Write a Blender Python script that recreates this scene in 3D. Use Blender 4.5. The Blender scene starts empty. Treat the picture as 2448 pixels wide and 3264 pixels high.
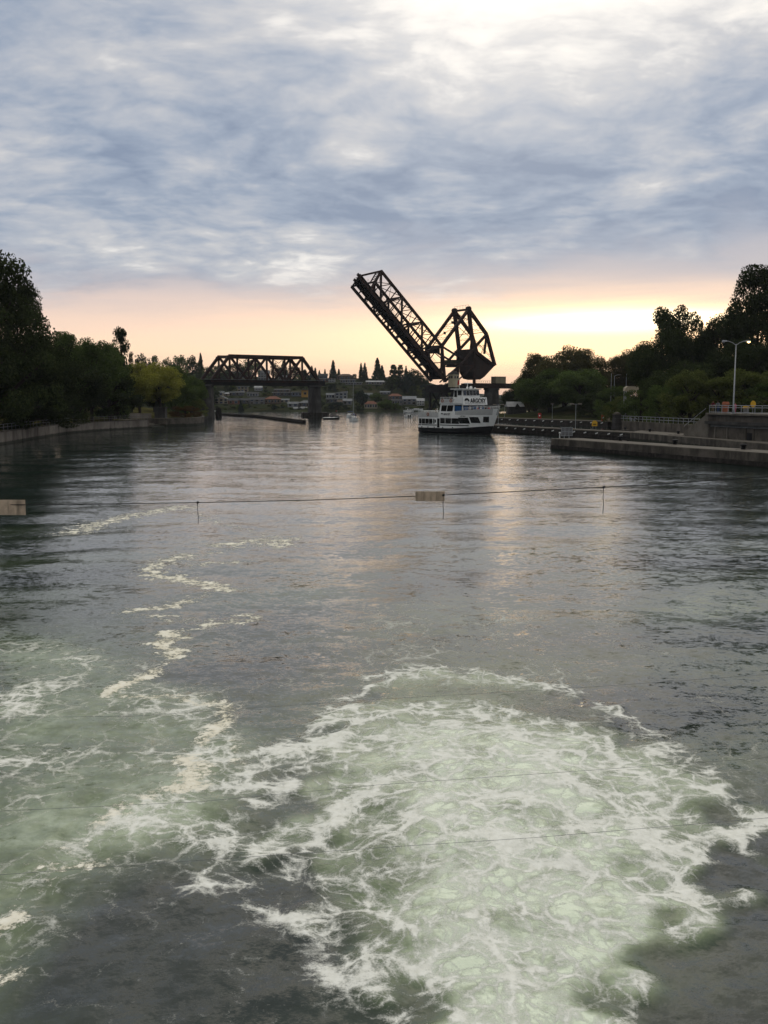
import bpy, bmesh, math, random
import numpy as np
from mathutils import Vector, Matrix

R = math.radians
random.seed(7)
rng = np.random.default_rng(11)
scn = bpy.context.scene
COL = scn.collection

# ------------------------------------------------------------------ camera
FPX, CX, CY, HOR, EYE = 3000.0, 1224.0, 1632.0, 1275.0, 7.0
PITCH = math.atan((CY - HOR) / FPX)
cam_data = bpy.data.cameras.new('camera')
cam = bpy.data.objects.new('camera', cam_data)
COL.objects.link(cam)
cam.location = (0, 0, EYE)
cam.rotation_euler = (math.pi / 2 - PITCH, 0, 0)
cam_data.sensor_fit = 'VERTICAL'
cam_data.sensor_height = 24.0
cam_data.sensor_width = 18.0
cam_data.lens = 24.0 * FPX / 3264.0
cam_data.clip_start = 0.1
cam_data.clip_end = 20000.0
scn.camera = cam

# ------------------------------------------------------------------ sky and sun
SUN_AZ, SUN_EL = R(7.0), R(30.0)       # azimuth measured from +Y towards +X
SUN_DIR = Vector((math.sin(SUN_AZ) * math.cos(SUN_EL), math.cos(SUN_AZ) * math.cos(SUN_EL), math.sin(SUN_EL)))


class NT:
    """small helper to write node trees"""
    def __init__(self, tree):
        self.t = tree
        self.n = tree.nodes
        self.l = tree.links

    def node(self, typ, **kw):
        nd = self.n.new(typ)
        for k, v in kw.items():
            setattr(nd, k, v)
        return nd

    def put(self, sock, val):
        if isinstance(val, bpy.types.NodeSocket):
            self.l.new(val, sock)
        elif val is not None:
            sock.default_value = val

    def math(self, op, a, b=None, c=None, clamp=False):
        nd = self.node('ShaderNodeMath', operation=op, use_clamp=clamp)
        self.put(nd.inputs[0], a)
        self.put(nd.inputs[1], b)
        self.put(nd.inputs[2], c)
        return nd.outputs[0]

    def vmath(self, op, a, b=None, scale=None):
        nd = self.node('ShaderNodeVectorMath', operation=op)
        self.put(nd.inputs[0], a)
        self.put(nd.inputs[1], b)
        if scale is not None:
            self.put(nd.inputs['Scale'], scale)
        return nd.outputs['Value'] if op in ('DOT_PRODUCT', 'LENGTH') else nd.outputs[0]

    def mix(self, f, a, b, blend='MIX'):
        nd = self.node('ShaderNodeMix', data_type='RGBA', blend_type=blend)
        self.put(nd.inputs[0], f)
        for s, v in ((nd.inputs[6], a), (nd.inputs[7], b)):
            if isinstance(v, (tuple, list)) and len(v) == 3:
                v = (*v, 1)
            self.put(s, v)
        return nd.outputs[2]

    def noise(self, vec, scale, detail=4.0, rough=0.5, dist=0.0, color=False):
        nd = self.node('ShaderNodeTexNoise')
        self.put(nd.inputs['Vector'], vec)
        nd.inputs['Scale'].default_value = scale
        nd.inputs['Detail'].default_value = detail
        nd.inputs['Roughness'].default_value = rough
        nd.inputs['Distortion'].default_value = dist
        return nd.outputs['Color' if color else 'Fac']

    def step(self, v, lo, hi, a=0.0, b=1.0, smooth=True):
        nd = self.node('ShaderNodeMapRange', interpolation_type='SMOOTHSTEP' if smooth else 'LINEAR')
        self.put(nd.inputs[0], v)
        self.put(nd.inputs[1], lo)
        self.put(nd.inputs[2], hi)
        self.put(nd.inputs[3], a)
        self.put(nd.inputs[4], b)
        return nd.outputs[0]

    def ramp(self, f, stops):
        nd = self.node('ShaderNodeValToRGB')
        cr = nd.color_ramp
        while len(cr.elements) < len(stops):
            cr.elements.new(0.5)
        for e, (p, c) in zip(cr.elements, stops):
            e.position = p
            e.color = (*c, 1)
        self.put(nd.inputs[0], f)
        return nd.outputs[0]

    def combine(self, x, y, z):
        nd = self.node('ShaderNodeCombineXYZ')
        for s, v in zip(nd.inputs, (x, y, z)):
            self.put(s, v)
        return nd.outputs[0]


def build_world():
    w = bpy.data.worlds.new('World')
    scn.world = w
    w.use_nodes = True
    w.node_tree.nodes.clear()
    t = NT(w.node_tree)
    tc = t.node('ShaderNodeTexCoord')
    sep = t.node('ShaderNodeSeparateXYZ')
    t.put(sep.inputs[0], tc.outputs['Generated'])
    x, y, z = sep.outputs
    zc = t.math('MAXIMUM', z, 0.0)
    den = t.math('ADD', zc, 0.085)
    px = t.math('DIVIDE', x, den)
    py = t.math('DIVIDE', y, den)
    P = t.combine(px, py, 0.0)
    # cloud deck: lumpy rolls of stratocumulus, domain warped
    den2 = t.math('ADD', zc, 0.20)
    P = t.combine(t.math('DIVIDE', x, den2), t.math('DIVIDE', y, den2), 0.0)
    wn = t.noise(P, 1.6, 3, 0.5, color=True)
    wv = t.vmath('SCALE', t.vmath('SUBTRACT', wn, (0.5, 0.5, 0.5)), scale=0.26)
    Pw = t.vmath('ADD', P, wv)
    big = t.noise(t.vmath('ADD', t.vmath('MULTIPLY', Pw, (0.8, 1.3, 1.0)), (3.1, 7.7, 0.4)), 1.1, 2, 0.5)
    mid = t.noise(t.vmath('ADD', t.vmath('MULTIPLY', Pw, (0.95, 1.1, 1.0)), (1.3, 0.2, 2.0)), 2.5, 7, 0.57)
    bil = t.noise(t.vmath('ADD', t.vmath('MULTIPLY', Pw, (1.0, 1.15, 1.0)), (6.3, 2.2, 1.0)), 3.4, 4, 0.5)
    bil = t.math('MULTIPLY', t.math('ABSOLUTE', t.math('SUBTRACT', bil, 0.5)), 2.0)
    fine = t.noise(t.vmath('MULTIPLY', Pw, (1.0, 1.4, 1.0)), 13.0, 6, 0.62)
    rollc = t.math('ADD', t.math('MULTIPLY', px, 1.6), t.math('MULTIPLY', py, 5.5))
    roll = t.math('SINE', t.math('ADD', rollc, t.math('MULTIPLY', t.noise(Pw, 2.0, 3), 12.0)))
    c = t.math('ADD', t.math('MULTIPLY', big, 0.62), t.math('MULTIPLY', mid, 0.80))
    c = t.math('ADD', c, t.math('MULTIPLY', bil, 0.44))
    c = t.math('ADD', c, t.math('MULTIPLY', fine, 0.28))
    c = t.math('ADD', c, t.math('MULTIPLY', roll, 0.014))
    c = t.math('SUBTRACT', c, 0.470)
    # the deck thins towards the sun and towards the zenith
    sd = t.vmath('DOT_PRODUCT', tc.outputs['Generated'], tuple(SUN_DIR))
    sdp = t.math('MAXIMUM', sd, 0.0)
    g1 = t.math('POWER', sdp, 70.0)
    g2 = t.math('POWER', sdp, 16.0)
    hi = t.step(z, 0.20, 0.40)
    c = t.math('ADD', c, t.math('MULTIPLY', g1, 0.42))
    c = t.math('ADD', c, t.math('MULTIPLY', g2, 0.03))
    c = t.math('ADD', c, t.math('MULTIPLY', hi, 0.12))
    cloud = t.ramp(c, [(0.28, (0.25, 0.31, 0.425)), (0.40, (0.345, 0.405, 0.51)), (0.50, (0.465, 0.50, 0.57)),
                       (0.60, (0.60, 0.605, 0.63)), (0.69, (0.83, 0.81, 0.79)), (0.84, (1.12, 1.06, 0.97))])
    cloud = t.mix(t.math('MULTIPLY', g1, 0.70), cloud, (1.6, 1.5, 1.34))
    # low sky under the deck: lavender to peach to a yellow band, streaked
    az = t.math('ARCTAN2', x, y)
    stv = t.combine(t.math('MULTIPLY', az, 2.6), t.math('MULTIPLY', z, 34.0), 0.0)
    st = t.noise(stv, 1.0, 4, 0.55, 0.4)
    ze = t.math('ADD', z, t.math('MULTIPLY', t.math('SUBTRACT', st, 0.5), 0.040))
    low = t.ramp(t.math('MULTIPLY', ze, 5.0),
                 [(0.00, (0.90, 0.58, 0.44)), (0.15, (0.97, 0.67, 0.49)), (0.24, (1.0, 0.74, 0.55)), (0.35, (0.86, 0.65, 0.56)),
                  (0.50, (0.70, 0.585, 0.565)), (0.66, (0.56, 0.53, 0.56)), (0.86, (0.45, 0.475, 0.55))])
    # yellow glow where the sky opens under the deck, widest to the right of the bridge
    da = t.math('SUBTRACT', az, 0.235)
    ga = t.math('EXPONENT', t.math('MULTIPLY', t.math('MULTIPLY', da, da), -17.0))
    ga = t.math('ADD', ga, t.math('MULTIPLY', t.math('EXPONENT', t.math('MULTIPLY', t.math('MULTIPLY', az, az), -2.0)), 0.24))
    dz = t.math('SUBTRACT', ze, 0.066)
    gz = t.math('EXPONENT', t.math('MULTIPLY', t.math('MULTIPLY', dz, dz), -850.0))
    glow = t.math('MULTIPLY', ga, gz, clamp=True)
    low = t.mix(t.math('MULTIPLY', glow, 0.97), low, (1.9, 1.26, 0.70))
    dz2 = t.math('SUBTRACT', t.math('ADD', z, t.math('MULTIPLY', t.math('SUBTRACT', st, 0.5), 0.015)), 0.079)
    core = t.math('MULTIPLY', t.math('EXPONENT', t.math('MULTIPLY', t.math('MULTIPLY', dz2, dz2), -14000.0)),
                  t.math('EXPONENT', t.math('MULTIPLY', t.math('MULTIPLY', da, da), -90.0)))
    low = t.mix(t.math('MULTIPLY', core, 0.95), low, (3.6, 3.0, 2.0))
    # away from the sunset the low sky is plain grey blue
    front = t.step(y, -0.35, 0.75)
    low = t.mix(front, (0.40, 0.42, 0.47), low)
    edge = t.math('ADD', z, t.math('MULTIPLY', t.math('SUBTRACT', mid, 0.5), 0.16))
    edge = t.math('SUBTRACT', edge, t.math('MULTIPLY', x, 0.05))
    cover = t.step(edge, 0.098, 0.175)
    col = t.mix(cover, low, cloud)
    back = t.math('MULTIPLY', t.step(y, -0.9, 0.5, 0.75, 1.0), t.step(z, 0.36, 0.80, 1.0, 1.65))
    colb = t.mix(1.0, col, t.combine(back, t.math('MULTIPLY', back, t.step(z, 0.36, 0.8, 1.0, 0.96)), t.math('MULTIPLY', back, t.step(z, 0.36, 0.8, 1.0, 0.84))), 'MULTIPLY')
    bgc = t.node('ShaderNodeBackground')
    t.put(bgc.inputs[0], colb)
    bgc.inputs[1].default_value = 1.0
    sky = t.node('ShaderNodeTexSky', sky_type='NISHITA', sun_disc=False, sun_elevation=SUN_EL, sun_rotation=SUN_AZ)
    bgs = t.node('ShaderNodeBackground')
    t.put(bgs.inputs[0], sky.outputs[0])
    bgs.inputs[1].default_value = 0.06
    mx = t.node('ShaderNodeMixShader')
    mx.inputs[0].default_value = 0.94
    t.l.new(bgs.outputs[0], mx.inputs[1])
    t.l.new(bgc.outputs[0], mx.inputs[2])
    out = t.node('ShaderNodeOutputWorld')
    t.l.new(mx.outputs[0], out.inputs[0])
    w.cycles.sampling_method = 'MANUAL'
    w.cycles.sample_map_resolution = 512


build_world()
sl = bpy.data.lights.new('sun', 'SUN')
sl.energy = 0.5
sl.angle = R(90)
sl.color = (1.0, 0.93, 0.84)
sun = bpy.data.objects.new('sun', sl)
COL.objects.link(sun)
sun.location = (20, -20, 80)
sun.rotation_euler = (-SUN_DIR).to_track_quat('-Z', 'Y').to_euler()

vs = scn.view_settings
vs.view_transform = 'Standard'
vs.look = 'None'
vs.exposure = 0.0
vs.gamma = 1.0
vs.use_curve_mapping = False
scn.render.engine = 'CYCLES'
scn.cycles.use_denoising = True
scn.cycles.max_bounces = 6
scn.cycles.diffuse_bounces = 2
scn.cycles.glossy_bounces = 3
scn.cycles.transparent_max_bounces = 8
scn.cycles.caustics_reflective = False
scn.cycles.caustics_refractive = False
scn.cycles.sample_clamp_indirect = 4.0

# ------------------------------------------------------------------ pixels to places
SP, CPI = math.sin(PITCH), math.cos(PITCH)


def ray(px, py):
    a, c = (px - CX) / FPX, (CY - py) / FPX
    return Vector((a, CPI + c * SP, -SP + c * CPI))


def at_z(px, py, z=0.0):
    v = ray(px, py)
    k = (z - EYE) / v.z
    return Vector((v.x * k, v.y * k, z))


def at_y(px, py, Y):
    v = ray(px, py)
    k = Y / v.y
    return Vector((v.x * k, Y, EYE + v.z * k))


# ------------------------------------------------------------------ materials
MATS = {}


def mat(name, col, rough=0.8, var=0.25, scale=2.0, metal=0.0, bump=0.0, bscale=20.0, stain=None, spec=0.12, tide=0.0):
    """procedural surface: base colour broken up by two noises, optional stains running down and relief"""
    if name in MATS:
        return MATS[name]
    m = bpy.data.materials.new(name)
    m.use_nodes = True
    t = NT(m.node_tree)
    b = t.n['Principled BSDF']
    tc = t.node('ShaderNodeTexCoord')
    v = tc.outputs['Object']
    n1 = t.noise(v, scale, 5, 0.6)
    dark = tuple(c * (1 - var) for c in col)
    lite = tuple(min(1, c * (1 + var)) for c in col)
    c = t.mix(t.step(n1, 0.32, 0.68), dark, lite)
    if stain:
        vv = t.vmath('MULTIPLY', v, (1.0, 1.0, 0.18))
        n2 = t.noise(vv, scale * 0.9, 6, 0.65)
        c = t.mix(t.step(n2, 0.48, 0.66, 0, 0.8), c, stain)
    if tide:
        gp = t.node('ShaderNodeNewGeometry')
        sp = t.node('ShaderNodeSeparateXYZ')
        t.put(sp.inputs[0], gp.outputs['Position'])
        zz = t.math('ADD', sp.outputs[2], t.math('MULTIPLY', t.math('SUBTRACT', t.noise(v, 1.2, 4), 0.5), 0.5))
        c = t.mix(t.step(zz, tide - 0.12, tide + 0.12, 0.85, 0.0), c, (0.018, 0.020, 0.013))
    t.put(b.inputs['Base Color'], c)
    b.inputs['Roughness'].default_value = rough
    b.inputs['Metallic'].default_value = metal
    b.inputs['Specular IOR Level'].default_value = spec
    if bump:
        bp = t.node('ShaderNodeBump')
        bp.inputs['Strength'].default_value = 1.0
        bp.inputs['Distance'].default_value = bump
        t.put(bp.inputs['Height'], t.noise(v, bscale, 5, 0.6))
        t.put(b.inputs['Normal'], bp.outputs[0])
    MATS[name] = m
    return m


def leaf_mat(name, col, col2, trans=0.3):
    if name in MATS:
        return MATS[name]
    m = bpy.data.materials.new(name)
    m.use_nodes = True
    t = NT(m.node_tree)
    t.n.remove(t.n['Principled BSDF'])
    g = t.node('ShaderNodeNewGeometry')
    oi = t.node('ShaderNodeObjectInfo')
    c = t.mix(g.outputs['Random Per Island'], col, col2)
    tc = t.node('ShaderNodeTexCoord')
    cl = t.step(t.noise(tc.outputs['Object'], 0.35, 3), 0.35, 0.65, 0.72, 1.2)
    orr = t.math('MULTIPLY_ADD', oi.outputs['Random'], 0.35, 0.82)
    f = t.math('MULTIPLY', cl, orr)
    c = t.mix(1.0, c, t.combine(f, f, f), 'MULTIPLY')
    d = t.node('ShaderNodeBsdfDiffuse')
    tr = t.node('ShaderNodeBsdfTranslucent')
    t.put(d.inputs[0], c)
    t.put(tr.inputs[0], c)
    mx = t.node('ShaderNodeMixShader')
    mx.inputs[0].default_value = trans
    t.l.new(d.outputs[0], mx.inputs[1])
    t.l.new(tr.outputs[0], mx.inputs[2])
    t.l.new(mx.outputs[0], t.n['Material Output'].inputs[0])
    MATS[name] = m
    return m


STEEL = mat('rust_black_steel', (0.030, 0.019, 0.016), 0.75, 0.35, 0.8, stain=(0.055, 0.020, 0.012))
STEEL2 = mat('dark_deck_steel', (0.016, 0.014, 0.014), 0.85, 0.3, 0.6)
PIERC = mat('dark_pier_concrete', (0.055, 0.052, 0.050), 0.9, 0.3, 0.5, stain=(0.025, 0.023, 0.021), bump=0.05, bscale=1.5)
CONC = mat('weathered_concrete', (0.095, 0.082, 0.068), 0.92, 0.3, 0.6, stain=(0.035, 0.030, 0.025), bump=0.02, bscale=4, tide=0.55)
CONCL = mat('pale_concrete', (0.20, 0.175, 0.15), 0.92, 0.2, 0.4, stain=(0.085, 0.07, 0.058), bump=0.015, bscale=4, tide=0.40)
CONCT = mat('walkway_concrete', (0.13, 0.115, 0.095), 0.9, 0.2, 0.8, bump=0.01, bscale=6)
TIMB = mat('wet_dark_timber', (0.035, 0.030, 0.026), 0.8, 0.4, 1.5, stain=(0.015, 0.013, 0.012), bump=0.02, bscale=3)
GALV = mat('galvanised_metal', (0.30, 0.31, 0.32), 0.5, 0.15, 3, metal=0.4)
GALVD = mat('dull_grey_rail', (0.16, 0.165, 0.17), 0.6, 0.2, 3, metal=0.2)
WHITE = mat('white_paint', (0.72, 0.72, 0.70), 0.45, 0.05, 0.8, stain=(0.60, 0.59, 0.56))
BOATW = mat('boat_white_paint', (0.80, 0.80, 0.78), 0.35, 0.05, 0.5, stain=(0.66, 0.65, 0.62), spec=0.5)
BOATG = mat('grey_canvas', (0.44, 0.44, 0.43), 0.7, 0.08, 0.9, bump=0.01, bscale=2)
HULLK = mat('black_hull_paint', (0.012, 0.012, 0.014), 0.35, 0.2, 0.7, stain=(0.03, 0.022, 0.018), spec=0.4)
RUBBER = mat('black_rubber', (0.012, 0.012, 0.012), 0.6, 0.2)
CREAM = mat('cream_siding', (0.42, 0.37, 0.25), 0.7, 0.08, 1.0, stain=(0.30, 0.26, 0.18))
ROOFD = mat('dark_roofing', (0.040, 0.038, 0.036), 0.85, 0.3, 1.5)
REDP = mat('red_paint', (0.33, 0.022, 0.018), 0.45, 0.15, 2)
YELP = mat('yellow_paint', (0.62, 0.36, 0.035), 0.5, 0.1, 2)
ORNG = mat('terracotta_plastic', (0.30, 0.10, 0.05), 0.6, 0.1, 2)
BLACKP = mat('black_paint', (0.01, 0.01, 0.011), 0.5, 0.1)
BLUEP = mat('blue_canvas', (0.02, 0.06, 0.22), 0.6, 0.15)
BLUEG = mat('blue_tarp', (0.015, 0.075, 0.20), 0.5, 0.2, 1.0)
GRAVEL = mat('gravel_path', (0.17, 0.155, 0.13), 0.95, 0.3, 1.0, bump=0.02, bscale=12)
ROPE = mat('dark_cable', (0.02, 0.02, 0.02), 0.7, 0.2)
BOARD = mat('weathered_tan_board', (0.50, 0.385, 0.285), 0.85, 0.15, 3, stain=(0.20, 0.16, 0.12))


def glass_mat(name, tint):
    if name in MATS:
        return MATS[name]
    m = bpy.data.materials.new(name)
    m.use_nodes = True
    t = NT(m.node_tree)
    b = t.n['Principled BSDF']
    tc = t.node('ShaderNodeTexCoord')
    n = t.noise(tc.outputs['Object'], 1.1, 3)
    t.put(b.inputs['Base Color'], t.mix(t.step(n, 0.35, 0.65), tuple(c * 0.5 for c in tint), tint))
    b.inputs['Roughness'].default_value = 0.06
    b.inputs['IOR'].default_value = 1.5
    MATS[name] = m
    return m


GLASS = glass_mat('dark_window_glass', (0.018, 0.018, 0.018))
GLASSB = glass_mat('bluish_window_glass', (0.05, 0.07, 0.11))

# ------------------------------------------------------------------ mesh building
ORIGIN = {}


class MB:
    """collects boxes, beams, tubes, prisms; build() links them as one mesh object"""
    def __init__(self):
        self.v = []
        self.f = []
        self.m = []
        self.cur = 0

    def add(self, verts, faces):
        o = len(self.v)
        self.v += [tuple(p) for p in verts]
        self.f += [tuple(i + o for i in f) for f in faces]
        self.m += [self.cur] * len(faces)
        return self

    def hexa(self, p):
        return self.add(p, [(0, 3, 2, 1), (4, 5, 6, 7), (0, 1, 5, 4), (1, 2, 6, 5), (2, 3, 7, 6), (3, 0, 4, 7)])

    def box(self, c, s, rz=0.0):
        c = Vector(c)
        x, y, z = s[0] / 2, s[1] / 2, s[2] / 2
        ca, sa = math.cos(rz), math.sin(rz)
        p = []
        for dz in (-z, z):
            for dx, dy in ((-x, -y), (x, -y), (x, y), (-x, y)):
                p.append((c.x + dx * ca - dy * sa, c.y + dx * sa + dy * ca, c.z + dz))
        return self.hexa(p)

    def beam(self, a, b, w, h, up=(0, 0, 1)):
        a, b = Vector(a), Vector(b)
        d = (b - a).normalized()
        u = Vector(up)
        s = d.cross(u)
        if s.length < 1e-4:
            s = d.cross(Vector((1, 0, 0)))
        s.normalize()
        u = s.cross(d).normalized()
        s *= w / 2
        u *= h / 2
        p = []
        for e in (a, b):
            p += [e - s - u, e + s - u, e + s + u, e - s + u]
        return self.add(p, [(0, 1, 2, 3), (7, 6, 5, 4), (0, 4, 5, 1), (1, 5, 6, 2), (2, 6, 7, 3), (3, 7, 4, 0)])

    def tube(self, pts, radii, n=6, cap=True):
        pts = [Vector(p) for p in pts]
        if not isinstance(radii, (list, tuple)):
            radii = [radii] * len(pts)
        o = len(self.v)
        prev = None
        vs = []
        for i, p in enumerate(pts):
            d = (pts[min(i + 1, len(pts) - 1)] - pts[max(i - 1, 0)]).normalized()
            if prev is None:
                s = d.cross(Vector((0, 0, 1)))
                if s.length < 1e-3:
                    s = d.cross(Vector((1, 0, 0)))
            else:
                s = prev - d * prev.dot(d)
            s.normalize()
            prev = s
            u = d.cross(s)
            for k in range(n):
                a = 2 * math.pi * k / n
                vs.append(p + (s * math.cos(a) + u * math.sin(a)) * radii[i])
        fs = []
        for i in range(len(pts) - 1):
            for k in range(n):
                a, b = i * n + k, i * n + (k + 1) % n
                fs.append((a, a + n, b + n, b))
        if cap:
            fs.append(tuple(range(n)))
            fs.append(tuple(reversed(range((len(pts) - 1) * n, len(pts) * n))))
        return self.add(vs, fs)

    def prism(self, poly, vec):
        """polygon (3D points) extruded along vec"""
        vec = Vector(vec)
        a = [Vector(p) for p in poly]
        n = len(a)
        fs = [tuple(reversed(range(n))), tuple(range(n, 2 * n))]
        for i in range(n):
            j = (i + 1) % n
            fs.append((i, j, j + n, i + n))
        return self.add(a + [p + vec for p in a], fs)

    def lathe(self, c, prof, n=12):
        """prof: (radius, z) from bottom to top"""
        c = Vector(c)
        vs, fs = [], []
        for r, z in prof:
            for k in range(n):
                a = 2 * math.pi * k / n
                vs.append((c.x + r * math.cos(a), c.y + r * math.sin(a), c.z + z))
        for i in range(len(prof) - 1):
            for k in range(n):
                a, b = i * n + k, i * n + (k + 1) % n
                fs.append((a, b, b + n, a + n))
        fs.append(tuple(reversed(range(n))))
        fs.append(tuple(range((len(prof) - 1) * n, len(prof) * n)))
        return self.add(vs, fs)

    def quad(self, a, b, c, d):
        return self.add([a, b, c, d], [(0, 1, 2, 3)])

    def build(self, name, mats, parent=None, smooth=False, local=False, bevel=0.0):
        me = bpy.data.meshes.new(name)
        o = ORIGIN.get(parent.name, Vector()) if (parent is not None and not local) else Vector()
        me.from_pydata([(p[0] - o.x, p[1] - o.y, p[2] - o.z) for p in self.v], [], self.f)
        for m in (mats if isinstance(mats, (list, tuple)) else [mats]):
            me.materials.append(m)
        if any(self.m):
            me.polygons.foreach_set('material_index', self.m)
        if smooth:
            me.polygons.foreach_set('use_smooth', [True] * len(me.polygons))
        me.update()
        ob = bpy.data.objects.new(name, me)
        COL.objects.link(ob)
        if parent is not None:
            ob.parent = parent
            ORIGIN[ob.name] = o
        if bevel:
            md = ob.modifiers.new('bevel', 'BEVEL')
            md.width = bevel
            md.segments = 2
            md.limit_method = 'ANGLE'
        return ob


def tag(o, label, cat, group=None):
    o['label'] = label
    o['category'] = cat
    if group:
        o['group'] = group
    return o


def thing(name, label, cat, loc=(0, 0, 0), rz=0.0, group=None):
    e = bpy.data.objects.new(name, None)
    e.empty_display_size = 0.5
    COL.objects.link(e)
    e.location = loc
    e.rotation_euler = (0, 0, rz)
    ORIGIN[e.name] = Vector(loc)
    return tag(e, label, cat, group)


def struct(o):
    o['kind'] = 'structure'
    return o


def copy_tree(o, parent=None):
    c = o.copy()
    COL.objects.link(c)
    if parent is not None:
        c.parent = parent
    for ch in list(o.children):
        copy_tree(ch, c)
    return c


def sstep(a, b, x):
    t = np.clip((np.asarray(x, float) - a) / (b - a), 0, 1)
    return t * t * (3 - 2 * t)

# ------------------------------------------------------------------ water
def W59(x, y):
    """a point of the 1659 px wide view of the photograph, laid on the water"""
    p = at_z(x * 1.47559, y * 1.47559, 0.0)
    return (p.x, p.y)


def seg_dist(X, Y, poly, closed=False):
    P = np.array(poly, float)
    Q = np.roll(P, -1, 0) if closed else P[1:]
    A = P if closed else P[:-1]
    best = np.full(X.shape, 1e9)
    for (ax, ay), (bx, by) in zip(A, Q):
        dx, dy = bx - ax, by - ay
        L = dx * dx + dy * dy + 1e-12
        t = np.clip(((X - ax) * dx + (Y - ay) * dy) / L, 0, 1)
        best = np.minimum(best, np.hypot(X - ax - t * dx, Y - ay - t * dy))
    return best


def inside(X, Y, poly):
    c = np.zeros(X.shape, bool)
    n = len(poly)
    for i in range(n):
        x1, y1 = poly[i]
        x2, y2 = poly[(i + 1) % n]
        cond = ((y1 > Y) != (y2 > Y)) & (X < (x2 - x1) * (Y - y1) / (y2 - y1 + 1e-12) + x1)
        c ^= cond
    return c


def build_water():
    NR, NC = 760, 430
    ys = 5.5 * np.exp(np.linspace(0, math.log(3200 / 5.5), NR))
    ang = np.linspace(-1, 1, NC)
    ang = np.sign(ang) * (0.62 * np.abs(ang) + 0.5 * np.abs(ang) ** 6)
    X = ys[:, None] * np.tan(ang)[None, :] * (1 + 3.0 / ys[:, None])
    Y = np.repeat(ys[:, None], NC, 1)
    X, Y = X.ravel(), Y.ravel()
    r2 = np.random.default_rng(5)

    def lowf(scale, n=24, seed=0):
        g = np.random.default_rng(seed)
        s = np.zeros(X.shape)
        for _ in range(n):
            a = g.uniform(0, 2 * math.pi)
            k = 2 * math.pi / (scale * g.uniform(0.6, 1.6))
            s += np.sin(k * (X * math.cos(a) + Y * math.sin(a)) + g.uniform(0, 6.28))
        return s / math.sqrt(n / 2)

    # the boil
    bp = [W59(*p) for p in [(800, 1452), (870, 1438), (1050, 1446), (1200, 1478), (1330, 1530), (1420, 1600), (1520, 1690), (1625, 1765),
                            (1625, 1850), (1555, 1960), (1470, 2080), (1430, 2190), (1440, 2420), (860, 2420), (800, 2212), (700, 2100),
                            (620, 1990), (590, 1880), (545, 1790), (560, 1690), (630, 1600), (730, 1500)]]
    sd = seg_dist(X, Y, bp, True) * np.where(inside(X, Y, bp), 1, -1)
    sdw = sd + 0.28 * lowf(1.4, 20, 3) + 0.22 * lowf(4.0, 16, 4)
    ins = sstep(-0.25, 0.7, sdw)
    core = seg_dist(X, Y, [W59(1060, 1640), W59(1070, 1780), W59(1110, 1960), W59(1150, 2212), W59(1160, 2500)])
    corev = np.exp(-(core / np.interp(Y, [9, 12, 16, 20], [1.15, 1.6, 2.2, 2.2])) ** 2) * ins
    # dark pocket inside the far rim
    pk = seg_dist(X, Y, [W59(800, 1500), W59(960, 1492), W59(1110, 1500), W59(1250, 1560)])
    pocket = np.exp(-(pk / 0.85) ** 2)
    pk2 = seg_dist(X, Y, [W59(600, 1850), W59(700, 1980), W59(860, 2050)])
    pocket2 = np.exp(-(pk2 / 0.40) ** 2)
    D = 0.49 * ins ** 1.3 + 0.08 * corev
    Xw, Yw = X + 0.10 * lowf(1.1, 18, 41), Y + 0.16 * lowf(1.3, 18, 42)
    brk = sstep(-1.3, 1.1, lowf(1.5, 18, 43))
    for pl, wd, k in (([(510, 1705), (590, 1640), (700, 1560), (800, 1470), (900, 1440), (1050, 1450), (1200, 1480), (1320, 1530), (1420, 1600), (1540, 1700), (1620, 1770), (1600, 1830)], 0.40, 0.50),
                      ([(560, 1730), (680, 1610), (790, 1558), (900, 1536), (1100, 1542), (1230, 1572), (1340, 1650), (1430, 1760)], 0.34, 0.34),
                      ([(505, 1790), (620, 1690), (800, 1602), (960, 1580), (1100, 1590), (1220, 1620), (1300, 1680)], 0.30, 0.30),
                      ([(640, 1860), (760, 1740), (900, 1662), (1060, 1640), (1180, 1655), (1330, 1740), (1450, 1850), (1480, 1920)], 0.30, 0.30),
                      ([(840, 1795), (960, 1745), (1070, 1735), (1200, 1760), (1300, 1800), (1400, 1860)], 0.26, 0.26),
                      ([(900, 1830), (1000, 1800), (1080, 1800)], 0.22, 0.22), ([(1085, 1790), (1082, 1850), (1180, 1865), (1290, 1905), (1420, 1930)], 0.20, 0.30),
                      ([(560, 1800), (640, 1900), (740, 1960), (830, 1990), (930, 2010)], 0.24, 0.24), ([(430, 1900), (500, 1930), (560, 1960), (640, 2010), (720, 2060), (800, 2130), (860, 2212), (900, 2300)], 0.26, 0.36),
                      ([(620, 2000), (700, 1990), (800, 2060), (900, 2110), (980, 2200)], 0.22, 0.26), ([(980, 1990), (1080, 1950), (1200, 1990), (1330, 1990)], 0.20, 0.22), ([(960, 2120), (1080, 2080), (1200, 2110), (1320, 2120)], 0.18, 0.22),
                      ([(1510, 1850), (1560, 1900), (1540, 1960), (1450, 1990), (1490, 2050), (1420, 2110), (1350, 2170), (1300, 2250)], 0.30, 0.36), ([(1380, 1790), (1480, 1830), (1580, 1830)], 0.26, 0.26)):
        D += k * (0.70 + 0.30 * brk) * np.exp(-(seg_dist(Xw, Yw, [W59(*p) for p in pl]) / wd) ** 2)
    D -= 0.24 * pocket * ins + 0.14 * pocket2
    D -= 0.06 * corev * sstep(0, 1, lowf(1.6, 14, 12))
    # lacy foam left of the boil and thin skeins beyond it
    lf = [W59(*p) for p in [(-80, 1400), (120, 1385), (230, 1400), (420, 1480), (530, 1560), (560, 1700), (480, 1800), (300, 1860), (160, 1960), (40, 2110), (-200, 2300)]]
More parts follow.
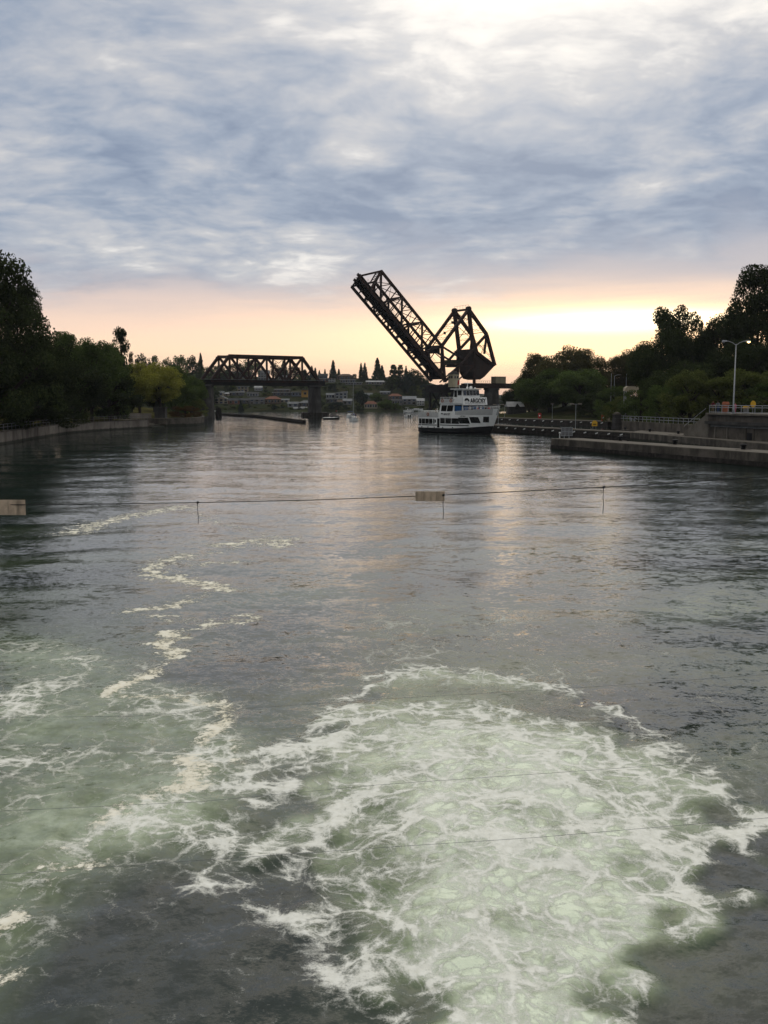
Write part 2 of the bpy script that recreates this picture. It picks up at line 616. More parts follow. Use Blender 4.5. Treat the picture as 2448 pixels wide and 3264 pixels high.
    sl_ = seg_dist(X, Y, lf, True) * np.where(inside(X, Y, lf), 1, -1) + 0.5 * lowf(5, 16, 6)
    left = sstep(-1.0, 1.6, sl_)
    D += left * (0.20 + 0.09 * lowf(3.5, 16, 7))
    for pl, wd, k in (([(0, 1400), (110, 1395), (180, 1410), (150, 1480), (60, 1510), (40, 1570), (100, 1610), (0, 1640)], 0.7, 0.22),
                      ([(0, 1690), (80, 1660), (260, 1640), (380, 1620), (500, 1600)], 0.6, 0.10),
                      ([(0, 1990), (90, 1900), (200, 1810), (300, 1740), (400, 1690), (500, 1650), (620, 1590)], 0.4, 0.08),
                      ([(430, 1780), (520, 1880), (600, 1990), (700, 2100), (800, 2190)], 0.36, 0.16),
                      ([(330, 1800), (480, 1830), (620, 1860)], 0.35, 0.16),
                      ([(560, 1890), (680, 1890), (740, 1930)], 0.25, 0.22)):
        D += k * np.exp(-(seg_dist(X, Y, [W59(*p) for p in pl]) / wd) ** 2)
    mid = [W59(*p) for p in [(560, 1480), (700, 1330), (900, 1300), (1250, 1310), (1450, 1360), (1600, 1420), (1800, 1560), (1700, 1720), (1560, 1680), (1350, 1520), (1000, 1430), (800, 1440)]]
    sm = seg_dist(X, Y, mid, True) * np.where(inside(X, Y, mid), 1, -1)
    D += sstep(-2.0, 1.5, sm) * (0.15 + 0.09 * lowf(4.5, 16, 8)) * (1 - ins)
    for pl, wd, k in (([(870, 1330), (960, 1350), (1090, 1345), (1200, 1330), (1330, 1345), (1440, 1345)], 0.7, 0.10),
                      ([(860, 1400), (960, 1395), (1060, 1370), (1150, 1400), (1250, 1420)], 0.6, 0.10),
                      ([(1290, 1345), (1320, 1390), (1400, 1400)], 0.4, 0.10)):
        D += k * np.exp(-(seg_dist(X, Y, [W59(*p) for p in pl]) / wd) ** 2)
    # specks that drift everywhere near
    near = 1 - sstep(22, 48, Y)
    D += 0.13 * near * (1 - ins) * (1 - sstep(1, 7, X))
    dark_r = seg_dist(X, Y, [W59(1640, 1960), W59(1560, 2100), W59(1550, 2300)])
    D -= 0.30 * np.exp(-(dark_r / 1.2) ** 2) * (1 - ins)
    # water churned along the ferry's side
    D += 0.50 * np.exp(-(seg_dist(X, Y, [(7.2, 200.5), (13, 194.5), (17.5, 189.0), (20.0, 186.6)]) / 0.7) ** 2)
    D = np.clip(D, 0, 0.95)
    # turbid, aerated water
    T = 0.38 * ins ** 2 + 0.74 * corev * (0.8 + 0.22 * lowf(1.7, 20, 44)) + 0.30 * left
    T += 0.22 * np.exp(-(seg_dist(X, Y, [W59(0, 1990), W59(200, 1830), W59(380, 1760), W59(600, 1860)]) / 1.3) ** 2)
    T += 0.19 * (1 - sstep(20, 70, Y)) * (0.7 + 0.4 * lowf(7, 14, 9))
    dk = seg_dist(X, Y, [W59(300, 2060), W59(480, 2080), W59(640, 2200), W59(300, 2300)])
    T -= 0.16 * np.exp(-(dk / 1.5) ** 2) * (1 - ins)
    T -= 0.25 * np.exp(-(dark_r / 2.4) ** 2) * (1 - ins)
    T -= 0.30 * pocket * ins + 0.25 * pocket2 * ins
    T = np.clip(T, 0, 1)
    # the trail of yellowish foam
    K = np.zeros(X.shape)
    for pl, wd, k in (([(160, 1152), (210, 1130), (300, 1112), (400, 1094)], 1.1, 0.60),
                      ([(480, 1178), (560, 1170), (620, 1166), (600, 1180)], 0.9, 0.62),
                      ([(350, 1245), (320, 1232), (370, 1208), (400, 1200)], 0.7, 0.62),
                      ([(330, 1240), (400, 1250), (440, 1262), (490, 1275)], 0.60, 0.72),
                      ([(520, 1215), (450, 1218), (420, 1222)], 0.5, 0.52),
                      ([(410, 1298), (370, 1310), (275, 1322)], 0.40, 0.66),
                      ([(340, 1330), (385, 1338), (380, 1344)], 0.40, 0.56),
                      ([(440, 1352), (490, 1345), (560, 1338), (530, 1330)], 0.40, 0.62),
                      ([(360, 1368), (395, 1376), (345, 1386), (350, 1398), (385, 1405), (365, 1420)], 0.34, 0.78),
                      ([(335, 1448), (320, 1462), (270, 1480), (235, 1500)], 0.26, 0.85),
                      ([(260, 1502), (330, 1512), (360, 1500), (420, 1522), (490, 1518)], 0.20, 0.66),
                      ([(490, 1525), (487, 1555), (465, 1570), (450, 1600)], 0.24, 0.80),
                      ([(400, 1640), (425, 1660), (400, 1690), (430, 1700), (380, 1712)], 0.34, 0.74),
                      ([(330, 1715), (240, 1760), (200, 1800)], 0.22, 0.52),
                      ([(220, 1865), (120, 1880)], 0.22, 0.58), ([(0, 2010), (40, 1985)], 0.16, 0.80), ([(0, 2115), (25, 2110)], 0.15, 0.6),
                      ([(510, 1640), (500, 1600), (520, 1670)], 0.16, 0.46)):
        K = np.maximum(K, min(0.90, k * 1.15) * np.exp(-(seg_dist(X, Y, [W59(*p) for p in pl]) / (wd * 1.25)) ** 2))
    tr = [W59(*p) for p in [(160, 1152), (300, 1112), (400, 1094), (470, 1130), (610, 1166), (480, 1190), (340, 1225), (350, 1245), (490, 1275), (400, 1298), (275, 1322), (385, 1340), (550, 1335),
                            (400, 1360), (350, 1385), (370, 1420), (330, 1450), (240, 1500), (360, 1505), (490, 1520), (485, 1560), (450, 1600), (420, 1650), (410, 1700), (300, 1735), (200, 1800), (110, 1860), (40, 1960), (-40, 2040)]]
    tdst = seg_dist(X, Y, tr)
    K = np.maximum(K, 0.44 * np.exp(-(tdst / (0.16 + 0.012 * Y)) ** 2))
    D = np.clip(D + 0.15 * np.exp(-(tdst / (0.3 + 0.02 * Y)) ** 2), 0, 0.95)
    # displaced surface: wind waves away from the spill, lumpy water in it
    Z = np.zeros(X.shape)
    dy = Y * math.log(3200 / 5.5) / NR
    for i in range(46):
        lam = 0.5 * (16 / 0.5) ** r2.uniform()
        a = r2.normal(math.pi / 2, 0.75)
        k = 2 * math.pi / lam
        fade = np.clip(lam / (5 * dy) - 0.6, 0, 1)
        Z += fade * 0.0017 * lam ** 0.75 * np.sin(k * (X * math.cos(a) + Y * math.sin(a)) + r2.uniform(0, 6.28) + 0.8 * math.sin(i))
    rough = ins * 0.020 + left * 0.010 + 0.008 * near
    lump = lowf(0.75, 30, 20) * 0.5 + lowf(1.7, 26, 21) * 0.8
    fade = np.clip(0.75 / (5 * dy) - 0.3, 0, 1)
    Z += rough * lump * fade
    Z += 0.10 * corev + 0.03 * ins + 0.02 * np.exp(-((sdw - 0.4) / 0.35) ** 2) * ins
    # coordinates for the foam web: rings round the boil inside it, plain plan outside
    qx, qy = (X - 1.6) / 7.5, (Y - 2.0) / 14.0
    rho, phi = np.hypot(qx, qy), np.arctan2(qx, qy)
    wv_ = 0.12 * lowf(2.2, 16, 31)
    mixf = 0.36 * sstep(-2.0, 2.5, sd)
    FU = X * (1 - mixf) + (phi * 7.5 + 1.6 + wv_) * mixf
    FV_ = Y * (1 - mixf) + (rho * 14.5 + 2.0 + wv_) * mixf
    me = bpy.data.meshes.new('water')
    nv = X.size
    me.vertices.add(nv)
    me.vertices.foreach_set('co', np.stack([X, Y, Z], 1).astype(np.float32).ravel())
    idx = np.arange(nv).reshape(NR, NC)
    q = np.stack([idx[:-1, :-1], idx[:-1, 1:], idx[1:, 1:], idx[1:, :-1]], -1).reshape(-1, 4)
    me.loops.add(q.size)
    me.loops.foreach_set('vertex_index', q.ravel().astype(np.int32))
    me.polygons.add(len(q))
    me.polygons.foreach_set('loop_start', np.arange(0, q.size, 4, dtype=np.int32))
    me.polygons.foreach_set('loop_total', np.full(len(q), 4, np.int32))
    me.polygons.foreach_set('use_smooth', np.ones(len(q), bool))
    me.update()
    for nm, arr in (('foam', D), ('turbid', T), ('clump', K), ('boil', ins), ('chop', 0.78 + 1.1 * (1 - sstep(14, 55, Y)))):
        at = me.attributes.new(nm, 'FLOAT', 'POINT')
        at.data.foreach_set('value', arr.astype(np.float32))
    at = me.attributes.new('web', 'FLOAT_VECTOR', 'POINT')
    at.data.foreach_set('vector', np.stack([FU, FV_, np.zeros_like(FU)], 1).astype(np.float32).ravel())
    ob = struct(bpy.data.objects.new('water', me))
    COL.objects.link(ob)

    m = bpy.data.materials.new('river_water')
    m.use_nodes = True
    me.materials.append(m)
    t = NT(m.node_tree)
    b = t.n['Principled BSDF']
    geo = t.node('ShaderNodeNewGeometry')
    P = geo.outputs['Position']
    P2 = t.vmath('MULTIPLY', P, (1, 1, 0))

    def attr(n):
        nd = t.node('ShaderNodeAttribute', attribute_name=n)
        return nd.outputs['Fac']
    fD, fT, fK, fB = attr('foam'), attr('turbid'), attr('clump'), attr('boil')
    h = (0.5, 0.5, 0.5)
    wn_ = t.node('ShaderNodeAttribute', attribute_name='web')
    Q = wn_.outputs['Vector']
    w1 = t.vmath('SCALE', t.vmath('SUBTRACT', t.noise(Q, 0.7, 2, 0.45, color=True), h), scale=1.0)
    w2 = t.vmath('SCALE', t.vmath('SUBTRACT', t.noise(Q, 2.2, 2, 0.45, color=True), h), scale=0.36)
    w3 = t.vmath('SCALE', t.vmath('SUBTRACT', t.noise(P2, 14.0, 2, 0.5, color=True), h), scale=0.035)
    Pw = t.vmath('MULTIPLY', t.vmath('ADD', t.vmath('ADD', t.vmath('ADD', Q, w1), w2), w3), (1, 1, 0))

    def vor(scale, off):
        nd = t.node('ShaderNodeTexVoronoi', voronoi_dimensions='2D', feature='DISTANCE_TO_EDGE')
        nd.inputs['Scale'].default_value = scale
        t.put(nd.inputs['Vector'], t.vmath('ADD', Pw, off))
        return nd.outputs['Distance']
    bn = t.noise(Q, 0.85, 4, 0.6)
    fine = t.noise(P2, 34.0, 4, 0.75)
    fine2 = t.noise(P2, 8.0, 4, 0.62)
    wid = t.step(t.math('ADD', bn, t.math('MULTIPLY', t.math('SUBTRACT', fine2, 0.5), 0.3)), 0.3, 0.7, 0.11, 0.25)
    l1 = t.step(vor(1.55, (0, 0, 0)), 0.0, wid, 1, 0, smooth=False)
    l2 = t.step(vor(3.6, (5, 3, 0)), 0.0, wid, 1, 0, smooth=False)
    l3 = t.step(vor(8.0, (9, 1, 0)), 0.0, wid, 1, 0, smooth=False)
    def cell(scale, off):
        nd = t.node('ShaderNodeTexVoronoi', voronoi_dimensions='2D', feature='SMOOTH_F1')
        nd.inputs['Scale'].default_value = scale
        nd.inputs['Smoothness'].default_value = 0.25
        t.put(nd.inputs['Vector'], t.vmath('ADD', Pw, off))
        return t.step(nd.outputs['Distance'], 0.22, 0.66)
    r1, r2, r3 = cell(1.55, (0, 0, 0)), cell(3.6, (5, 3, 0)), cell(9.0, (2, 7, 0))
    rn = t.noise(t.vmath('ADD', Pw, (4, 8, 0)), 1.3, 5, 0.62)
    rid = t.step(t.math('ABSOLUTE', t.math('SUBTRACT', rn, 0.5)), 0.0, 0.13, 1, 0, smooth=False)
    lines = t.math('MAXIMUM', t.math('MAXIMUM', l1, t.math('MULTIPLY', l2, 0.8)), t.math('MULTIPLY', l3, 0.5))
    rounds = t.math('MAXIMUM', t.math('MULTIPLY', r1, 0.95), t.math('MULTIPLY', r2, 0.80))
    rounds = t.math('ADD', t.math('MULTIPLY', rounds, 0.85), t.math('MULTIPLY', r3, 0.22))
    web = t.math('ADD', t.math('MULTIPLY', lines, 0.52), t.math('MULTIPLY', rounds, 0.52))
    p = t.math('ADD', t.math('MULTIPLY', web, 0.52), t.math('MULTIPLY', rid, 0.24))
    p = t.math('ADD', p, t.math('MULTIPLY', t.math('SUBTRACT', bn, 0.5), 0.30))
    p = t.math('ADD', p, t.math('MULTIPLY', t.math('SUBTRACT', fine, 0.5), 0.70))
    p = t.math('ADD', p, t.math('MULTIPLY', t.math('SUBTRACT', fine2, 0.5), 0.34))
    thr = t.math('SUBTRACT', 0.81, t.math('MULTIPLY', fD, 0.90))
    rel = t.math('SUBTRACT', p, thr)
    fa = t.step(rel, -0.06, 0.42)
    thin = t.step(fD, 0.0, 0.55, 0.62, 1.0)
    fa = t.math('MULTIPLY', t.math('MULTIPLY', fa, thin), t.step(fD, 0.01, 0.10))
    fa = t.math('MULTIPLY', fa, 0.95)
    # yellowish clumps
    kn = t.math('ADD', t.math('MULTIPLY', t.noise(t.vmath('ADD', P2, w2), 1.9, 5, 0.65), 0.50), t.math('MULTIPLY', fine2, 0.32))
    kn = t.math('ADD', kn, t.math('MULTIPLY', fine, 0.18))
    kn = t.math('MULTIPLY_ADD', t.math('SUBTRACT', kn, 0.5), 2.0, 0.5)
    ka = t.step(t.math('SUBTRACT', kn, t.math('SUBTRACT', 0.75, t.math('MULTIPLY', fK, 0.42))), -0.04, 0.12)
    ka = t.math('MULTIPLY', ka, t.step(fK, 0.03, 0.2))
    # body colour of the water under the surface
    deep = (0.013, 0.022, 0.019)
    tn = t.math('ADD', t.math('SUBTRACT', t.noise(P2, 0.9, 4, 0.6), 0.5), t.math('MULTIPLY', t.math('SUBTRACT', t.noise(t.vmath('ADD', Q, w2), 3.2, 5, 0.65), 0.5), 0.9))
    tb = t.math('ADD', fT, t.math('MULTIPLY', tn, t.math('MULTIPLY_ADD', fT, 1.0, 0.08)), clamp=True)
    body = t.ramp(tb, [(0.0, deep), (0.22, (0.055, 0.075, 0.042)), (0.5, (0.165, 0.205, 0.115)), (0.8, (0.43, 0.49, 0.34)), (1.0, (0.74, 0.81, 0.63))])
    fcol = t.mix(t.step(fine2, 0.3, 0.7), (0.78, 0.77, 0.69), (0.91, 0.90, 0.83))
    col = t.mix(fa, body, fcol)
    col = t.mix(ka, col, t.mix(t.step(kn, 0.35, 0.8), (0.78, 0.72, 0.56), (0.94, 0.90, 0.78)))
    allf = t.math('MAXIMUM', fa, ka)
    t.put(b.inputs['Base Color'], col)
    t.put(b.inputs['Roughness'], t.step(allf, 0.0, 0.7, 0.035, 0.8, smooth=False))
    b.inputs['IOR'].default_value = 1.333
    t.put(b.inputs['Specular IOR Level'], t.step(allf, 0.0, 0.7, 0.5, 0.0))
    # wavelets as tilted facets, plus relief of the foam
    Pa = t.vmath('MULTIPLY', P2, (0.5, 1.0, 1.0))
    nA = t.vmath('SUBTRACT', t.noise(Pa, 0.42, 2, 0.5, color=True), h)
    nB = t.vmath('SUBTRACT', t.noise(Pa, 1.8, 3, 0.55, color=True), h)
    Pb = t.vmath('MULTIPLY', P2, (0.8, 1.0, 1.0))
    nC = t.vmath('SUBTRACT', t.noise(Pb, 5.0, 3, 0.6, color=True), h)
    nD = t.vmath('SUBTRACT', t.noise(Pb, 18.0, 2, 0.6, color=True), h)
    # gusts: patches of smoother and rougher water
    gust = t.step(t.noise(t.vmath('MULTIPLY', P2, (0.5, 1, 1)), 0.035, 3, 0.5), 0.35, 0.65, 0.62, 1.05)
    sl1 = t.vmath('SCALE', nA, scale=0.08)
    sl2 = t.vmath('SCALE', nB, scale=0.27)
    sl3 = t.vmath('ADD', t.vmath('SCALE', nC, scale=0.36), t.vmath('SCALE', nD, scale=0.20))
    sl = t.vmath('SCALE', t.vmath('ADD', t.vmath('ADD', sl1, sl2), sl3), scale=gust)
    sl = t.vmath('MULTIPLY', t.vmath('SCALE', sl, scale=attr('chop')), (0.38, 1.0, 0))
    bp_ = t.node('ShaderNodeBump')
    bp_.inputs['Strength'].default_value = 1.0
    bp_.inputs['Distance'].default_value = 1.0
    hh = t.math('MULTIPLY', t.math('MULTIPLY_ADD', allf, 0.011, t.math('MULTIPLY', fine2, 0.012)), t.step(fB, 0, 1, 0.7, 1.25))
    t.put(bp_.inputs['Height'], hh)
    nrm = t.vmath('NORMALIZE', t.vmath('ADD', bp_.outputs[0], sl))
    t.put(b.inputs['Normal'], nrm)
    return ob


build_water()

# ------------------------------------------------------------------ land
def pl_x(poly, y):
    """x on a polyline given as (y, x) pairs"""
    return np.interp(y, [p[0] for p in poly], [p[1] for p in poly])


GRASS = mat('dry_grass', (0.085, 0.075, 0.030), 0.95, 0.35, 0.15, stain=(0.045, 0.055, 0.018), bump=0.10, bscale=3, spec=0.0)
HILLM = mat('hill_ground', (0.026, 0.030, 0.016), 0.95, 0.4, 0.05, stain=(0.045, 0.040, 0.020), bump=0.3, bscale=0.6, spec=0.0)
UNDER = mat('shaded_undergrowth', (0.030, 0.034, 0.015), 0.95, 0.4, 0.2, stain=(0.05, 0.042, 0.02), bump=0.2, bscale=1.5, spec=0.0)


def grid_land(name, us, vs, fn, m):
    me = bpy.data.meshes.new(name)
    pts = [fn(u, v) for u in us for v in vs]
    nv = len(vs)
    fs = [(i * nv + j, (i + 1) * nv + j, (i + 1) * nv + j + 1, i * nv + j + 1) for i in range(len(us) - 1) for j in range(nv - 1)]
    me.from_pydata(pts, [], fs)
    me.materials.append(m)
    me.polygons.foreach_set('use_smooth', [True] * len(fs))
    me.update()
    ob = struct(bpy.data.objects.new(name, me))
    COL.objects.link(ob)
    return ob


def bumpy(x, y, s=1.0):
    return s * (math.sin(x * 0.21 + 1.3) * math.cos(y * 0.17) * 0.25 + math.sin(x * 0.07 + y * 0.11) * 0.5)


# left bank: behind the curved quay wall
LW = [(30, -57), (100, -58), (148, -60), (172, -63.5), (195, -66.5), (212, -66), (226, -63), (239, -59.5)]      # (y, x)
LEDGE = LW + [(240, -66), (252, -66.5), (254, -59), (262, -52.5), (276, -53), (300, -57), (345, -66), (380, -76), (430, -90), (520, -130), (580, -170)]


def left_z(x, y):
    o = float(pl_x(LEDGE, y)) - x
    return 1.95 + 4.2 * float(sstep(3, 42, o)) + 9.0 * float(sstep(40, 160, o)) + bumpy(x, y, 0.4) * float(sstep(4, 20, o))


offs = [0.35, 2, 4, 7, 10, 14, 18, 24, 30, 38, 48, 60, 80, 110, 160, 240, 400, 700, 1300]
lys = list(range(30, 240, 6)) + [239.0, 240.5, 246, 252, 254.2, 258, 262, 270, 276, 290, 305, 325, 345, 380, 430, 480, 520, 560, 580]
grid_land('left_bank', lys, offs, lambda y, o: (lambda x: (x, y, left_z(x, y)))(float(pl_x(LEDGE, y)) - o), GRASS)

# right bank: behind the guide walls, rising to a wooded slope
REDGE = [(20, 60), (100, 53.2), (138, 52.4), (163, 48.6), (185, 45.2), (246, 58.5), (262, 51.5), (300, 35.3), (330, 31), (350, 33), (400, 50), (436, 58), (520, 92), (600, 125), (700, 160)]


def right_z(x, y):
    o = x - float(pl_x(REDGE, y))
    lo = 2.9 if 100 < y < 190 else 1.45
    if 190 <= y < 230:
        lo = 2.9 - 1.45 * (y - 190) / 40
    k = float(np.interp(y, [60, 130, 240, 300, 360, 500], [13, 13, 11, 7, 5, 5]))
    return lo + k * float(sstep(6, 55, o)) + bumpy(x, y, 0.5) * float(sstep(5, 20, o))


rys = list(range(20, 140, 10)) + [138, 145, 155, 163, 172, 180, 185, 196, 208, 220, 234, 246, 254, 262, 275, 288, 300, 315, 330, 350, 375, 400, 436, 480, 520, 600, 700]
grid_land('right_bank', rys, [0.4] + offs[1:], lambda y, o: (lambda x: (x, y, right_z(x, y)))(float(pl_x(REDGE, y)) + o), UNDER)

# far hillside across the water
HPROF = [(0, -1.0), (3, 0.6), (20, 2.3), (60, 5.4), (110, 11.5), (160, 17.5), (210, 22.8), (260, 26), (330, 27), (800, 27)]


def hill_z(x, y):
    sh = 580 + 6 * math.sin(x * 0.02) + (0.0 if x < 70 else (x - 70) * 0.5)
    k = 1.0 - 0.86 * float(sstep(18, 105, x)) + 0.22 * float(sstep(-80, -190, x))
    return float(np.interp(y - sh, [p[0] for p in HPROF], [p[1] for p in HPROF])) * k + bumpy(x, y, 0.35) * float(sstep(5, 30, y - sh))


hxs = list(np.concatenate([np.linspace(-1800, -320, 12), np.linspace(-300, 320, 78), np.linspace(360, 1800, 12)]))
hys = [572, 578, 583, 588, 595, 605, 615, 625, 640, 655, 670, 690, 710, 730, 750, 770, 790, 815, 840, 880, 930, 1000, 1200, 1600]
grid_land('hillside', hxs, hys, lambda x, y: (x, y, hill_z(x, y)), HILLM)
# a low distant ridge closes the gap at the right
grid_land('distant_ridge', list(np.linspace(-1500, 3200, 60)), [2400, 2500, 2700, 3100],
          lambda x, y: (x, y, 0 if y < 2450 else 16 + 9 * math.sin(x * 0.004 + 1) + 4 * math.sin(x * 0.013)), HILLM)


def on_hill(px, py):
    lo = None
    v = ray(px, py)
    y = 560.0
    while y < 1100:
        k = y / v.y
        if EYE + v.z * k <= hill_z(v.x * k, y) + 0.0:
            return Vector((v.x * k, y, hill_z(v.x * k, y)))
        y += 1.5
    y = 835.0
    k = y / v.y
    return Vector((v.x * k, y, hill_z(v.x * k, y)))


# ------------------------------------------------------------------ left quay
def wall_along(name, pts, z0, z1, th, m, label, cat, side=1, joints=0.0, cap=None):
    """wall following a plan polyline (x, y); side=+1 thickens to the left of travel"""
    root = thing(name, label, cat, (pts[0][0], pts[0][1], z0))
    b = MB()
    P = [Vector((p[0], p[1], 0)) for p in pts]
    N = []
    for i in range(len(P)):
        d = (P[min(i + 1, len(P) - 1)] - P[max(i - 1, 0)]).normalized()
        N.append(Vector((-d.y, d.x, 0)) * side)
    for i in range(len(P) - 1):
        a, c = P[i], P[i + 1]
        an, cn = a + N[i] * th, c + N[i + 1] * th
        q = [Vector((p.x, p.y, z)) for z in (z0, z1) for p in (a, c, cn, an)]
        b.add(q, [(0, 1, 5, 4), (3, 7, 6, 2), (4, 5, 6, 7)] + ([(0, 4, 7, 3)] if i == 0 else []) + ([(1, 2, 6, 5)] if i == len(P) - 2 else []))
    b.build('wall_face', m, root)
    if cap:
        cb = MB()
        for i in range(len(P) - 1):
            a, c = P[i] - N[i] * 0.08, P[i + 1] - N[i + 1] * 0.08
            an, cn = P[i] + N[i] * 0.6, P[i + 1] + N[i + 1] * 0.6
            q = [Vector((p.x, p.y, z)) for z in (z1 + 0.004, z1 + 0.16) for p in (a, c, cn, an)]
            cb.add(q, [(0, 1, 5, 4), (3, 7, 6, 2), (4, 5, 6, 7), (0, 3, 2, 1), (0, 4, 7, 3), (1, 2, 6, 5)])
        cb.build('coping', cap, root)
    if joints:
        total = 0
        for i in range(len(P) - 1):
            L = (P[i + 1] - P[i]).length
            s = joints - (total % joints)
            d = (P[i + 1] - P[i]).normalized()
            while s < L:
                p = P[i] + d * s
                p = p - N[i] * 0.015
                MB().box((p.x, p.y, (z0 + z1) / 2), (0.10, 0.10, z1 - z0 - 0.03), math.atan2(d.y, d.x)).build('wall_pilaster', m, root)
                s += joints
            total += L
    return root


def railing(name, pts, h, label, posts=2.5, m=None, rails=(1.0, 0.55), r=0.035):
    """pts: 3D points at foot; posts and rails are separate parts"""
    m = m or GALVD
    root = thing(name, label, 'railing', pts[0])
    P = [Vector(p) for p in pts]
    pb = MB().tube([(0, 0, -0.05), (0, 0, h)], r, 6)
    proto = None
    for i in range(len(P) - 1):
        d = P[i + 1] - P[i]
        n = max(1, round(d.length / posts))
        for k in range(n + (1 if i == len(P) - 2 else 0)):
            p = P[i] + d * (k / n)
            if proto is None:
                proto = pb.build('post', m, root, local=True)
                o = proto
            else:
                o = bpy.data.objects.new('post', proto.data)
                COL.objects.link(o)
                o.parent = root
            o.location = p - ORIGIN[root.name]
    for f in rails:
        MB().tube([p + Vector((0, 0, h * f)) for p in P], r * 0.9, 6).build('rail', m, root)
    return root


lw = [(x, y) for y, x in LW]
wall_along('quay_wall', lw, -2.0, 1.98, 1.0, CONCL, 'long pale curved concrete quay wall below the dark park trees', 'wall', 1, 6.0, CONC)
railing('quay_railing', [(x - 0.3, y, 2.13) for x, y in lw[1:]], 1.05, 'thin grey railing along the top of the curved quay wall', 2.6)
# wing walls, steps between the two quays
steps = thing('quay_steps', 'wide concrete steps going down to the water between two quay walls', 'steps', (-62, 246, 0))
for k in range(6):
    z1 = 1.98 - 0.36 * k
    xr = -66.8 + 1.35 * (k + 1)
    MB().box(((-70 + xr) / 2, 246.2, z1 / 2 - 1.0), (xr + 70, 13.4 - 0.02 * k, z1 + 2.0)).build('step', CONC, steps)
wall_along('round_quay_wall', [(-64, 253.2), (-58.5, 253.6), (-53.8, 257.5), (-52.2, 264), (-52.6, 276), (-57, 300), (-66, 345)], -2.0, 2.05, 1.0, CONC,
           'short rounded concrete quay wall beside the steps and an orange shrub', 'wall', 1, 0, CONCT)
pw = at_z(380, 1335, 2.0)
wall_along('park_wall', [(-74, 252), (-62.6, 254.6)], 1.6, 3.45, 0.4, CONCL, 'low straight pale concrete wall under the yellow green trees', 'wall', 1)
gate = thing('gatehouse', 'dark square concrete hut at the end of the low park wall', 'hut', (-61, 256.5, 1.7))
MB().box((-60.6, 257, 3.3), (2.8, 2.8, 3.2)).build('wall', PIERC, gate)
MB().box((-60.6, 257, 5.0), (3.3, 3.3, 0.25)).build('roof', ROOFD, gate)
hut = thing('park_shelter', 'long low dark flat roofed shelter under big park trees', 'shelter', (-74.5, 246, 1.7))
MB().box((-72.5, 247.5, 3.1), (4.6, 2.6, 2.4)).build('wall', PIERC, hut)
MB().box((-72.5, 247.5, 4.42), (5.2, 3.2, 0.2)).build('roof', ROOFD, hut)
MB().box((-72.5, 246.18, 2.9), (1.0, 0.08, 2.0)).build('door', BLACKP, hut)

# ------------------------------------------------------------------ right guide walls
def slab(name, poly, z0, z1, m, label, cat, top=None):
    root = thing(name, label, cat, (poly[0][0], poly[0][1], z0))
    MB().prism([(x, y, z0) for x, y in poly], (0, 0, z1 - z0)).build('body', m, root, bevel=0.06)
    if top:
        c = Vector((sum(p[0] for p in poly) / len(poly), sum(p[1] for p in poly) / len(poly)))
        ip = [(x + (c.x - x) * 0.02, y + (c.y - y) * 0.012) for x, y in poly]
        MB().prism([(x, y, z1 + 0.004) for x, y in ip], (0, 0, 0.03)).build('deck', top, root)
    return root


NA, NB_ = Vector((24.0, 135.6)), Vector((49.5, 74.0))
nd = (NB_ - NA).normalized()
nn = Vector((-nd.y, nd.x))
q = [NA, NB_, NB_ + nn * 4.2, NA + nn * 4.2]
near_pier = slab('near_guide_pier', [(p.x, p.y) for p in q], -2.5, 1.5, CONC, 'broad dark concrete guide pier carrying mooring bollards, lowest of the piers', 'pier', CONCT)
MB().beam((NA.x, NA.y, 0.35) , (NB_.x, NB_.y, 0.35), 0.14, 0.5).build('fender_beam', TIMB, near_pier)
MA, MBp, MC = Vector((23.0, 212.5)), Vector((42.2, 162.0)), Vector((49.3, 112.0))
md = (MBp - MA).normalized()
mn = Vector((-md.y, md.x))
tp = thing('timber_guide_wall', 'long dark timber guide wall with white cleats along its side', 'pier', (MA.x, MA.y, -2))
b = MB().prism([(MA.x, MA.y, -2.0), (MBp.x, MBp.y, -2.0), (MBp.x + mn.x * 2.2, MBp.y + mn.y * 2.2, -2.0), (MA.x + mn.x * 2.2, MA.y + mn.y * 2.2, -2.0)], (0, 0, 3.3))
b.build('body', TIMB, tp)
b = MB()
for k in range(28):
    p = MA + (MBp - MA) * ((k + 0.5) / 28) + mn * 1.1
    MB().box((p.x, p.y, 1.42), (2.36, 1.86, 0.2), math.atan2(mn.y, mn.x)).build('deck_panel', CONCT, tp)
for zz in (0.25, 0.75):
    MB().beam((MA.x - mn.x * 0.06, MA.y - mn.y * 0.06, zz), (MBp.x - mn.x * 0.06, MBp.y - mn.y * 0.06, zz), 0.2, 0.26).build('waler', TIMB, tp)
for k in range(14):
    p = MA + (MBp - MA) * ((k + 0.6) / 14.2) - mn * 0.14
    MB().beam((p.x - md.x * 0.35, p.y - md.y * 0.35, 0.93), (p.x + md.x * 0.35, p.y + md.y * 0.35, 1.10), 0.12, 0.16).build('cleat', WHITE, tp)
mq = [(MBp.x, MBp.y), (MC.x, MC.y), (56, 60), (66, 60), (58, 112), (53.0, 138), (48.3, 163.5), (46.5, 172)]
mw = slab('middle_guide_wall', mq, -2.5, 1.5, CONC, 'wide concrete lock quay with bollards below the stained block', 'quay', CONCT)
BA, BB = Vector((32.0, 303.5)), Vector((58.0, 245.0))
bd = (BB - BA).normalized()
bn_ = Vector((-bd.y, bd.x))
bw = thing('rear_guide_wall', 'distant dark timber guide wall carrying red drums below leafy trees', 'pier', (BA.x, BA.y, -2))
MB().prism([(BA.x, BA.y, -2.0), (BB.x, BB.y, -2.0), (BB.x + bn_.x * 3, BB.y + bn_.y * 3, -2.0), (BA.x + bn_.x * 3, BA.y + bn_.y * 3, -2.0)], (0, 0, 3.35)).build('body', TIMB, bw)
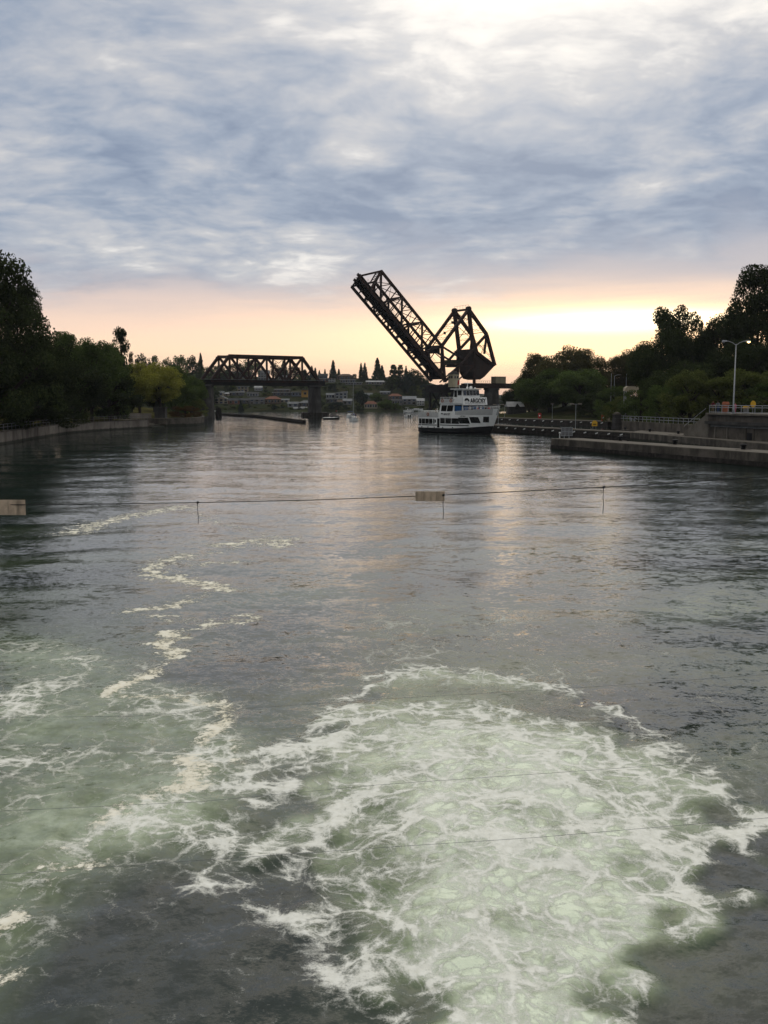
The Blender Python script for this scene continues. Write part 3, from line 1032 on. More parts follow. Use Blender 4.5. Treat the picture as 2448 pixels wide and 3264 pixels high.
for k in range(22):
    p = BA + (BB - BA) * ((k + 0.5) / 22) + bn_ * 1.5
    MB().box((p.x, p.y, 1.45), (3.1, 2.84, 0.2), math.atan2(bn_.y, bn_.x)).build('deck_panel', CONCT, bw)
for k in range(14):
    p = BA + (BB - BA) * ((k + 0.5) / 14) - bn_ * 0.14
    MB().beam((p.x - bd.x * 0.4, p.y - bd.y * 0.4, 0.95), (p.x + bd.x * 0.4, p.y + bd.y * 0.4, 1.12), 0.14, 0.18).build('cleat', WHITE, bw)
# retaining wall behind the middle quay with its railing
rw = [(46.6, 186), (45.2, 184.5), (48.5, 163), (51.9, 140.5)]
wall_along('retaining_wall', rw, -1.0, 3.0, 0.8, CONC, 'rough concrete retaining wall with a railing on it behind the lock quay', 'wall', 1, 4.0)
railing('retaining_wall_railing', [(46.0, 184.5, 3.0), (49.1, 163.2, 3.0), (52.4, 141, 3.0)], 0.95, 'grey two rail fence on top of the retaining wall', 1.8, GALV, (1.0, 0.5), 0.04)
# the big block with the platform
K0, K1 = Vector((47.4, 138.2)), Vector((53.4, 112.5))
kd = (K1 - K0).normalized()
kn_ = Vector((-kd.y, kd.x))
blk = thing('lock_block', 'big stained concrete block with a railed platform where people stand', 'block', (K0.x, K0.y, 1.5))
K2 = Vector((66, 58))
q = [K0, K1, K2, K2 + Vector((30, 0)), K0 + kn_ * 30]
MB().prism([(p.x, p.y, -1.0) for p in q], (0, 0, 5.85)).build('body', CONC, blk, bevel=0.08)
MB().prism([(p.x, p.y, 4.85) for p in [K0 - kn_ * 0.35 - kd * 0.3, K1 - kn_ * 0.35, K2 - Vector((0.4, 0)), K2 + Vector((30, 0)), K0 + kn_ * 30]], (0, 0, 0.28)).build('platform', CONCT, blk, bevel=0.04)
MB().beam((K0.x - kn_.x * 0.3, K0.y - kn_.y * 0.3, 3.75), (K1.x - kn_.x * 0.3, K1.y - kn_.y * 0.3, 3.75), 0.62, 0.42).build('ledge', PIERC, blk)
for zz in (3.42, 3.25):
    MB().tube([(K0.x - kn_.x * 0.2 + kd.x, K0.y - kn_.y * 0.2 + kd.y, zz), (K1.x - kn_.x * 0.2, K1.y - kn_.y * 0.2, zz)], 0.055, 6).build('pipe', GALV, blk)
p = K0 + kd * 10.2
MB().box((p.x - kn_.x * 0.02, p.y - kn_.y * 0.02, 2.0), (1.15, 0.1, 1.1), math.atan2(kd.y, kd.x)).build('opening', BLACKP, blk)
for k in (2.0, 5.0, 9.3, 11.1, 15.0):
    p = K0 + kd * k - kn_ * 0.06
    MB().box((p.x, p.y, 2.35), (0.28, 0.16, 1.7), math.atan2(kd.y, kd.x)).build('pilaster', CONCT if k < 6 else CONC, blk)
# ramp shaped wing wall
r0 = K0 - kd * 6.6
MB().prism([(r0.x, r0.y, 1.2), (K0.x, K0.y, 1.2), (K0.x, K0.y, 4.84), (K0.x - kd.x * 0.7, K0.y - kd.y * 0.7, 4.84), (r0.x, r0.y, 2.1)], kn_.to_3d() * 2.2).build('wing_wall', CONCT, blk)
MB().tube([(r0.x, r0.y, 3.0), (K0.x - kd.x * 0.8, K0.y - kd.y * 0.8, 5.75)], 0.04, 6).build('stair_rail', GALV, blk)
rp = [K0 + kn_ * 0.2 - kd * 0.1, K1 + kn_ * 0.2, Vector((60.4, 84))]
railing('platform_railing', [(p.x, p.y, 5.13) for p in rp], 1.1, 'white painted railing with mesh round the raised concrete platform', 1.55, GALV, (1.0, 0.74, 0.12), 0.05)

# ------------------------------------------------------------------ bollards, drums, boards, lamps on the quays
def bollard(p, label, s=1.0):
    r = thing('mooring_bollard', label, 'bollard', p, 0.4, 'mooring bollards')
    MB().box((0, 0, 0.035), (1.5 * s, 0.8 * s, 0.07)).build('base_plate', CONCL, r, local=True)
    MB().lathe((0, 0, 0.06), [(0.26 * s, 0), (0.22 * s, 0.25 * s), (0.24 * s, 0.36 * s), (0.36 * s, 0.42 * s), (0.36 * s, 0.52 * s), (0.25 * s, 0.60 * s)], 12).build('post', BLACKP, r, True, local=True)
    return r


for (px, py), lb in (((1977, 1406), 'black mushroom bollard on the near guide pier beside its grey board end'), ((2151, 1418), 'black mushroom bollard halfway along the near guide pier'),
                     ((2369, 1434), 'black mushroom bollard on the near guide pier in front of the square opening')):
    p = at_z(px, py, 1.535)
    bollard(p, lb)
for (px, py), lb in (((1993, 1371), 'small black bollard beside the stone pillar on the lock quay'), ((2071, 1377), 'small black bollard on the quay below the retaining wall'),
                     ((2162, 1384), 'small black bollard next to planks by the wing wall')):
    bollard(at_z(px, py, 1.535), lb, 0.8)
pk_ = thing('plank_stack', 'pale wooden planks lying on the quay by the wing wall', 'planks', at_z(2165, 1388, 1.535), math.atan2(kd.y, kd.x))
for k in range(3):
    MB().box((0.2 * k, 0.4 * k - 0.4, 0.06 + 0.0 * k), (4.6 - 0.5 * k, 0.3, 0.10)).build('plank', CONCL, pk_, local=True)


def drum(px, py, label, m=REDP, h=1.55, r=0.48, d=None):
    p = at_z(px, py, 1.55)
    o = thing('red_drum', label, 'drum', p, 0, 'red drums on the guide walls')
    MB().lathe((0, 0, 0), [(r, 0), (r, 0.1), (r * 1.05, 0.12), (r, 0.15), (r, h / 2 - 0.02), (r * 1.05, h / 2), (r, h / 2 + 0.03), (r, h - 0.14), (r * 1.05, h - 0.1), (r, h - 0.06), (r * 0.96, h)], 16).build('body', m, o, True, local=True)
    MB().lathe((0, 0, h), [(r * 0.9, 0), (r * 0.9, 0.03), (r * 0.3, 0.05)], 14).build('lid', m, o, local=True)
    MB().box((-0.1, -r * 0.985, h * 0.55), (0.34, 0.05, 0.42)).build('plate', WHITE, o, local=True)
    return o


drum(1580, 1330, 'red drum on the rear guide wall in front of the dark bridge pier')
drum(1720, 1334, 'red drum on the rear guide wall beneath the round leafy trees')
drum(1922, 1341.5, 'red drum at the railing end of the rear guide wall by a tan panel')

# grey board with frame on the near pier
p = at_z(1806, 1397, 1.53)
gb = thing('framed_grey_board', 'grey framed board on two legs at the end of the near guide pier', 'board', p, 0.25)
MB().box((0, 0, 0.95), (1.72, 0.05, 1.15)).build('panel', GALVD, gb, local=True)
for x in (-0.86, -0.3, 0.3, 0.86):
    MB().box((x, -0.05, 0.95), (0.07, 0.06, 1.22)).build('frame_bar', GALV, gb, local=True)
for z in (0.36, 0.95, 1.54):
    MB().box((0, -0.085, z), (1.8, 0.04, 0.07)).build('frame_bar', GALV, gb, local=True)
for x in (-0.35, 0.4):
    MB().box((x, 0.05, 0.2), (0.09, 0.09, 0.5)).build('leg', GALV, gb, local=True)
p = at_z(1784, 1396.5, 1.53)
mk = thing('white_marker_post', 'short white marker post with a small head at the tip of the near pier', 'post', p)
MB().lathe((0, 0, 0), [(0.10, 0), (0.08, 0.1), (0.07, 0.62)], 8).build('post', WHITE, mk, local=True)
MB().lathe((0, 0, 0.62), [(0.05, 0), (0.15, 0.06), (0.15, 0.2), (0.05, 0.26)], 10).build('head', WHITE, mk, True, local=True)

# yellow house shaped board
p = at_z(1895, 1367, 1.53)
yb = thing('yellow_number_board', 'yellow board with a gabled top standing on the lock guide wall', 'sign', p, 0.05)
MB().prism([(-0.52, 0, 0.52), (0.52, 0, 0.52), (0.52, 0, 1.25), (0.22, 0, 1.58), (-0.22, 0, 1.58), (-0.52, 0, 1.25)], (0, 0.10, 0)).build('board', YELP, yb, local=True)
for x in (-0.3, 0.3):
    MB().box((x, 0.14, 0.5), (0.08, 0.08, 1.0)).build('leg', GALVD, yb, local=True)
MB().box((0, -0.012, 0.88), (0.62, 0.02, 0.16)).build('dark_mark', BLACKP, yb, local=True)

# stone pillar
p = at_z(1965, 1370, 1.53)
sp_ = thing('stone_pillar', 'stout dark stone pillar with a rounded cap on the lock quay', 'pillar', p, 0.3)
for k in range(4):
    w = 1.42 - 0.09 * k
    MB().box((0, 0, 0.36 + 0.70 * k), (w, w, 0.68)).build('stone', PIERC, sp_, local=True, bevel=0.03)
MB().box((0, 0, 2.86), (1.35, 1.35, 0.18)).build('cap_slab', CONC, sp_, local=True, bevel=0.03)
MB().lathe((0, 0, 2.95), [(0.55, 0), (0.5, 0.14), (0.36, 0.26), (0.15, 0.33)], 12).build('cap_dome', CONC, sp_, True, local=True)
# tan panel and grey kiosk beyond the rear wall
p = at_z(1938, 1341, 1.6)
tpn = thing('notice_stand', 'tan plywood panel beside a red drum at the rear guide wall', 'notice', p)
MB().box((0, 0, 0.75), (1.0, 0.08, 1.3)).build('panel', BOARD, tpn, local=True)
for x in (-0.4, 0.4):
    MB().box((x, 0.08, 0.6), (0.08, 0.08, 1.2)).build('leg', TIMB, tpn, local=True)


def t_lamp(px, py, top_py, label, z=1.55, w=2.4, rz=0.0):
    p = at_z(px, py, z)
    d = p.y
    h = (py - top_py) * d / FPX
    o = thing('quay_lamp', label, 'lamp', p, rz, 'two headed quay lamps')
    MB().tube([(0, 0, 0), (0, 0, 0.3), (0, 0, h)], [0.09, 0.06, 0.045], 8).build('pole', GALV, o, local=True)
    MB().beam((-w / 2, 0, h), (w / 2, 0, h), 0.05, 0.06).build('arm', GALV, o, local=True)
    for s in (-1, 1):
        MB().hexa([(s * w / 2 - 0.42, -0.16, h - 0.03), (s * w / 2 + 0.42, -0.16, h - 0.03), (s * w / 2 + 0.42, 0.16, h - 0.03), (s * w / 2 - 0.42, 0.16, h - 0.03),
                   (s * w / 2 - 0.32, -0.1, h + 0.13), (s * w / 2 + 0.32, -0.1, h + 0.13), (s * w / 2 + 0.32, 0.1, h + 0.13), (s * w / 2 - 0.32, 0.1, h + 0.13)]).build('lamp_head', CONCL, o, local=True)
    return o


t_lamp(1834, 1366, 1289, 'slim quay lamp on the timber guide wall behind the framed grey board', w=1.5)
t_lamp(1588, 1351, 1290.5, 'slim quay lamp with two flat heads on the timber guide wall beyond the ferry bow', w=1.8)
t_lamp(1760, 1333.5, 1288.5, 'slim quay lamp on the rear guide wall below the leafy trees', w=1.2, rz=1.0)
t_lamp(1608, 1329, 1292, 'slim quay lamp on the rear guide wall near the bridge pier', w=1.0, rz=1.2)

# street lamp with two curved arms, one lit
base = at_y(2337, 1312, 131)
base.z = 5.12
sl_ = thing('street_lamp', 'tall grey street lamp with two curved arms, one bulb lit orange', 'street lamp', base)
hgt = (1312 - 1094) * 131 / FPX
LAMPG = bpy.data.materials.new('lit_sodium_lens')
LAMPG.use_nodes = True
bs = LAMPG.node_tree.nodes['Principled BSDF']
bs.inputs['Emission Color'].default_value = (1.0, 0.62, 0.22, 1)
bs.inputs['Emission Strength'].default_value = 6.0
MB().tube([(0, 0, 0), (0, 0, 0.5), (0, 0, hgt)], [0.16, 0.11, 0.065], 10).build('pole', GALV, sl_, True, local=True)
MB().box((0, 0, 0.05), (0.5, 0.5, 0.1)).build('base_plate', GALV, sl_, local=True)
for s in (-1, 1):
    arm = MB().tube([(0, 0, hgt - 0.2), (s * 0.45, 0, hgt + 0.15), (s * 1.0, 0, hgt + 0.36), (s * 1.45, 0, hgt + 0.42)], [0.05, 0.045, 0.04, 0.04], 8).build('arm', GALV, sl_, True, local=True)
    MB().hexa([(s * 1.6 - 0.36, -0.14, hgt + 0.33), (s * 1.6 + 0.36, -0.14, hgt + 0.33), (s * 1.6 + 0.36, 0.14, hgt + 0.33), (s * 1.6 - 0.36, 0.14, hgt + 0.33),
               (s * 1.6 - 0.22, -0.08, hgt + 0.52), (s * 1.6 + 0.3, -0.08, hgt + 0.50), (s * 1.6 + 0.3, 0.08, hgt + 0.50), (s * 1.6 - 0.22, 0.08, hgt + 0.52)]).build('lamp_head', GALV, arm, local=True)
    MB().lathe((s * 1.72, 0, hgt + 0.12), [(0.04, 0), (0.15, 0.05), (0.21, 0.15), (0.21, 0.21)], 12).build('lens', LAMPG if s > 0 else GALVD, arm, True, local=True)
# things on the platform
def on_platform(px, back=0.0):
    v = ray(px, 1290)
    # along the railing line K0-K1, a little behind it
    a = K0 + kn_ * (0.7 + back)
    den = v.x * kd.y - v.y * kd.x
    t_ = (a.x * kd.y - a.y * kd.x) / den
    return Vector((v.x * t_, v.y * t_, 5.13))


o = thing('terracotta_bin', 'round terracotta coloured bin behind the platform railing', 'bin', on_platform(2313, 0.8))
MB().lathe((0, 0, 0), [(0.42, 0), (0.44, 0.3), (0.50, 1.25), (0.52, 1.30), (0.52, 1.42), (0.40, 1.55), (0.40, 1.62)], 14).build('body', ORNG, o, True, local=True)
MB().lathe((0, 0, 1.62), [(0.30, 0), (0.30, 0.04)], 12).build('lid', PIERC, o, local=True)
o = thing('yellow_oval_sign', 'upright yellow oval sign on a post behind the platform railing', 'sign', on_platform(2401, 0.8))
MB().prism([(0.36 * math.cos(a), 0, 1.32 + 0.46 * math.sin(a)) for a in np.linspace(0, 2 * math.pi, 20, endpoint=False)], (0, 0.06, 0)).build('plate', YELP, o, local=True)
MB().tube([(0, 0.09, 0), (0, 0.09, 1.5)], 0.035, 6).build('post', GALV, o, local=True)
o = thing('yellow_arch_sign', 'low arched yellow panel behind the platform railing', 'sign', on_platform(2379, 0.8))
MB().prism([(0.52 * math.cos(a), 0, 0.72 + 0.40 * math.sin(a)) for a in np.linspace(0, math.pi, 14)], (0, 0.06, 0)).build('plate', YELP, o, local=True)
MB().box((0, 0.08, 0.36), (0.8, 0.08, 0.72)).build('stand', GALVD, o, local=True)

# ------------------------------------------------------------------ railway bridge
BU = Vector((0.838, 0.5457, 0)).normalized()
BN = Vector((BU.y, -BU.x, 0))                 # towards the camera side
B0 = at_y(672, 1209, 360.0)
BW = 10.4


def bp(px, py, off=0.0):
    """pixel laid on the vertical plane of the near trusses (off = metres further away)"""
    v = ray(px, py)
    a = B0 - BN * off
    k = (a.x * BN.x + a.y * BN.y) / (v.x * BN.x + v.y * BN.y)
    return Vector((v.x * k, v.y * k, EYE + v.z * k))


def sz(s, z, off=0.0):
    p = B0 + BU * s - BN * off
    return Vector((p.x, p.y, z))


def s_of(p):
    return (p - B0).dot(BU)


# fixed through truss
fx = thing('truss_bridge_span', 'dark rust coloured railway truss span resting on two piers over the channel', 'bridge', (B0.x, B0.y, 12.5))
SL = s_of(bp(1018, 1214))
zb, zt = 14.2, bp(731, 1134).z
pan = SL / 6
for off in (0.0, BW):
    top = [sz(pan * k, zt, off) for k in range(1, 6)]
    bot = [sz(pan * k, zb, off) for k in range(7)]
    MB().beam(top[0] - BU * 0.3, top[-1] + BU * 0.3, 1.0, 1.15).build('top_chord', STEEL, fx)
    MB().beam(bot[0], bot[-1], 0.7, 0.9).build('bottom_chord', STEEL, fx)
    MB().beam(bot[0], top[0], 1.05, 1.05, BN).build('end_post', STEEL, fx)
    MB().beam(bot[6], top[4], 1.05, 1.05, BN).build('end_post', STEEL, fx)
    for k in range(1, 6):
        MB().beam(bot[k], top[k - 1], 0.62, 0.62, BN).build('vertical', STEEL, fx)
    for a, c in ((top[0], bot[2]), (bot[2], top[2]), (top[2], bot[4]), (bot[4], top[4])):
        MB().beam(a, c, 0.80, 0.80, BN).build('diagonal', STEEL, fx)
    for k in (1, 3, 5):
        MB().prism([top[k - 1] + Vector((0, 0, -0.9)) - BU * 0.8 - BN * 0.30, top[k - 1] + Vector((0, 0, -0.9)) + BU * 0.8 - BN * 0.30, top[k - 1] + BU * 1.2 - BN * 0.30, top[k - 1] - BU * 1.2 - BN * 0.30], BN * 0.6).build('gusset', STEEL, fx)
    # sub struts in the end panels
    MB().beam((bot[0] + top[0]) / 2, bot[1], 0.5, 0.5, BN).build('sub_strut', STEEL, fx)
    MB().beam((bot[6] + top[4]) / 2, bot[5], 0.5, 0.5, BN).build('sub_strut', STEEL, fx)
    MB().beam(sz(-9, zb - 0.55, off), sz(SL + 2.5, zb - 0.55, off), 0.6, 2.0).build('stringer', STEEL2, fx)
for k in range(1, 6):
    MB().beam(sz(pan * k, zt - 0.2, 0), sz(pan * k, zt - 0.2, BW), 0.35, 0.5).build('sway_strut', STEEL, fx)
    MB().beam(sz(pan * k, zt - 0.5, 0.2), sz(pan * k, zt - 2.2, BW / 2), 0.14, 0.14).build('sway_brace', STEEL, fx)
    MB().beam(sz(pan * k, zt - 2.2, BW / 2), sz(pan * k, zt - 0.5, BW - 0.2), 0.14, 0.14).build('sway_brace', STEEL, fx)
for k in range(1, 5):
    MB().beam(sz(pan * k, zt, 0), sz(pan * (k + 1), zt, BW), 0.16, 0.16).build('top_lateral', STEEL, fx)
    MB().beam(sz(pan * k, zt + 0.01, BW), sz(pan * (k + 1), zt + 0.01, 0), 0.16, 0.16).build('top_lateral', STEEL, fx)
for s in (pan, pan * 5):
    MB().beam(sz(s, zt - 0.1, 0), sz(s, zt - 0.1, BW), 0.7, 0.7).build('portal_strut', STEEL, fx)
for k in range(7):
    MB().beam(sz(pan * k, zb - 0.6, 0), sz(pan * k, zb - 0.6, BW), 0.5, 1.4).build('floor_beam', STEEL2, fx)
MB().beam(sz(-9, zb + 0.2, BW / 2), sz(SL + 2.5, zb + 0.2, BW / 2), BW - 1.6, 0.35).build('deck', STEEL2, fx)
MB().beam(sz(-9, zb + 0.62, -0.75), sz(SL + 1, zb + 0.62, -0.75), 0.9, 0.08).build('walkway', GALVD, fx)


def pier(name, label, s, halfu, z1, foot=None, axis=(-0.12, 0.993)):
    c = sz(s, 0, BW / 2)
    BN = Vector((-axis[0], -axis[1], 0)).normalized()      # the piers follow the channel, skew to the bridge
    BU = Vector((-BN.y, BN.x, 0))
    o = thing(name, label, 'bridge pier', (c.x, c.y, 0))
    lo, hi = 1.22, 1.0
    nb = BW / 2 + 1.6
    v = []
    for z, k in ((-3.0, lo), (z1, hi)):
        for du, dn in ((-halfu * k, -nb * k), (halfu * k, -nb * k), (halfu * k, nb * k), (-halfu * k, nb * k)):
            q = c + BU * du + BN * dn
            v.append((q.x, q.y, z))
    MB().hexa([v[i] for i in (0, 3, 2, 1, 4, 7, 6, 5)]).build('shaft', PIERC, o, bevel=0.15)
    v = []
    MB().beam(c - BN * (nb + 0.5) + Vector((0, 0, z1 + 0.35)), c + BN * (nb + 0.5) + Vector((0, 0, z1 + 0.35)), halfu * 2 + 0.8, 0.7).build('cap', PIERC, o)
    if foot:
        MB().beam(c - BN * (nb + 4) + Vector((0, 0, 0.1)), c + BN * (nb + 4) + Vector((0, 0, 0.1)), foot, 3.6).build('footing', TIMB, o)
        for k in range(9):
            q = c + BN * (nb + 4.05) + BU * (-foot / 2 + foot * (k + 0.5) / 9)
            MB().tube([(q.x, q.y, -2), (q.x, q.y, 2.0)], 0.28, 8).build('fender_pile', TIMB, o)
    return o


zpt = zb - 2.1
pier('stone_bridge_pier', 'dark tapering stone pier at the wooded end of the truss span', 0.5, 2.0, zpt)
pier('wide_bridge_pier', 'dark pier on a timber footing between the truss span and the open channel', SL + 0.5, 2.2, zpt, 10.5)
ap0 = sz(-8.5, 0)
pier('shore_bridge_pier', 'shaded bridge pier hidden among bank trees at the shore end of the truss', -30, 2.0, zpt)
sh = thing('shore_girder_span', 'dark plate girder span leading from the truss into the bank trees', 'bridge', sz(-10, 12))
for off in (0.6, BW - 0.6):
    MB().beam(sz(-60, zb - 0.4, off), sz(-9.2, zb - 0.4, off), 0.5, 2.2).build('girder', STEEL, sh)
MB().beam(sz(-60, zb + 0.2, BW / 2), sz(-9.2, zb + 0.2, BW / 2), BW - 2.2, 0.35).build('deck', STEEL2, sh)

# ---- bascule span, leaf raised
bs_root = thing('bascule_bridge', 'raised dark steel bascule railway bridge with counterweight truss and tower', 'bridge', bp(1420, 1250, BW / 2))
leaf = MB().beam(bp(1418, 1213, -0.2), bp(1418, 1213, BW + 0.2), 1.6, 1.6).build('bascule_leaf', STEEL, bs_root)
T0, TIP = bp(1418, 1213), bp(1142, 881)
LD = (TIP - T0)
LL = LD.length
LD.normalize()
LUP = Vector((0, 0, 1)) - LD * LD.z
LUP -= BN * LUP.dot(BN)
LUP.normalize()                                # square to the leaf, towards its top chord


def leafp(a, h, off=0.0):
    return T0 + LD * a + LUP * h - BN * off


def ah(px, py, off=0.0):
    p = bp(px, py, off) - T0 + BN * off
    return p.dot(LD), p.dot(LUP)


A_ = ah(1215, 864)
H_ = ah(1408, 1103)
aT, hT = A_
aH, hH = H_
hm = (hT + hH) / 2


def leaf_truss(off, tip_a, top_a):
    nodes = [aH + (aT - aH) * f for f in (0, 1 / 6, 2 / 6, 3 / 6, 4 / 6, 5 / 6, 1.0)]
    tops = [a for a in nodes if a < top_a + 0.5]
    if top_a < nodes[-1] - 0.5:
        tops = [a for a in nodes if a < top_a - 2.5] + [top_a]

    def ht(a):
        return hH + (hT - hH) * (a - aH) / (aT - aH)
    P = lambda a, h: leafp(a, h, off)
    MB().beam(P(0, 0), P(tip_a, 0), 0.8, 1.1, LUP).build('bottom_chord', STEEL, leaf)
    MB().beam(P(aH - 0.3, ht(aH)), P(top_a + 0.25, ht(top_a)), 0.85, 1.05, LUP).build('top_chord', STEEL, leaf)
    MB().beam(P(top_a, ht(top_a)), P(tip_a, 0), 0.8, 0.9, BN).build('end_post', STEEL, leaf)
    MB().beam(P(top_a, ht(top_a)), P((top_a + tip_a) / 2 - 5.2, 0), 0.7, 0.75, BN).build('diagonal', STEEL, leaf)
    MB().beam(P(0, 0), P(aH, ht(aH)), 1.0, 1.1, BN).build('hip_post', STEEL, leaf)
    # zigzag web
    bots = []
    step = (aT - aH) / 6
    tn = [aH, aH + 2 * step, aH + 4 * step, top_a]
    off_b = ah(1212, 968)[0] - aT
    for i, a in enumerate(tn):
        b0 = a + off_b if i == 3 else a + off_b
        if b0 > 1.0:
            MB().beam(P(a, ht(a)), P(b0, 0), 0.68, 0.72, BN).build('web_member', STEEL, leaf)
        b1 = (tn[i + 1] + off_b) if i < 3 else None
        if b1 is not None:
            MB().beam(P(a, ht(a)), P(b1, 0), 0.72, 0.78, BN).build('web_member', STEEL, leaf)
    for a in [aH + k * step for k in range(1, 6)] + [aH + (k + 0.5) * step for k in range(0, 5)]:
        if a < top_a - 1:
            MB().beam(P(a, ht(a)), P(a - 0.3, 0), 0.36, 0.42, BN).build('sub_vertical', STEEL, leaf)
    for a in [aH, aH + 2 * step, aH + 4 * step]:
        MB().prism([P(a - 1.1, ht(a) - 0.2) + BN * 0.31, P(a + 1.1, ht(a) - 0.2) + BN * 0.31, P(a + 0.6, ht(a) - 1.2) + BN * 0.31, P(a - 0.6, ht(a) - 1.2) + BN * 0.31], -BN * 0.62).build('gusset', STEEL, leaf)
    MB().beam(P(aH * 0.42, 0.2), P(aH * 0.55, ht(aH) * 0.56), 0.3, 0.3, BN).build('sub_strut', STEEL, leaf)
    return ht


tipF, topF = ah(1118, 916, BW)[0], ah(1193, 900, BW)[0]
htf = leaf_truss(0.0, LL, aT)
leaf_truss(BW, tipF, topF)
step = (aT - aH) / 6
# floor: beams, stringers, deck slab leaving a slot beside the far chord
nfl = 13
for k in range(nfl + 1):
    f = k / nfl
    MB().beam(leafp(1.0 + (LL - 1.2) * f, 0.75, 0), leafp(1.0 + (tipF - 1.2) * f, 0.75, BW), 0.55, 1.3, LUP).build('floor_beam', STEEL2, leaf)
for o_ in (2.2, 4.2, 6.2, 8.0):
    tl = LL + (tipF - LL) * o_ / BW
    MB().beam(leafp(0.5, 1.0, o_), leafp(tl - 0.2, 1.0, o_), 0.4, 0.9, LUP).build('stringer', STEEL2, leaf)
t8 = LL + (tipF - LL) * 8.6 / BW
MB().prism([leafp(0.3, 1.25, 0.35), leafp(LL - 0.1, 1.25, 0.35), leafp(t8, 1.25, 8.7), leafp(0.3, 1.25, 8.7)], LUP * 0.5).build('deck', STEEL2, leaf)
for o_ in (1.6, 3.0, 5.6, 7.0):
    tl = LL + (tipF - LL) * o_ / BW
    MB().beam(leafp(2, 1.86, o_), leafp(tl + 0.9, 1.86, o_), 0.16, 0.22, LUP).build('rail', STEEL, leaf)
for o_ in (1.0, 2.2, 6.4, 7.6):
    tl = LL + (tipF - LL) * o_ / BW
    MB().beam(leafp(tl - 0.5, 1.2, o_), leafp(tl + 1.1, 1.2, o_), 0.5, 0.35, LUP).build('end_lock', STEEL, leaf)
# walkway hand rail beside the track
for hgt_ in (2.3, 2.9):
    MB().tube([leafp(2, hgt_, 0.6), leafp(LL - 4, hgt_, 0.6)], 0.05, 5).build('hand_rail', STEEL, leaf)
# top lateral system
for k in range(0, 7):
    a = aH + k * step
    af = min(a, topF)
    MB().beam(leafp(a, htf(a), 0), leafp(af, htf(af), BW), 0.34, 0.5 if k % 2 == 0 else 0.3).build('top_strut', STEEL, leaf)
    if k < 6:
        a2 = min(a + step, topF)
        MB().beam(leafp(a, htf(a) + 0.05, 0), leafp(a2, htf(a2) + 0.05, BW), 0.12, 0.3).build('top_lateral', STEEL, leaf)
        MB().beam(leafp(a + step, htf(a + step), 0), leafp(min(a, topF), htf(a), BW), 0.12, 0.3).build('top_lateral', STEEL, leaf)
for k in (2, 4):
    a = aH + k * step
    MB().beam(leafp(a, htf(a) - 1.6, 0), leafp(a, htf(a) - 1.6, BW), 0.3, 0.3).build('sway_strut', STEEL, leaf)
    MB().beam(leafp(a, htf(a) - 1.6, 0), leafp(a, htf(a) - 0.2, BW / 2), 0.14, 0.14).build('sway_brace', STEEL, leaf)
    MB().beam(leafp(a, htf(a) - 1.6, BW), leafp(a, htf(a) - 0.2, BW / 2), 0.14, 0.14).build('sway_brace', STEEL, leaf)
# portal at the tip: latticed frame between the two top corners
MB().beam(leafp(aT, hT - 0.2, 0), leafp(topF, htf(topF) - 0.2, BW), 0.9, 0.9, LUP).build('portal_strut', STEEL, leaf)
for k in range(4):
    f0, f1 = k / 4, (k + 1) / 4
    q0 = leafp(aT, hT - 0.4, 0).lerp(leafp(topF, htf(topF) - 0.4, BW), f0)
    q1 = leafp(aT + 1.2, hT - 2.0, 0).lerp(leafp(topF + 1.2, htf(topF) - 2.0, BW), f1)
    MB().beam(q0, q1, 0.2, 0.2).build('portal_lattice', STEEL, leaf)
MB().beam(leafp(aT + 1.3, hT - 2.1, 0), leafp(topF + 1.3, htf(topF) - 2.1, BW), 0.4, 0.4).build('portal_strut', STEEL, leaf)
# deep cross girder and frame at the hip
g = [bp(1361, 1106, BW), bp(1408, 1103, 0)]
MB().beam(leafp(aH, hH - 1.9, 0.2), leafp(aH, hH - 1.9, BW - 0.2), 1.0, 3.4).build('hip_girder', STEEL2, leaf)
MB().beam(leafp(aH * 0.55, hH * 0.5, 0.2), leafp(aH * 0.55, hH * 0.5, BW - 0.2), 0.35, 0.4).build('hip_strut', STEEL, leaf)
for a, c in ((0.2, BW / 2), (BW - 0.2, BW / 2)):
    MB().beam(leafp(aH * 0.62, hH * 0.60, a), leafp(aH * 0.85, hH * 0.80, c), 0.3, 0.35).build('hip_brace', STEEL, leaf)

# ---- counterweight truss
cw = MB().beam(bp(1508, 1112, -0.3), bp(1508, 1112, BW + 0.3), 1.0, 1.0).build('counterweight_truss', STEEL, bs_root)
PX = dict(P1=(1493.5, 986), P2=(1551, 1066), P3=(1577, 1165), P4=(1508.5, 1112), P5=(1543.5, 1128), H=(1408, 1103), M=(1505, 1064))
near = {k: bp(*v) for k, v in PX.items()}
for off in (0.0, BW):
    q = {k: v - BN * off for k, v in near.items()}
    for a, c, w in (('H', 'P1', 1.2), ('P1', 'P2', 1.35), ('P2', 'P3', 1.25), ('P1', 'P4', 1.4), ('P2', 'P4', 1.05), ('P2', 'P5', 0.8), ('M', 'P2', 0.0)):
        if w:
            MB().beam(q[a], q[c], w, w, BN).build('link' if a == 'H' else 'truss_member', STEEL, cw)
    MB().beam(q['P4'], q['P3'], 0.7, 0.9, BN).build('counterweight_beam', STEEL, cw)
    n_ = 10
    a = q['P1']
    c1 = q['P1'] + Vector((0, 0, 0.2))
    MB().tube([c1 + BN * 0.75, c1 - BN * 0.75], 1.15, 12).build('link_pin', STEEL2, cw)
    # diagonal lattice members
    MB().beam(q['P1'].lerp(q['P4'], 0.62), q['P2'].lerp(q['P1'], 0.10), 0.3, 0.3, BN).build('sub_member', STEEL, cw)
    for k in range(1, 8):
        f = k / 8
        MB().box(q['P2'].lerp(q['P3'], f) + BU * 0.0 - Vector((0, 0, 0)) + BN * 0.52, (0.2, 0.08, 0.6)).build('lacing_plate', PIERC, cw)
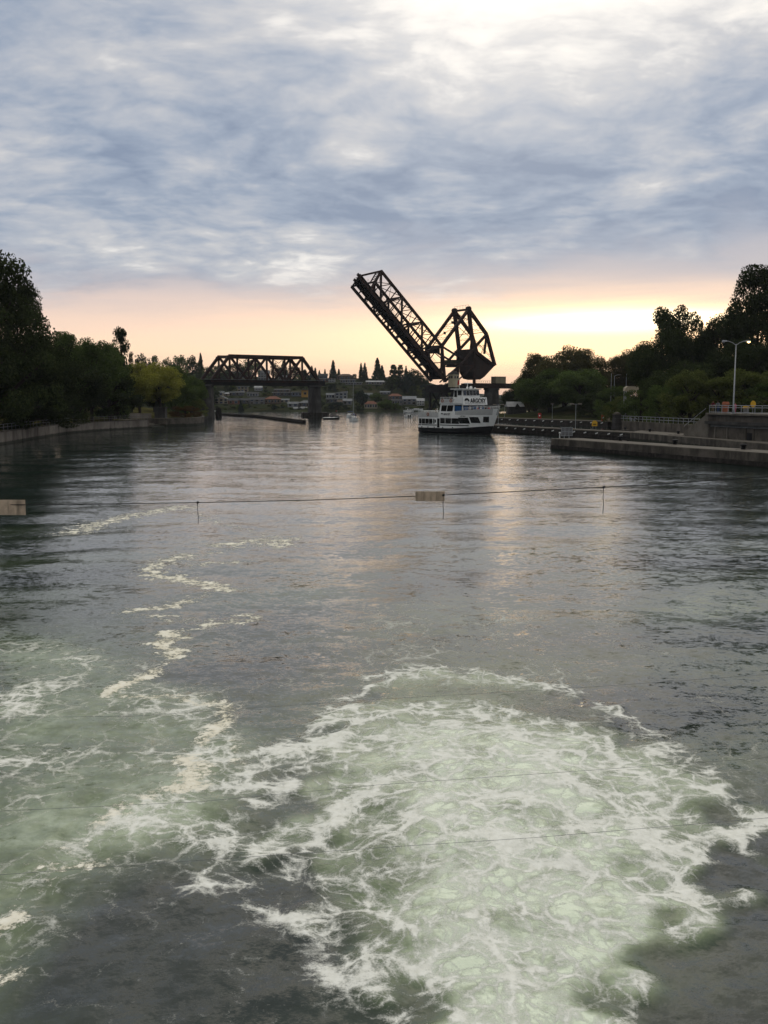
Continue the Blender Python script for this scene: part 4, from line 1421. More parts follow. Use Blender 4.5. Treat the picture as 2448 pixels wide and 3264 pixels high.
a, c = near['P1'], near['P1'] - BN * BW
MB().beam(a, c, 0.6, 0.9).build('top_strut', STEEL, cw)
MB().tube([a + Vector((0, 0, 2.0)), c + Vector((0, 0, 2.0))], 0.05, 4).build('hand_rail', STEEL, cw)
for k in range(6):
    p = a.lerp(c, k / 5)
    MB().tube([p + Vector((0, 0, 0.3)), p + Vector((0, 0, 2.0))], 0.05, 4).build('hand_rail_post', STEEL, cw)


def lattice(p0, p1, w, n, name='lattice_brace'):
    """two thin flanges with zigzag lacing"""
    d = (p1 - p0).normalized()
    s = d.cross(BN + BU * 0.1).normalized() * (w / 2)
    b_ = MB().beam(p0 + s, p1 + s, 0.10, 0.12).beam(p0 - s, p1 - s, 0.10, 0.12)
    for k in range(n):
        u0, u1 = p0.lerp(p1, k / n), p0.lerp(p1, (k + 1) / n)
        sg = 1 if k % 2 else -1
        b_.beam(u0 + s * sg, u1 - s * sg, 0.08, 0.08)
    return b_.build(name, STEEL, cw)


fr = {k: v - BN * BW for k, v in near.items()}
for f in (0.22, 0.52, 0.80):
    lattice(near['H'].lerp(near['P1'], f), fr['H'].lerp(fr['P1'], f), 0.9, 9)
for f0, f1 in ((0.22, 0.52), (0.52, 0.80)):
    lattice(near['H'].lerp(near['P1'], f0), fr['H'].lerp(fr['P1'], f1), 0.6, 9)
    p = near['H'].lerp(near['P1'], (f0 + f1) / 2).lerp(fr['H'].lerp(fr['P1'], (f0 + f1) / 2), 0.5)
    lattice(fr['H'].lerp(fr['P1'], f0), near['H'].lerp(near['P1'], f1), 0.6, 9)
    MB().box(p, (1.2, 0.25, 1.2), 0.6).build('gusset', STEEL, cw)
for a, c in (('P1', 'P2'), ('P2', 'P3')):
    for f in (0.35, 0.8):
        lattice(near[a].lerp(near[c], f), fr[a].lerp(fr[c], f), 0.8, 9)
    lattice(near[a].lerp(near[c], 0.1), fr[a].lerp(fr[c], 0.8), 0.9, 10)
    lattice(fr[a].lerp(fr[c], 0.1), near[a].lerp(near[c], 0.8), 0.9, 10)
for f in (0.35, 0.75):
    lattice(near['P1'].lerp(near['P4'], f), fr['P1'].lerp(fr['P4'], f), 0.8, 9)
lattice(near['P1'].lerp(near['P4'], 0.35), fr['P1'].lerp(fr['P4'], 0.75), 0.6, 9)
lattice(fr['P1'].lerp(fr['P4'], 0.35), near['P1'].lerp(near['P4'], 0.75), 0.6, 9)
cwp = [bp(*p) for p in ((1506, 1112), (1580, 1166), (1547, 1201), (1534, 1210), (1518, 1206), (1506, 1185))]
MB().prism([p - BN * 0.7 for p in cwp], -BN * (BW - 1.4)).build('counterweight', mat('counterweight_concrete', (0.035, 0.026, 0.023), 0.9, 0.25, 0.4, stain=(0.05, 0.028, 0.02), bump=0.05, bscale=1), cw)
MB().prism([p + BN * 0.05 for p in [bp(1509, 1114), bp(1577, 1163), bp(1573, 1169), bp(1507, 1121)]], -BN * 0.9).build('counterweight_rim', STEEL, cw)

# ---- tower and approach
tw = MB().beam(bp(1508, 1112, -0.9), bp(1508, 1112, BW + 0.9), 0.8, 0.8).build('tower', STEEL, bs_root)
C4 = near['P4']
Td = sz(s_of(C4), 14.0)
for off in (-0.9, BW + 0.9):
    c4 = C4 - BN * off
    td = Td - BN * off
    t0 = T0 - BN * off
    MB().beam(c4, td, 1.0, 1.0, BN).build('rear_post', STEEL, tw)
    MB().beam(c4, t0, 0.9, 0.9, BN).build('front_post', STEEL, tw)
    mid_ = bp(1462, 1165, 0) - BN * off
    MB().beam(mid_, sz(s_of(C4), mid_.z) - BN * off, 0.5, 0.7, BN).build('tower_strut', STEEL, tw)
    MB().beam(c4.lerp(td, 0.48), t0.lerp(td, 0.35), 0.5, 0.5, BN).build('tower_diagonal', STEEL, tw)
    MB().beam(bp(1408, 1106, 0) - BN * off * 0.8, bp(1474, 1147, 0) - BN * off * 0.8, 0.7, 0.8, BN).build('operating_strut', STEEL, tw)
MB().beam(bp(1440, 1166, 0.4), bp(1440, 1166, BW - 0.4), 5.0, 1.4).build('machinery_platform', STEEL2, tw)
pm = bp(1440, 1154, BW / 2)
MB().box((pm.x, pm.y, pm.z), (5.6, 7.5, 1.7), math.atan2(BU.y, BU.x)).build('machinery_house', mat('drab_green_sheet', (0.07, 0.068, 0.05), 0.7, 0.2, 1), tw)
for k in range(5):
    p = bp(1466 + 5 * k, 1118 + 4 * k, BW * 0.5)
    MB().beam(p - BN * 4.6, p + BN * 4.6, 0.3, 0.25).build('tower_brace', STEEL, tw)
MB().beam(bp(1455, 1128, 0), bp(1480, 1150, 0), 0.9, 1.3, BN).build('gear_housing', STEEL2, tw)
# steel bent below the deck
for ds in (-0.5, 6.5, 13.5):
    for off in (0.0, BW):
        p = T0 + BU * ds - BN * off
        MB().beam((p.x, p.y, -2), (p.x, p.y, 13.6), 0.9, 0.9, BN).build('pier_post', STEEL2, tw)
for off in (0.0, BW):
    for a, c in ((-0.5, 6.5), (6.5, 13.5)):
        p, q_ = T0 + BU * a - BN * off, T0 + BU * c - BN * off
        MB().beam((p.x, p.y, 1.5), (q_.x, q_.y, 12.5), 0.5, 0.5, BN).build('pier_brace', STEEL2, tw)
        MB().beam((q_.x, q_.y, 1.5), (p.x, p.y, 12.5), 0.5, 0.5, BN).build('pier_brace', STEEL2, tw)
p, q_ = T0 + BU * -2.5 - BN * BW / 2, T0 + BU * 16 - BN * BW / 2
MB().beam((p.x, p.y, 12.0), (q_.x, q_.y, 12.0), BW + 1.4, 3.4).build('pier_grillage', STEEL2, tw)
MB().beam((p.x, p.y, 0.0), (q_.x, q_.y, 0.0), BW + 4, 2.4).build('pier_base', PIERC, tw)
# operator's cabin hung on the near side
pc = bp(1446, 1234, -2.6)
cab = MB().box((pc.x, pc.y, pc.z + 2.85), (3.5, 3.3, 5.7), math.atan2(BU.y, BU.x) + 0.12).build('operator_cabin', CREAM, bs_root)
rzc = math.atan2(BU.y, BU.x) + 0.12


def cabp(x, y, z):
    return Vector((pc.x + x * math.cos(rzc) - y * math.sin(rzc), pc.y + x * math.sin(rzc) + y * math.cos(rzc), pc.z + z))


v = [cabp(x, y, 5.7) for x, y in ((-2.1, -2.0), (2.1, -2.0), (2.1, 2.0), (-2.1, 2.0))]
vt = [cabp(x, y, 7.0) for x, y in ((-0.7, -0.5), (0.7, -0.5), (0.7, 0.5), (-0.7, 0.5))]
MB().hexa(v + vt).build('roof', ROOFD, cab)
for (x, y, w_, d_) in ((-0.75, -1.66, 1.0, 0.06), (0.75, -1.66, 1.0, 0.06), (-1.76, -0.6, 0.06, 1.0), (-1.76, 0.7, 0.06, 0.9)):
    MB().box(cabp(x, y, 4.3), (w_, d_, 1.0), rzc).build('window', GLASS, cab)
MB().box(cabp(0, 0, -0.2), (3.9, 3.7, 0.35), rzc).build('floor_plate', STEEL2, cab)
# approach girders with a tin hut
apr = thing('approach_girder_span', 'dark plate girder span between the bascule tower and the leafy bank', 'bridge', sz(s_of(C4) + 5, 12.4))
s0, s1 = s_of(C4) + 1.2, s_of(C4) + 62
for off in (0.4, BW - 0.4):
    MB().beam(sz(s0, 13.5, off), sz(s1, 13.5, off), 0.5, 2.2).build('girder', STEEL, apr)
MB().beam(sz(s0, 13.3, BW / 2), sz(s1, 13.3, BW / 2), BW - 1.4, 0.5).build('deck', STEEL2, apr)
for k in range(16):
    MB().tube([sz(s0 + 1 + 1.1 * k, 14.6, 0.4), sz(s0 + 1 + 1.1 * k, 15.7, 0.4)], 0.05, 5).build('hand_rail_post', STEEL, apr)
for z in (15.15, 15.7):
    MB().tube([sz(s0, z, 0.4), sz(s0 + 17.5, z, 0.4)], 0.05, 5).build('hand_rail', STEEL, apr)
sp = s_of(bp(1597, 1225))
pier('approach_bridge_pier', 'broad dark tapering pier beneath the tin hut on the approach span', sp - 1.2, 3.2, 11.6, None, (0.13, 0.99))
hr = thing('tin_hut', 'plain tan sheet metal hut standing on the approach span', 'hut', sz(sp - 0.2, 14.6, 0.2))
hc = sz(sp - 0.2, 0, 1.6)
MB().box((hc.x, hc.y, 16.1), (6.0, 3.4, 3.0), math.atan2(BU.y, BU.x)).build('wall', mat('tan_sheet', (0.23, 0.195, 0.13), 0.7, 0.1, 0.6, stain=(0.17, 0.14, 0.1)), hr)
MB().box((hc.x, hc.y, 17.66), (6.3, 3.7, 0.12), math.atan2(BU.y, BU.x)).build('roof', GALVD, hr)
MB().beam(sz(sp - 3.6, 14.55, 1.6), sz(sp + 3.2, 14.55, 1.6), 3.8, 0.12).build('floor', STEEL2, hr)

# ------------------------------------------------------------------ trees
LEAF = dict(
    dark=leaf_mat('dark_leaves', (0.020, 0.030, 0.011), (0.050, 0.064, 0.022)),
    mid=leaf_mat('green_leaves', (0.048, 0.076, 0.020), (0.105, 0.14, 0.040)),
    yellow=leaf_mat('yellow_green_leaves', (0.19, 0.20, 0.03), (0.34, 0.32, 0.065)),
    olive=leaf_mat('olive_leaves', (0.065, 0.080, 0.022), (0.12, 0.135, 0.04)),
    blue=leaf_mat('blue_green_needles', (0.018, 0.028, 0.022), (0.036, 0.050, 0.036), 0.15),
    rust=leaf_mat('rust_leaves', (0.075, 0.045, 0.015), (0.12, 0.075, 0.028)),
    brown=leaf_mat('brown_green_leaves', (0.050, 0.050, 0.018), (0.088, 0.080, 0.03)),
)
BARK = mat('bark', (0.035, 0.027, 0.020), 0.95, 0.35, 2.0, bump=0.03, bscale=8)
LOBES = {}


def leaf_cloud(name, pts, nrm, size, g, flat=0.0):
    """one mesh of leaf faces; pts (n,3), nrm (n,3) outward"""
    n = len(pts)
    d = nrm + g.normal(0, 0.75, (n, 3))
    d /= np.linalg.norm(d, axis=1)[:, None] + 1e-9
    h = np.cross(d, g.normal(0, 1, (n, 3)))
    h /= np.linalg.norm(h, axis=1)[:, None] + 1e-9
    w = np.cross(d, h)
    s = size * g.uniform(0.6, 1.35, (n, 1))
    a = pts - h * s * 0.5 - w * s * 0.12
    b_ = pts + w * s * 0.34 + d * s * 0.08
    c = pts + h * s * 0.5
    e = pts - w * s * 0.34 + d * s * 0.08
    co = np.stack([a, b_, c, e], 1).reshape(-1, 3)
    me = bpy.data.meshes.new(name)
    me.vertices.add(4 * n)
    me.vertices.foreach_set('co', co.astype(np.float32).ravel())
    me.loops.add(4 * n)
    me.loops.foreach_set('vertex_index', np.arange(4 * n, dtype=np.int32))
    me.polygons.add(n)
    me.polygons.foreach_set('loop_start', np.arange(0, 4 * n, 4, dtype=np.int32))
    me.polygons.foreach_set('loop_total', np.full(n, 4, np.int32))
    me.update()
    return me


def make_crown(kind, seed, nleaf, leaf):
    """unit crown: z from 0 to 1, radius about 0.5; leaves gathered in clumps with gaps between"""
    g = np.random.default_rng(seed)
    cl = []
    if kind == 'round':
        for _ in range(85):
            u = g.normal(size=3)
            u /= np.linalg.norm(u)
            r = g.uniform(0.5, 1.0) ** 0.6
            z = 0.56 + u[2] * 0.40 * r
            k = 0.47 * (1.0 if z > 0.45 else 0.62 + 0.85 * z)
            cl.append((u[0] * k * r, u[1] * k * r, z, g.uniform(0.09, 0.17)))
    elif kind == 'tall':
        for _ in range(100):
            z = g.uniform(0.06, 0.97)
            k = 0.46 * math.sin(math.pi * min(1, (z * 0.86 + 0.12))) ** 0.7
            a = g.uniform(0, 6.28)
            r = k * g.uniform(0.35, 1.0)
            cl.append((r * math.cos(a), r * math.sin(a), z, g.uniform(0.075, 0.14)))
    elif kind == 'broken':                       # big old tree with tiers of branches and sky between
        for _ in range(110):
            z = g.uniform(0.03, 0.97)
            k = 0.50 * (1 - max(0, z - 0.30) ** 1.7 * 1.25)
            a = g.uniform(0, 6.28)
            r = k * g.uniform(0.30, 1.0)
            cl.append((r * math.cos(a), r * math.sin(a), z, g.uniform(0.055, 0.12)))
    elif kind == 'lumpy':                        # cloud-like lobes on bare limbs
        for _ in range(40):
            z = g.uniform(0.12, 0.93)
            k = 0.50 * math.sin(math.pi * min(1, z)) ** 0.5
            a = g.uniform(0, 6.28)
            r = k * g.uniform(0.55, 0.95)
            cl.append((r * math.cos(a), r * math.sin(a), z, g.uniform(0.11, 0.17)))
        for _ in range(14):
            a = g.uniform(0, 6.28)
            cl.append((0.36 * math.cos(a), 0.36 * math.sin(a), g.uniform(0.02, 0.36), 0.12))
    elif kind == 'cone':
        for i in range(110):
            z = 0.03 + 0.95 * (i / 110) ** 0.95
            k = 0.47 * (1 - z) ** 0.85 + 0.012
            a = i * 2.4
            r = k * g.uniform(0.55, 1.05)
            cl.append((r * math.cos(a), r * math.sin(a), z - 0.03 * r, 0.045 + 0.10 * (1 - z)))
    elif kind == 'pine':                         # ragged conifer with branches sticking out
        for i in range(75):
            z = g.uniform(0.02, 0.98)
            k = 0.46 * (1 - 0.72 * z)
            a = g.uniform(0, 6.28)
            r = k * g.uniform(0.2, 1.15)
            cl.append((r * math.cos(a), r * math.sin(a), z + 0.08 * r, g.uniform(0.06, 0.11)))
    elif kind == 'bush':
        for _ in range(55):
            a = g.uniform(0, 6.28)
            z = g.uniform(0.05, 0.92)
            k = 0.5 * math.sqrt(max(0.05, 1 - (max(0, z - 0.35) / 0.65) ** 2))
            r = k * math.sqrt(g.uniform(0.15, 1))
            cl.append((r * math.cos(a), r * math.sin(a), z, g.uniform(0.08, 0.15)))
    cl = np.array(cl)
    w = cl[:, 3] ** 2
    pick = g.choice(len(cl), nleaf, p=w / w.sum())
    u = g.normal(size=(nleaf, 3))
    u /= np.linalg.norm(u, axis=1)[:, None]
    rr = g.uniform(0.25, 1.12, (nleaf, 1)) ** 0.55
    sq = np.array([1.0, 1.0, 0.72 if kind not in ('cone', 'pine') else 0.5])
    if kind in ('cone', 'pine'):
        sq = np.array([1.35, 1.35, 0.55])
    pts = cl[pick, :3] + u * rr * cl[pick, 3:4] * sq
    pts[:, 2] = np.clip(pts[:, 2], 0.0, 1.03)
    me = leaf_cloud('crown', pts, u + np.array([0, 0, 0.35]), leaf, g)
    # limbs reaching into the clumps
    tb = MB()
    if kind in ('cone', 'pine'):
        tb.tube([(0, 0, -0.35), (0, 0, 0.1), (0, 0, 0.97)], [0.035, 0.028, 0.005], 7)
    else:
        tb.tube([(0, 0, -0.45), (0.008, 0, -0.1), (0, 0.01, 0.25), (0.01, 0, 0.62)], [0.042, 0.034, 0.026, 0.010], 8)
    for j in g.choice(len(cl), 14, replace=False):
        x, y, z, r = cl[j]
        z0 = max(-0.05, z - 0.30 * (1 if kind != 'cone' else 0.3))
        z0 = min(z0, 0.55)
        tb.tube([(0, 0, z0), (x * 0.5, y * 0.5, (z0 + z) / 2 + 0.01), (x, y, z)], [0.018, 0.012, 0.004], 5)
    return me, tb


VARI = {}


def crown(kind, var, leafkey, fine=True):
    key = (kind, var, fine)
    if key not in VARI:
        n = {'cone': 5000, 'pine': 5000, 'lumpy': 30000, 'bush': 15000}.get(kind, 30000) if fine else {'cone': 1500, 'pine': 1500}.get(kind, 2200)
        lf = {'cone': 0.042, 'pine': 0.036, 'lumpy': 0.029, 'bush': 0.027, 'broken': 0.021, 'tall': 0.024}.get(kind, 0.025) * (1.0 if fine else 2.6)
        me, tb = make_crown(kind, 100 + var * 17 + len(kind), n, lf)
        tr = bpy.data.meshes.new('trunk')
        tr.from_pydata(tb.v, [], tb.f)
        tr.materials.append(BARK)
        tr.polygons.foreach_set('use_smooth', [True] * len(tr.polygons))
        VARI[key] = (me, tr, {})
    me, tr, by = VARI[key]
    if leafkey not in by:
        m2 = me if not by else me.copy()
        m2.materials.clear()
        m2.materials.append(LEAF[leafkey])
        by[leafkey] = m2
    return by[leafkey], tr


def tree(name, label, cat, base, w, h, kind, var, leafkey, lift=0.12, group=None, fine=True, depth=None, rz=None):
    """base: foot; w, h: crown width and whole height in metres; lift: bare trunk as part of h"""
    o = thing(name, label, cat, base, random.uniform(0, 6.28) if rz is None else rz, group)
    cm, tr = crown(kind, var, leafkey, fine)
    ch = h * (1 - lift)
    for nm, d in (('crown', cm), ('trunk', tr)):
        c = bpy.data.objects.new(nm, d)
        COL.objects.link(c)
        c.parent = o
        c.location = (0, 0, h * lift)
        c.scale = (w, w if depth is None else depth, ch)
    return o


def px_tree(name, label, cat, px, Y, top, wpx, kind, var, leafkey, ground, lift=0.1, group=None, fine=True, sink=0.3):
    """tree whose top shows at pixel (px, top); it stands on ground(x, y) at distance Y"""
    p = at_y(px, top, Y)
    for _ in range(30):                       # never in the water: step back until the foot is on land
        if (ground is LZ and p.x > float(pl_x(LEDGE, Y)) - 2.2) or (ground is RZ and p.x < float(pl_x(REDGE, Y)) + 2.0):
            Y += 3.0
            p = at_y(px, top, Y)
    gz = ground(p.x, Y) - sink
    return tree(name, label, cat, (p.x, Y, gz), wpx * Y / FPX, p.z - gz, kind, var, leafkey, lift, group, fine)


LZ, RZ = left_z, right_z
# park trees on the left bank
for a in (
    ('old_tree', 'tallest spreading dark tree overhanging the curved quay wall', -55, 158, 800, 430, 'broken', 1, 'dark', 0.04),
    ('old_tree', 'tall dark tree with ragged layered edge beside the tallest park tree', 50, 176, 905, 260, 'broken', 2, 'dark', 0.04),
    ('park_tree', 'dense dark round tree right behind the quay wall below the tallest tree', 30, 164, 1085, 330, 'round', 1, 'dark', 0.03),
    ('park_tree', 'dense dark tree standing between the old trees and the leafy park row', 130, 186, 1075, 230, 'round', 2, 'dark', 0.03),
    ('park_tree', 'green leafy tree with a bushy top, first of the row past the old trees', 205, 212, 1066, 150, 'tall', 1, 'mid', 0.06),
    ('park_tree', 'green leafy tree with a broad top in the middle of the park row', 285, 222, 1078, 170, 'round', 3, 'mid', 0.06),
    ('park_tree', 'dark leafy tree just before the ragged conifer in the park row', 345, 234, 1098, 150, 'tall', 2, 'mid', 0.05),
    ('park_tree', 'low dark spreading tree above tan grass behind the quay', 235, 198, 1155, 220, 'round', 4, 'dark', 0.12),
    ('park_tree', 'low dark spreading tree above the long shelter', 345, 216, 1190, 190, 'bush', 1, 'dark', 0.14),
    ('ragged_conifer', 'ragged dark conifer with a jutting branch rising above the park row', 383, 262, 1050, 110, 'pine', 1, 'dark', 0.0),
    ('ragged_conifer', 'small dark conifer beside the ragged conifer', 416, 270, 1122, 40, 'pine', 2, 'dark', 0.05),
    ('yellow_tree', 'yellow green tree with a rounded top above the pale park wall', 440, 264, 1154, 130, 'round', 2, 'yellow', 0.20),
    ('yellow_tree', 'yellow green spreading tree beside the dark square hut', 508, 270, 1160, 140, 'round', 1, 'yellow', 0.18),
    ('bank_tree', 'dark green tree between the yellow green trees and the bridge', 565, 285, 1172, 130, 'tall', 3, 'mid', 0.05),
    ('bank_tree', 'dark green low tree beside the stone pier of the truss', 606, 300, 1198, 105, 'round', 3, 'mid', 0.05),
    ('bank_shrub', 'dark shrub at the foot of the bank trees by the stone pier', 618, 290, 1268, 90, 'bush', 2, 'olive', 0.0),
    ('bank_shrub', 'orange brown shrub on the rounded quay beside the steps', 590, 271, 1292, 95, 'bush', 1, 'rust', 0.0),
    ('bank_shrub', 'dark clipped shrub between shelter and pale park wall', 392, 251, 1296, 40, 'bush', 2, 'dark', 0.0),
    ('bank_shrub', 'dark undergrowth clump right behind the railing under the tallest tree', 60, 163, 1240, 330, 'bush', 1, 'dark', 0.0),
    ('bank_shrub', 'dark undergrowth clump behind the railing next to tan grass', 165, 188, 1250, 210, 'bush', 2, 'dark', 0.0),
):
    nm, lb, px, Y, top, wp, kd_, var, lk, lift = a
    px_tree(nm, lb, 'shrub' if 'shrub' in nm else 'tree', px, Y, top, wp, kd_, var, lk, LZ, lift)
# a second rank behind the row closes the park
for i, (px, Y, top, wp) in enumerate(((150, 235, 1100, 190), (250, 250, 1120, 190), (330, 262, 1140, 170), (420, 300, 1180, 170), (490, 315, 1190, 170), (560, 330, 1205, 160))):
    px_tree('park_tree', 'dark back rank park tree ' + ('behind the ragged layered tree', 'behind the broad topped green tree', 'behind the ragged conifer', 'behind the rounded yellow green tree', 'behind the spreading yellow green tree', 'behind the dark green bank tree')[i], 'tree', px, Y, top, wp, 'round', 1 + i % 4, 'dark', LZ, 0.02, 'back rank of park trees')
# right bank
for a in (
    ('leafy_tree', 'brownish green tree nearest the approach span in the big leafy group', 1708, 335, 1128, 120, 'tall', 2, 'brown', 0.03),
    ('leafy_tree', 'tallest rounded tree of the leafy group above the rear guide wall', 1800, 330, 1104, 190, 'round', 2, 'brown', 0.03),
    ('leafy_tree', 'rounded tree closing the leafy group toward the street lamps', 1873, 318, 1118, 140, 'round', 4, 'brown', 0.03),
    ('leafy_tree', 'low dense green tree in front of the leafy group above the red drum', 1755, 312, 1180, 200, 'round', 1, 'mid', 0.0),
    ('leafy_tree', 'low dense green tree in front of the leafy group by the quay lamp', 1850, 296, 1175, 190, 'round', 3, 'mid', 0.0),
    ('leafy_tree', 'small dense tree filling the gap beside the gabled roof', 1690, 345, 1190, 110, 'round', 3, 'mid', 0.0),
    ('slope_tree', 'round topped tree on the slope behind the small street lamps', 1995, 330, 1118, 150, 'round', 4, 'brown', 0.02),
    ('slope_tree', 'round tree higher on the slope beside the lumpy tree', 2062, 300, 1092, 130, 'round', 1, 'brown', 0.02),
    ('lumpy_tree', 'tall dark tree with cloud shaped lobes and sky gaps in its crown', 2142, 250, 974, 205, 'lumpy', 3, 'dark', 0.04),
    ('thin_tree', 'thin sparse young tree showing sky between lumpy tree and big trees', 2236, 262, 1022, 42, 'pine', 2, 'brown', 0.03),
    ('slope_tree', 'dark tree filling the slope below the lumpy tree', 2112, 240, 1040, 180, 'round', 2, 'dark', 0.02),
    ('slope_tree', 'dark wide tree on the slope between lumpy tree and biggest tree', 2225, 245, 1058, 200, 'round', 3, 'dark', 0.02),
    ('slope_tree', 'dark rounded tree leaning against the biggest tree of the right slope', 2318, 240, 996, 170, 'round', 4, 'dark', 0.02),
    ('slope_tree', 'biggest dark leafy tree of the right slope behind the street lamp', 2425, 232, 858, 235, 'tall', 1, 'dark', 0.02),
    ('slope_tree', 'dark leafy tree at the right slope under the biggest tree', 2500, 225, 930, 260, 'tall', 3, 'dark', 0.02),
    ('slope_tree', 'dark tree low on the slope behind the green bushes', 2380, 210, 1090, 260, 'round', 1, 'dark', 0.0),
    ('slope_tree', 'dark tree low on the slope between bushes and tan shelter', 2170, 205, 1150, 230, 'round', 2, 'dark', 0.0),
    ('slope_bush', 'rounded olive green bush above the retaining wall railing', 2205, 172, 1172, 180, 'bush', 1, 'olive', 0.0),
    ('slope_bush', 'wide olive green bush behind the raised platform and lamp post', 2385, 165, 1176, 230, 'bush', 2, 'olive', 0.0),
    ('slope_bush', 'olive green bush squeezed between the two wide bushes', 2295, 168, 1208, 130, 'bush', 3, 'olive', 0.0),
    ('slope_bush', 'dark green bush sloping down behind the railing beside the wing wall', 2130, 178, 1222, 150, 'bush', 2, 'mid', 0.0),
    ('slope_bush', 'dark green bush behind the stone pillar', 2045, 205, 1240, 140, 'bush', 3, 'mid', 0.0),
    ('slope_bush', 'dark bush below the small street lamps', 1965, 262, 1226, 130, 'bush', 1, 'mid', 0.0),
    ('slope_bush', 'low dark bush at the end of the rear guide wall', 1905, 275, 1255, 150, 'bush', 2, 'dark', 0.0),
    ('slope_bush', 'low bush beside the tan shelter on the slope', 1985, 236, 1262, 110, 'bush', 3, 'olive', 0.0),
    ('slope_bush', 'dark bush under the platform trees behind the people', 2470, 160, 1215, 190, 'bush', 1, 'mid', 0.0),
):
    nm, lb, px, Y, top, wp, kd_, var, lk, lift = a
    px_tree(nm, lb, 'bush' if 'bush' in nm else 'tree', px, Y, top, wp, kd_, var, lk, RZ, lift)
for i, (px, Y, top, wp) in enumerate(((1660, 380, 1225, 130), (1740, 385, 1190, 150), (1830, 375, 1170, 170), (1920, 365, 1200, 160))):
    px_tree('leafy_tree', 'dark tree in the rank behind the leafy group, ' + ('next to the approach span', 'behind its brownish tree', 'behind its tallest tree', 'at its street lamp end')[i], 'tree', px, Y, top, wp, 'round', 1 + i % 4, 'dark', RZ, 0.0, 'trees behind the leafy group')

# ------------------------------------------------------------------ houses across the water
HC = dict(
    cream=(0.36, 0.32, 0.24), white=(0.50, 0.50, 0.49), grey=(0.17, 0.175, 0.185), dgrey=(0.075, 0.08, 0.09), tan=(0.24, 0.20, 0.14), brick=(0.16, 0.065, 0.045),
    brown=(0.11, 0.075, 0.055), lgrey=(0.28, 0.29, 0.30), yellow=(0.42, 0.24, 0.05), orange=(0.30, 0.14, 0.06), blue=(0.13, 0.16, 0.22), stone=(0.20, 0.19, 0.17))
RC = dict(dark=(0.045, 0.045, 0.048), pale=(0.30, 0.30, 0.30), red=(0.17, 0.075, 0.05), grey=(0.14, 0.145, 0.15), brown=(0.08, 0.055, 0.042), lgrey=(0.20, 0.205, 0.215))


def house(label, x0, x1, y0, y1, wall, roof, rtype, rows=1, cols=3, extra=''):
    base = on_hill((x0 + x1) / 2, y1)
    k = base.y / FPX
    w, h = (x1 - x0) * k, (y1 - y0) * k
    dp = max(6.0, min(10.0, w * 0.8))
    o = thing('hillside_house', label, 'house', (base.x, base.y + dp / 2, base.z), 0.0)
    wm = mat('house_wall_' + wall, tuple(0.72 * c for c in HC[wall]), 0.8, 0.12, 0.3)
    rm = mat('house_roof_' + roof, RC[roof], 0.8, 0.15, 0.4)
    rh = {'gable': 0.34, 'hip': 0.36, 'front': 0.36, 'flat': 0.10, 'shed': 0.25}[rtype] * h
    rh = min(rh, 2.6)
    wh = h - rh
    MB().box((0, 0, wh / 2 - 2.0), (w, dp, wh + 4.0)).build('wall', wm, o, local=True)
    e = 0.35
    r = MB()
    X, D = w / 2 + e, dp / 2 + e
    if rtype == 'gable':
        r.prism([(-X, -D, wh - 0.1), (-X, D, wh - 0.1), (-X, 0, wh + rh)], (2 * X, 0, 0))
    elif rtype == 'front':
        r.prism([(-X, -D, wh - 0.1), (X, -D, wh - 0.1), (0, -D, wh + rh)], (0, 2 * D, 0))
        MB().prism([(-w / 2 + 0.2, -D - 0.02, wh - 0.05), (w / 2 - 0.2, -D - 0.02, wh - 0.05), (0, -D - 0.02, wh + rh - 0.3)], (0, -0.03, 0)).build('gable_end', wm, o, local=True)
    elif rtype == 'hip':
        r.hexa([(-X, -D, wh), (X, -D, wh), (X, D, wh), (-X, D, wh), (-X * 0.4, -0.1, wh + rh), (X * 0.4, -0.1, wh + rh), (X * 0.4, 0.1, wh + rh), (-X * 0.4, 0.1, wh + rh)])
    elif rtype == 'flat':
        r.box((0, 0, wh + max(0.16, rh / 2)), (2 * X + 0.4, 2 * D + 0.4, max(0.3, rh)))
    elif rtype == 'shed':
        r.hexa([(-X, -D, wh - 0.2), (X, -D, wh - 0.2), (X, D, wh - 0.2), (-X, D, wh - 0.2), (-X, -D, wh + 0.15), (X, -D, wh + rh), (X, D, wh + rh), (-X, D, wh + 0.15)])
    rf = r.build('roof', rm, o, local=True)
    if 'chimney' in extra:
        MB().box((w * 0.28, 0, wh + rh + 0.3), (0.9, 0.9, 1.8)).build('chimney', mat('house_wall_brick', HC['brick'], 0.8, 0.12, 0.3), rf, local=True)
    ww = w / (cols + 0.6)
    for i in range(rows):
        for j in range(cols):
            x = -w / 2 + w * (j + 0.5) / cols
            z = wh * (i + 0.55) / rows
            hw, hh = ww * (0.34 if (i + j) % 3 else 0.27), min(0.75, wh / rows * 0.30)
            f = MB().box((x, -dp / 2 - 0.03, z), (hw * 2 + 0.3, 0.10, hh * 2 + 0.3)).build('window', CONCL if wall not in ('white', 'lgrey') else GALVD, o, local=True)
            MB().box((x, -dp / 2 - 0.09, z), (hw * 2, 0.06, hh * 2)).build('pane', GLASSB if (i + j) % 2 else GLASS, f, local=True)
    if 'balcony' in extra:
        for i in range(rows):
            z = wh * i / rows + 0.25
            bl = MB().box((0, -dp / 2 - 0.7, z), (w * 0.9, 1.4, 0.16)).build('balcony', WHITE, o, local=True)
            MB().box((0, -dp / 2 - 1.36, z + 0.95), (w * 0.9, 0.07, 0.08)).build('balcony_rail', WHITE, bl, local=True)
    return o


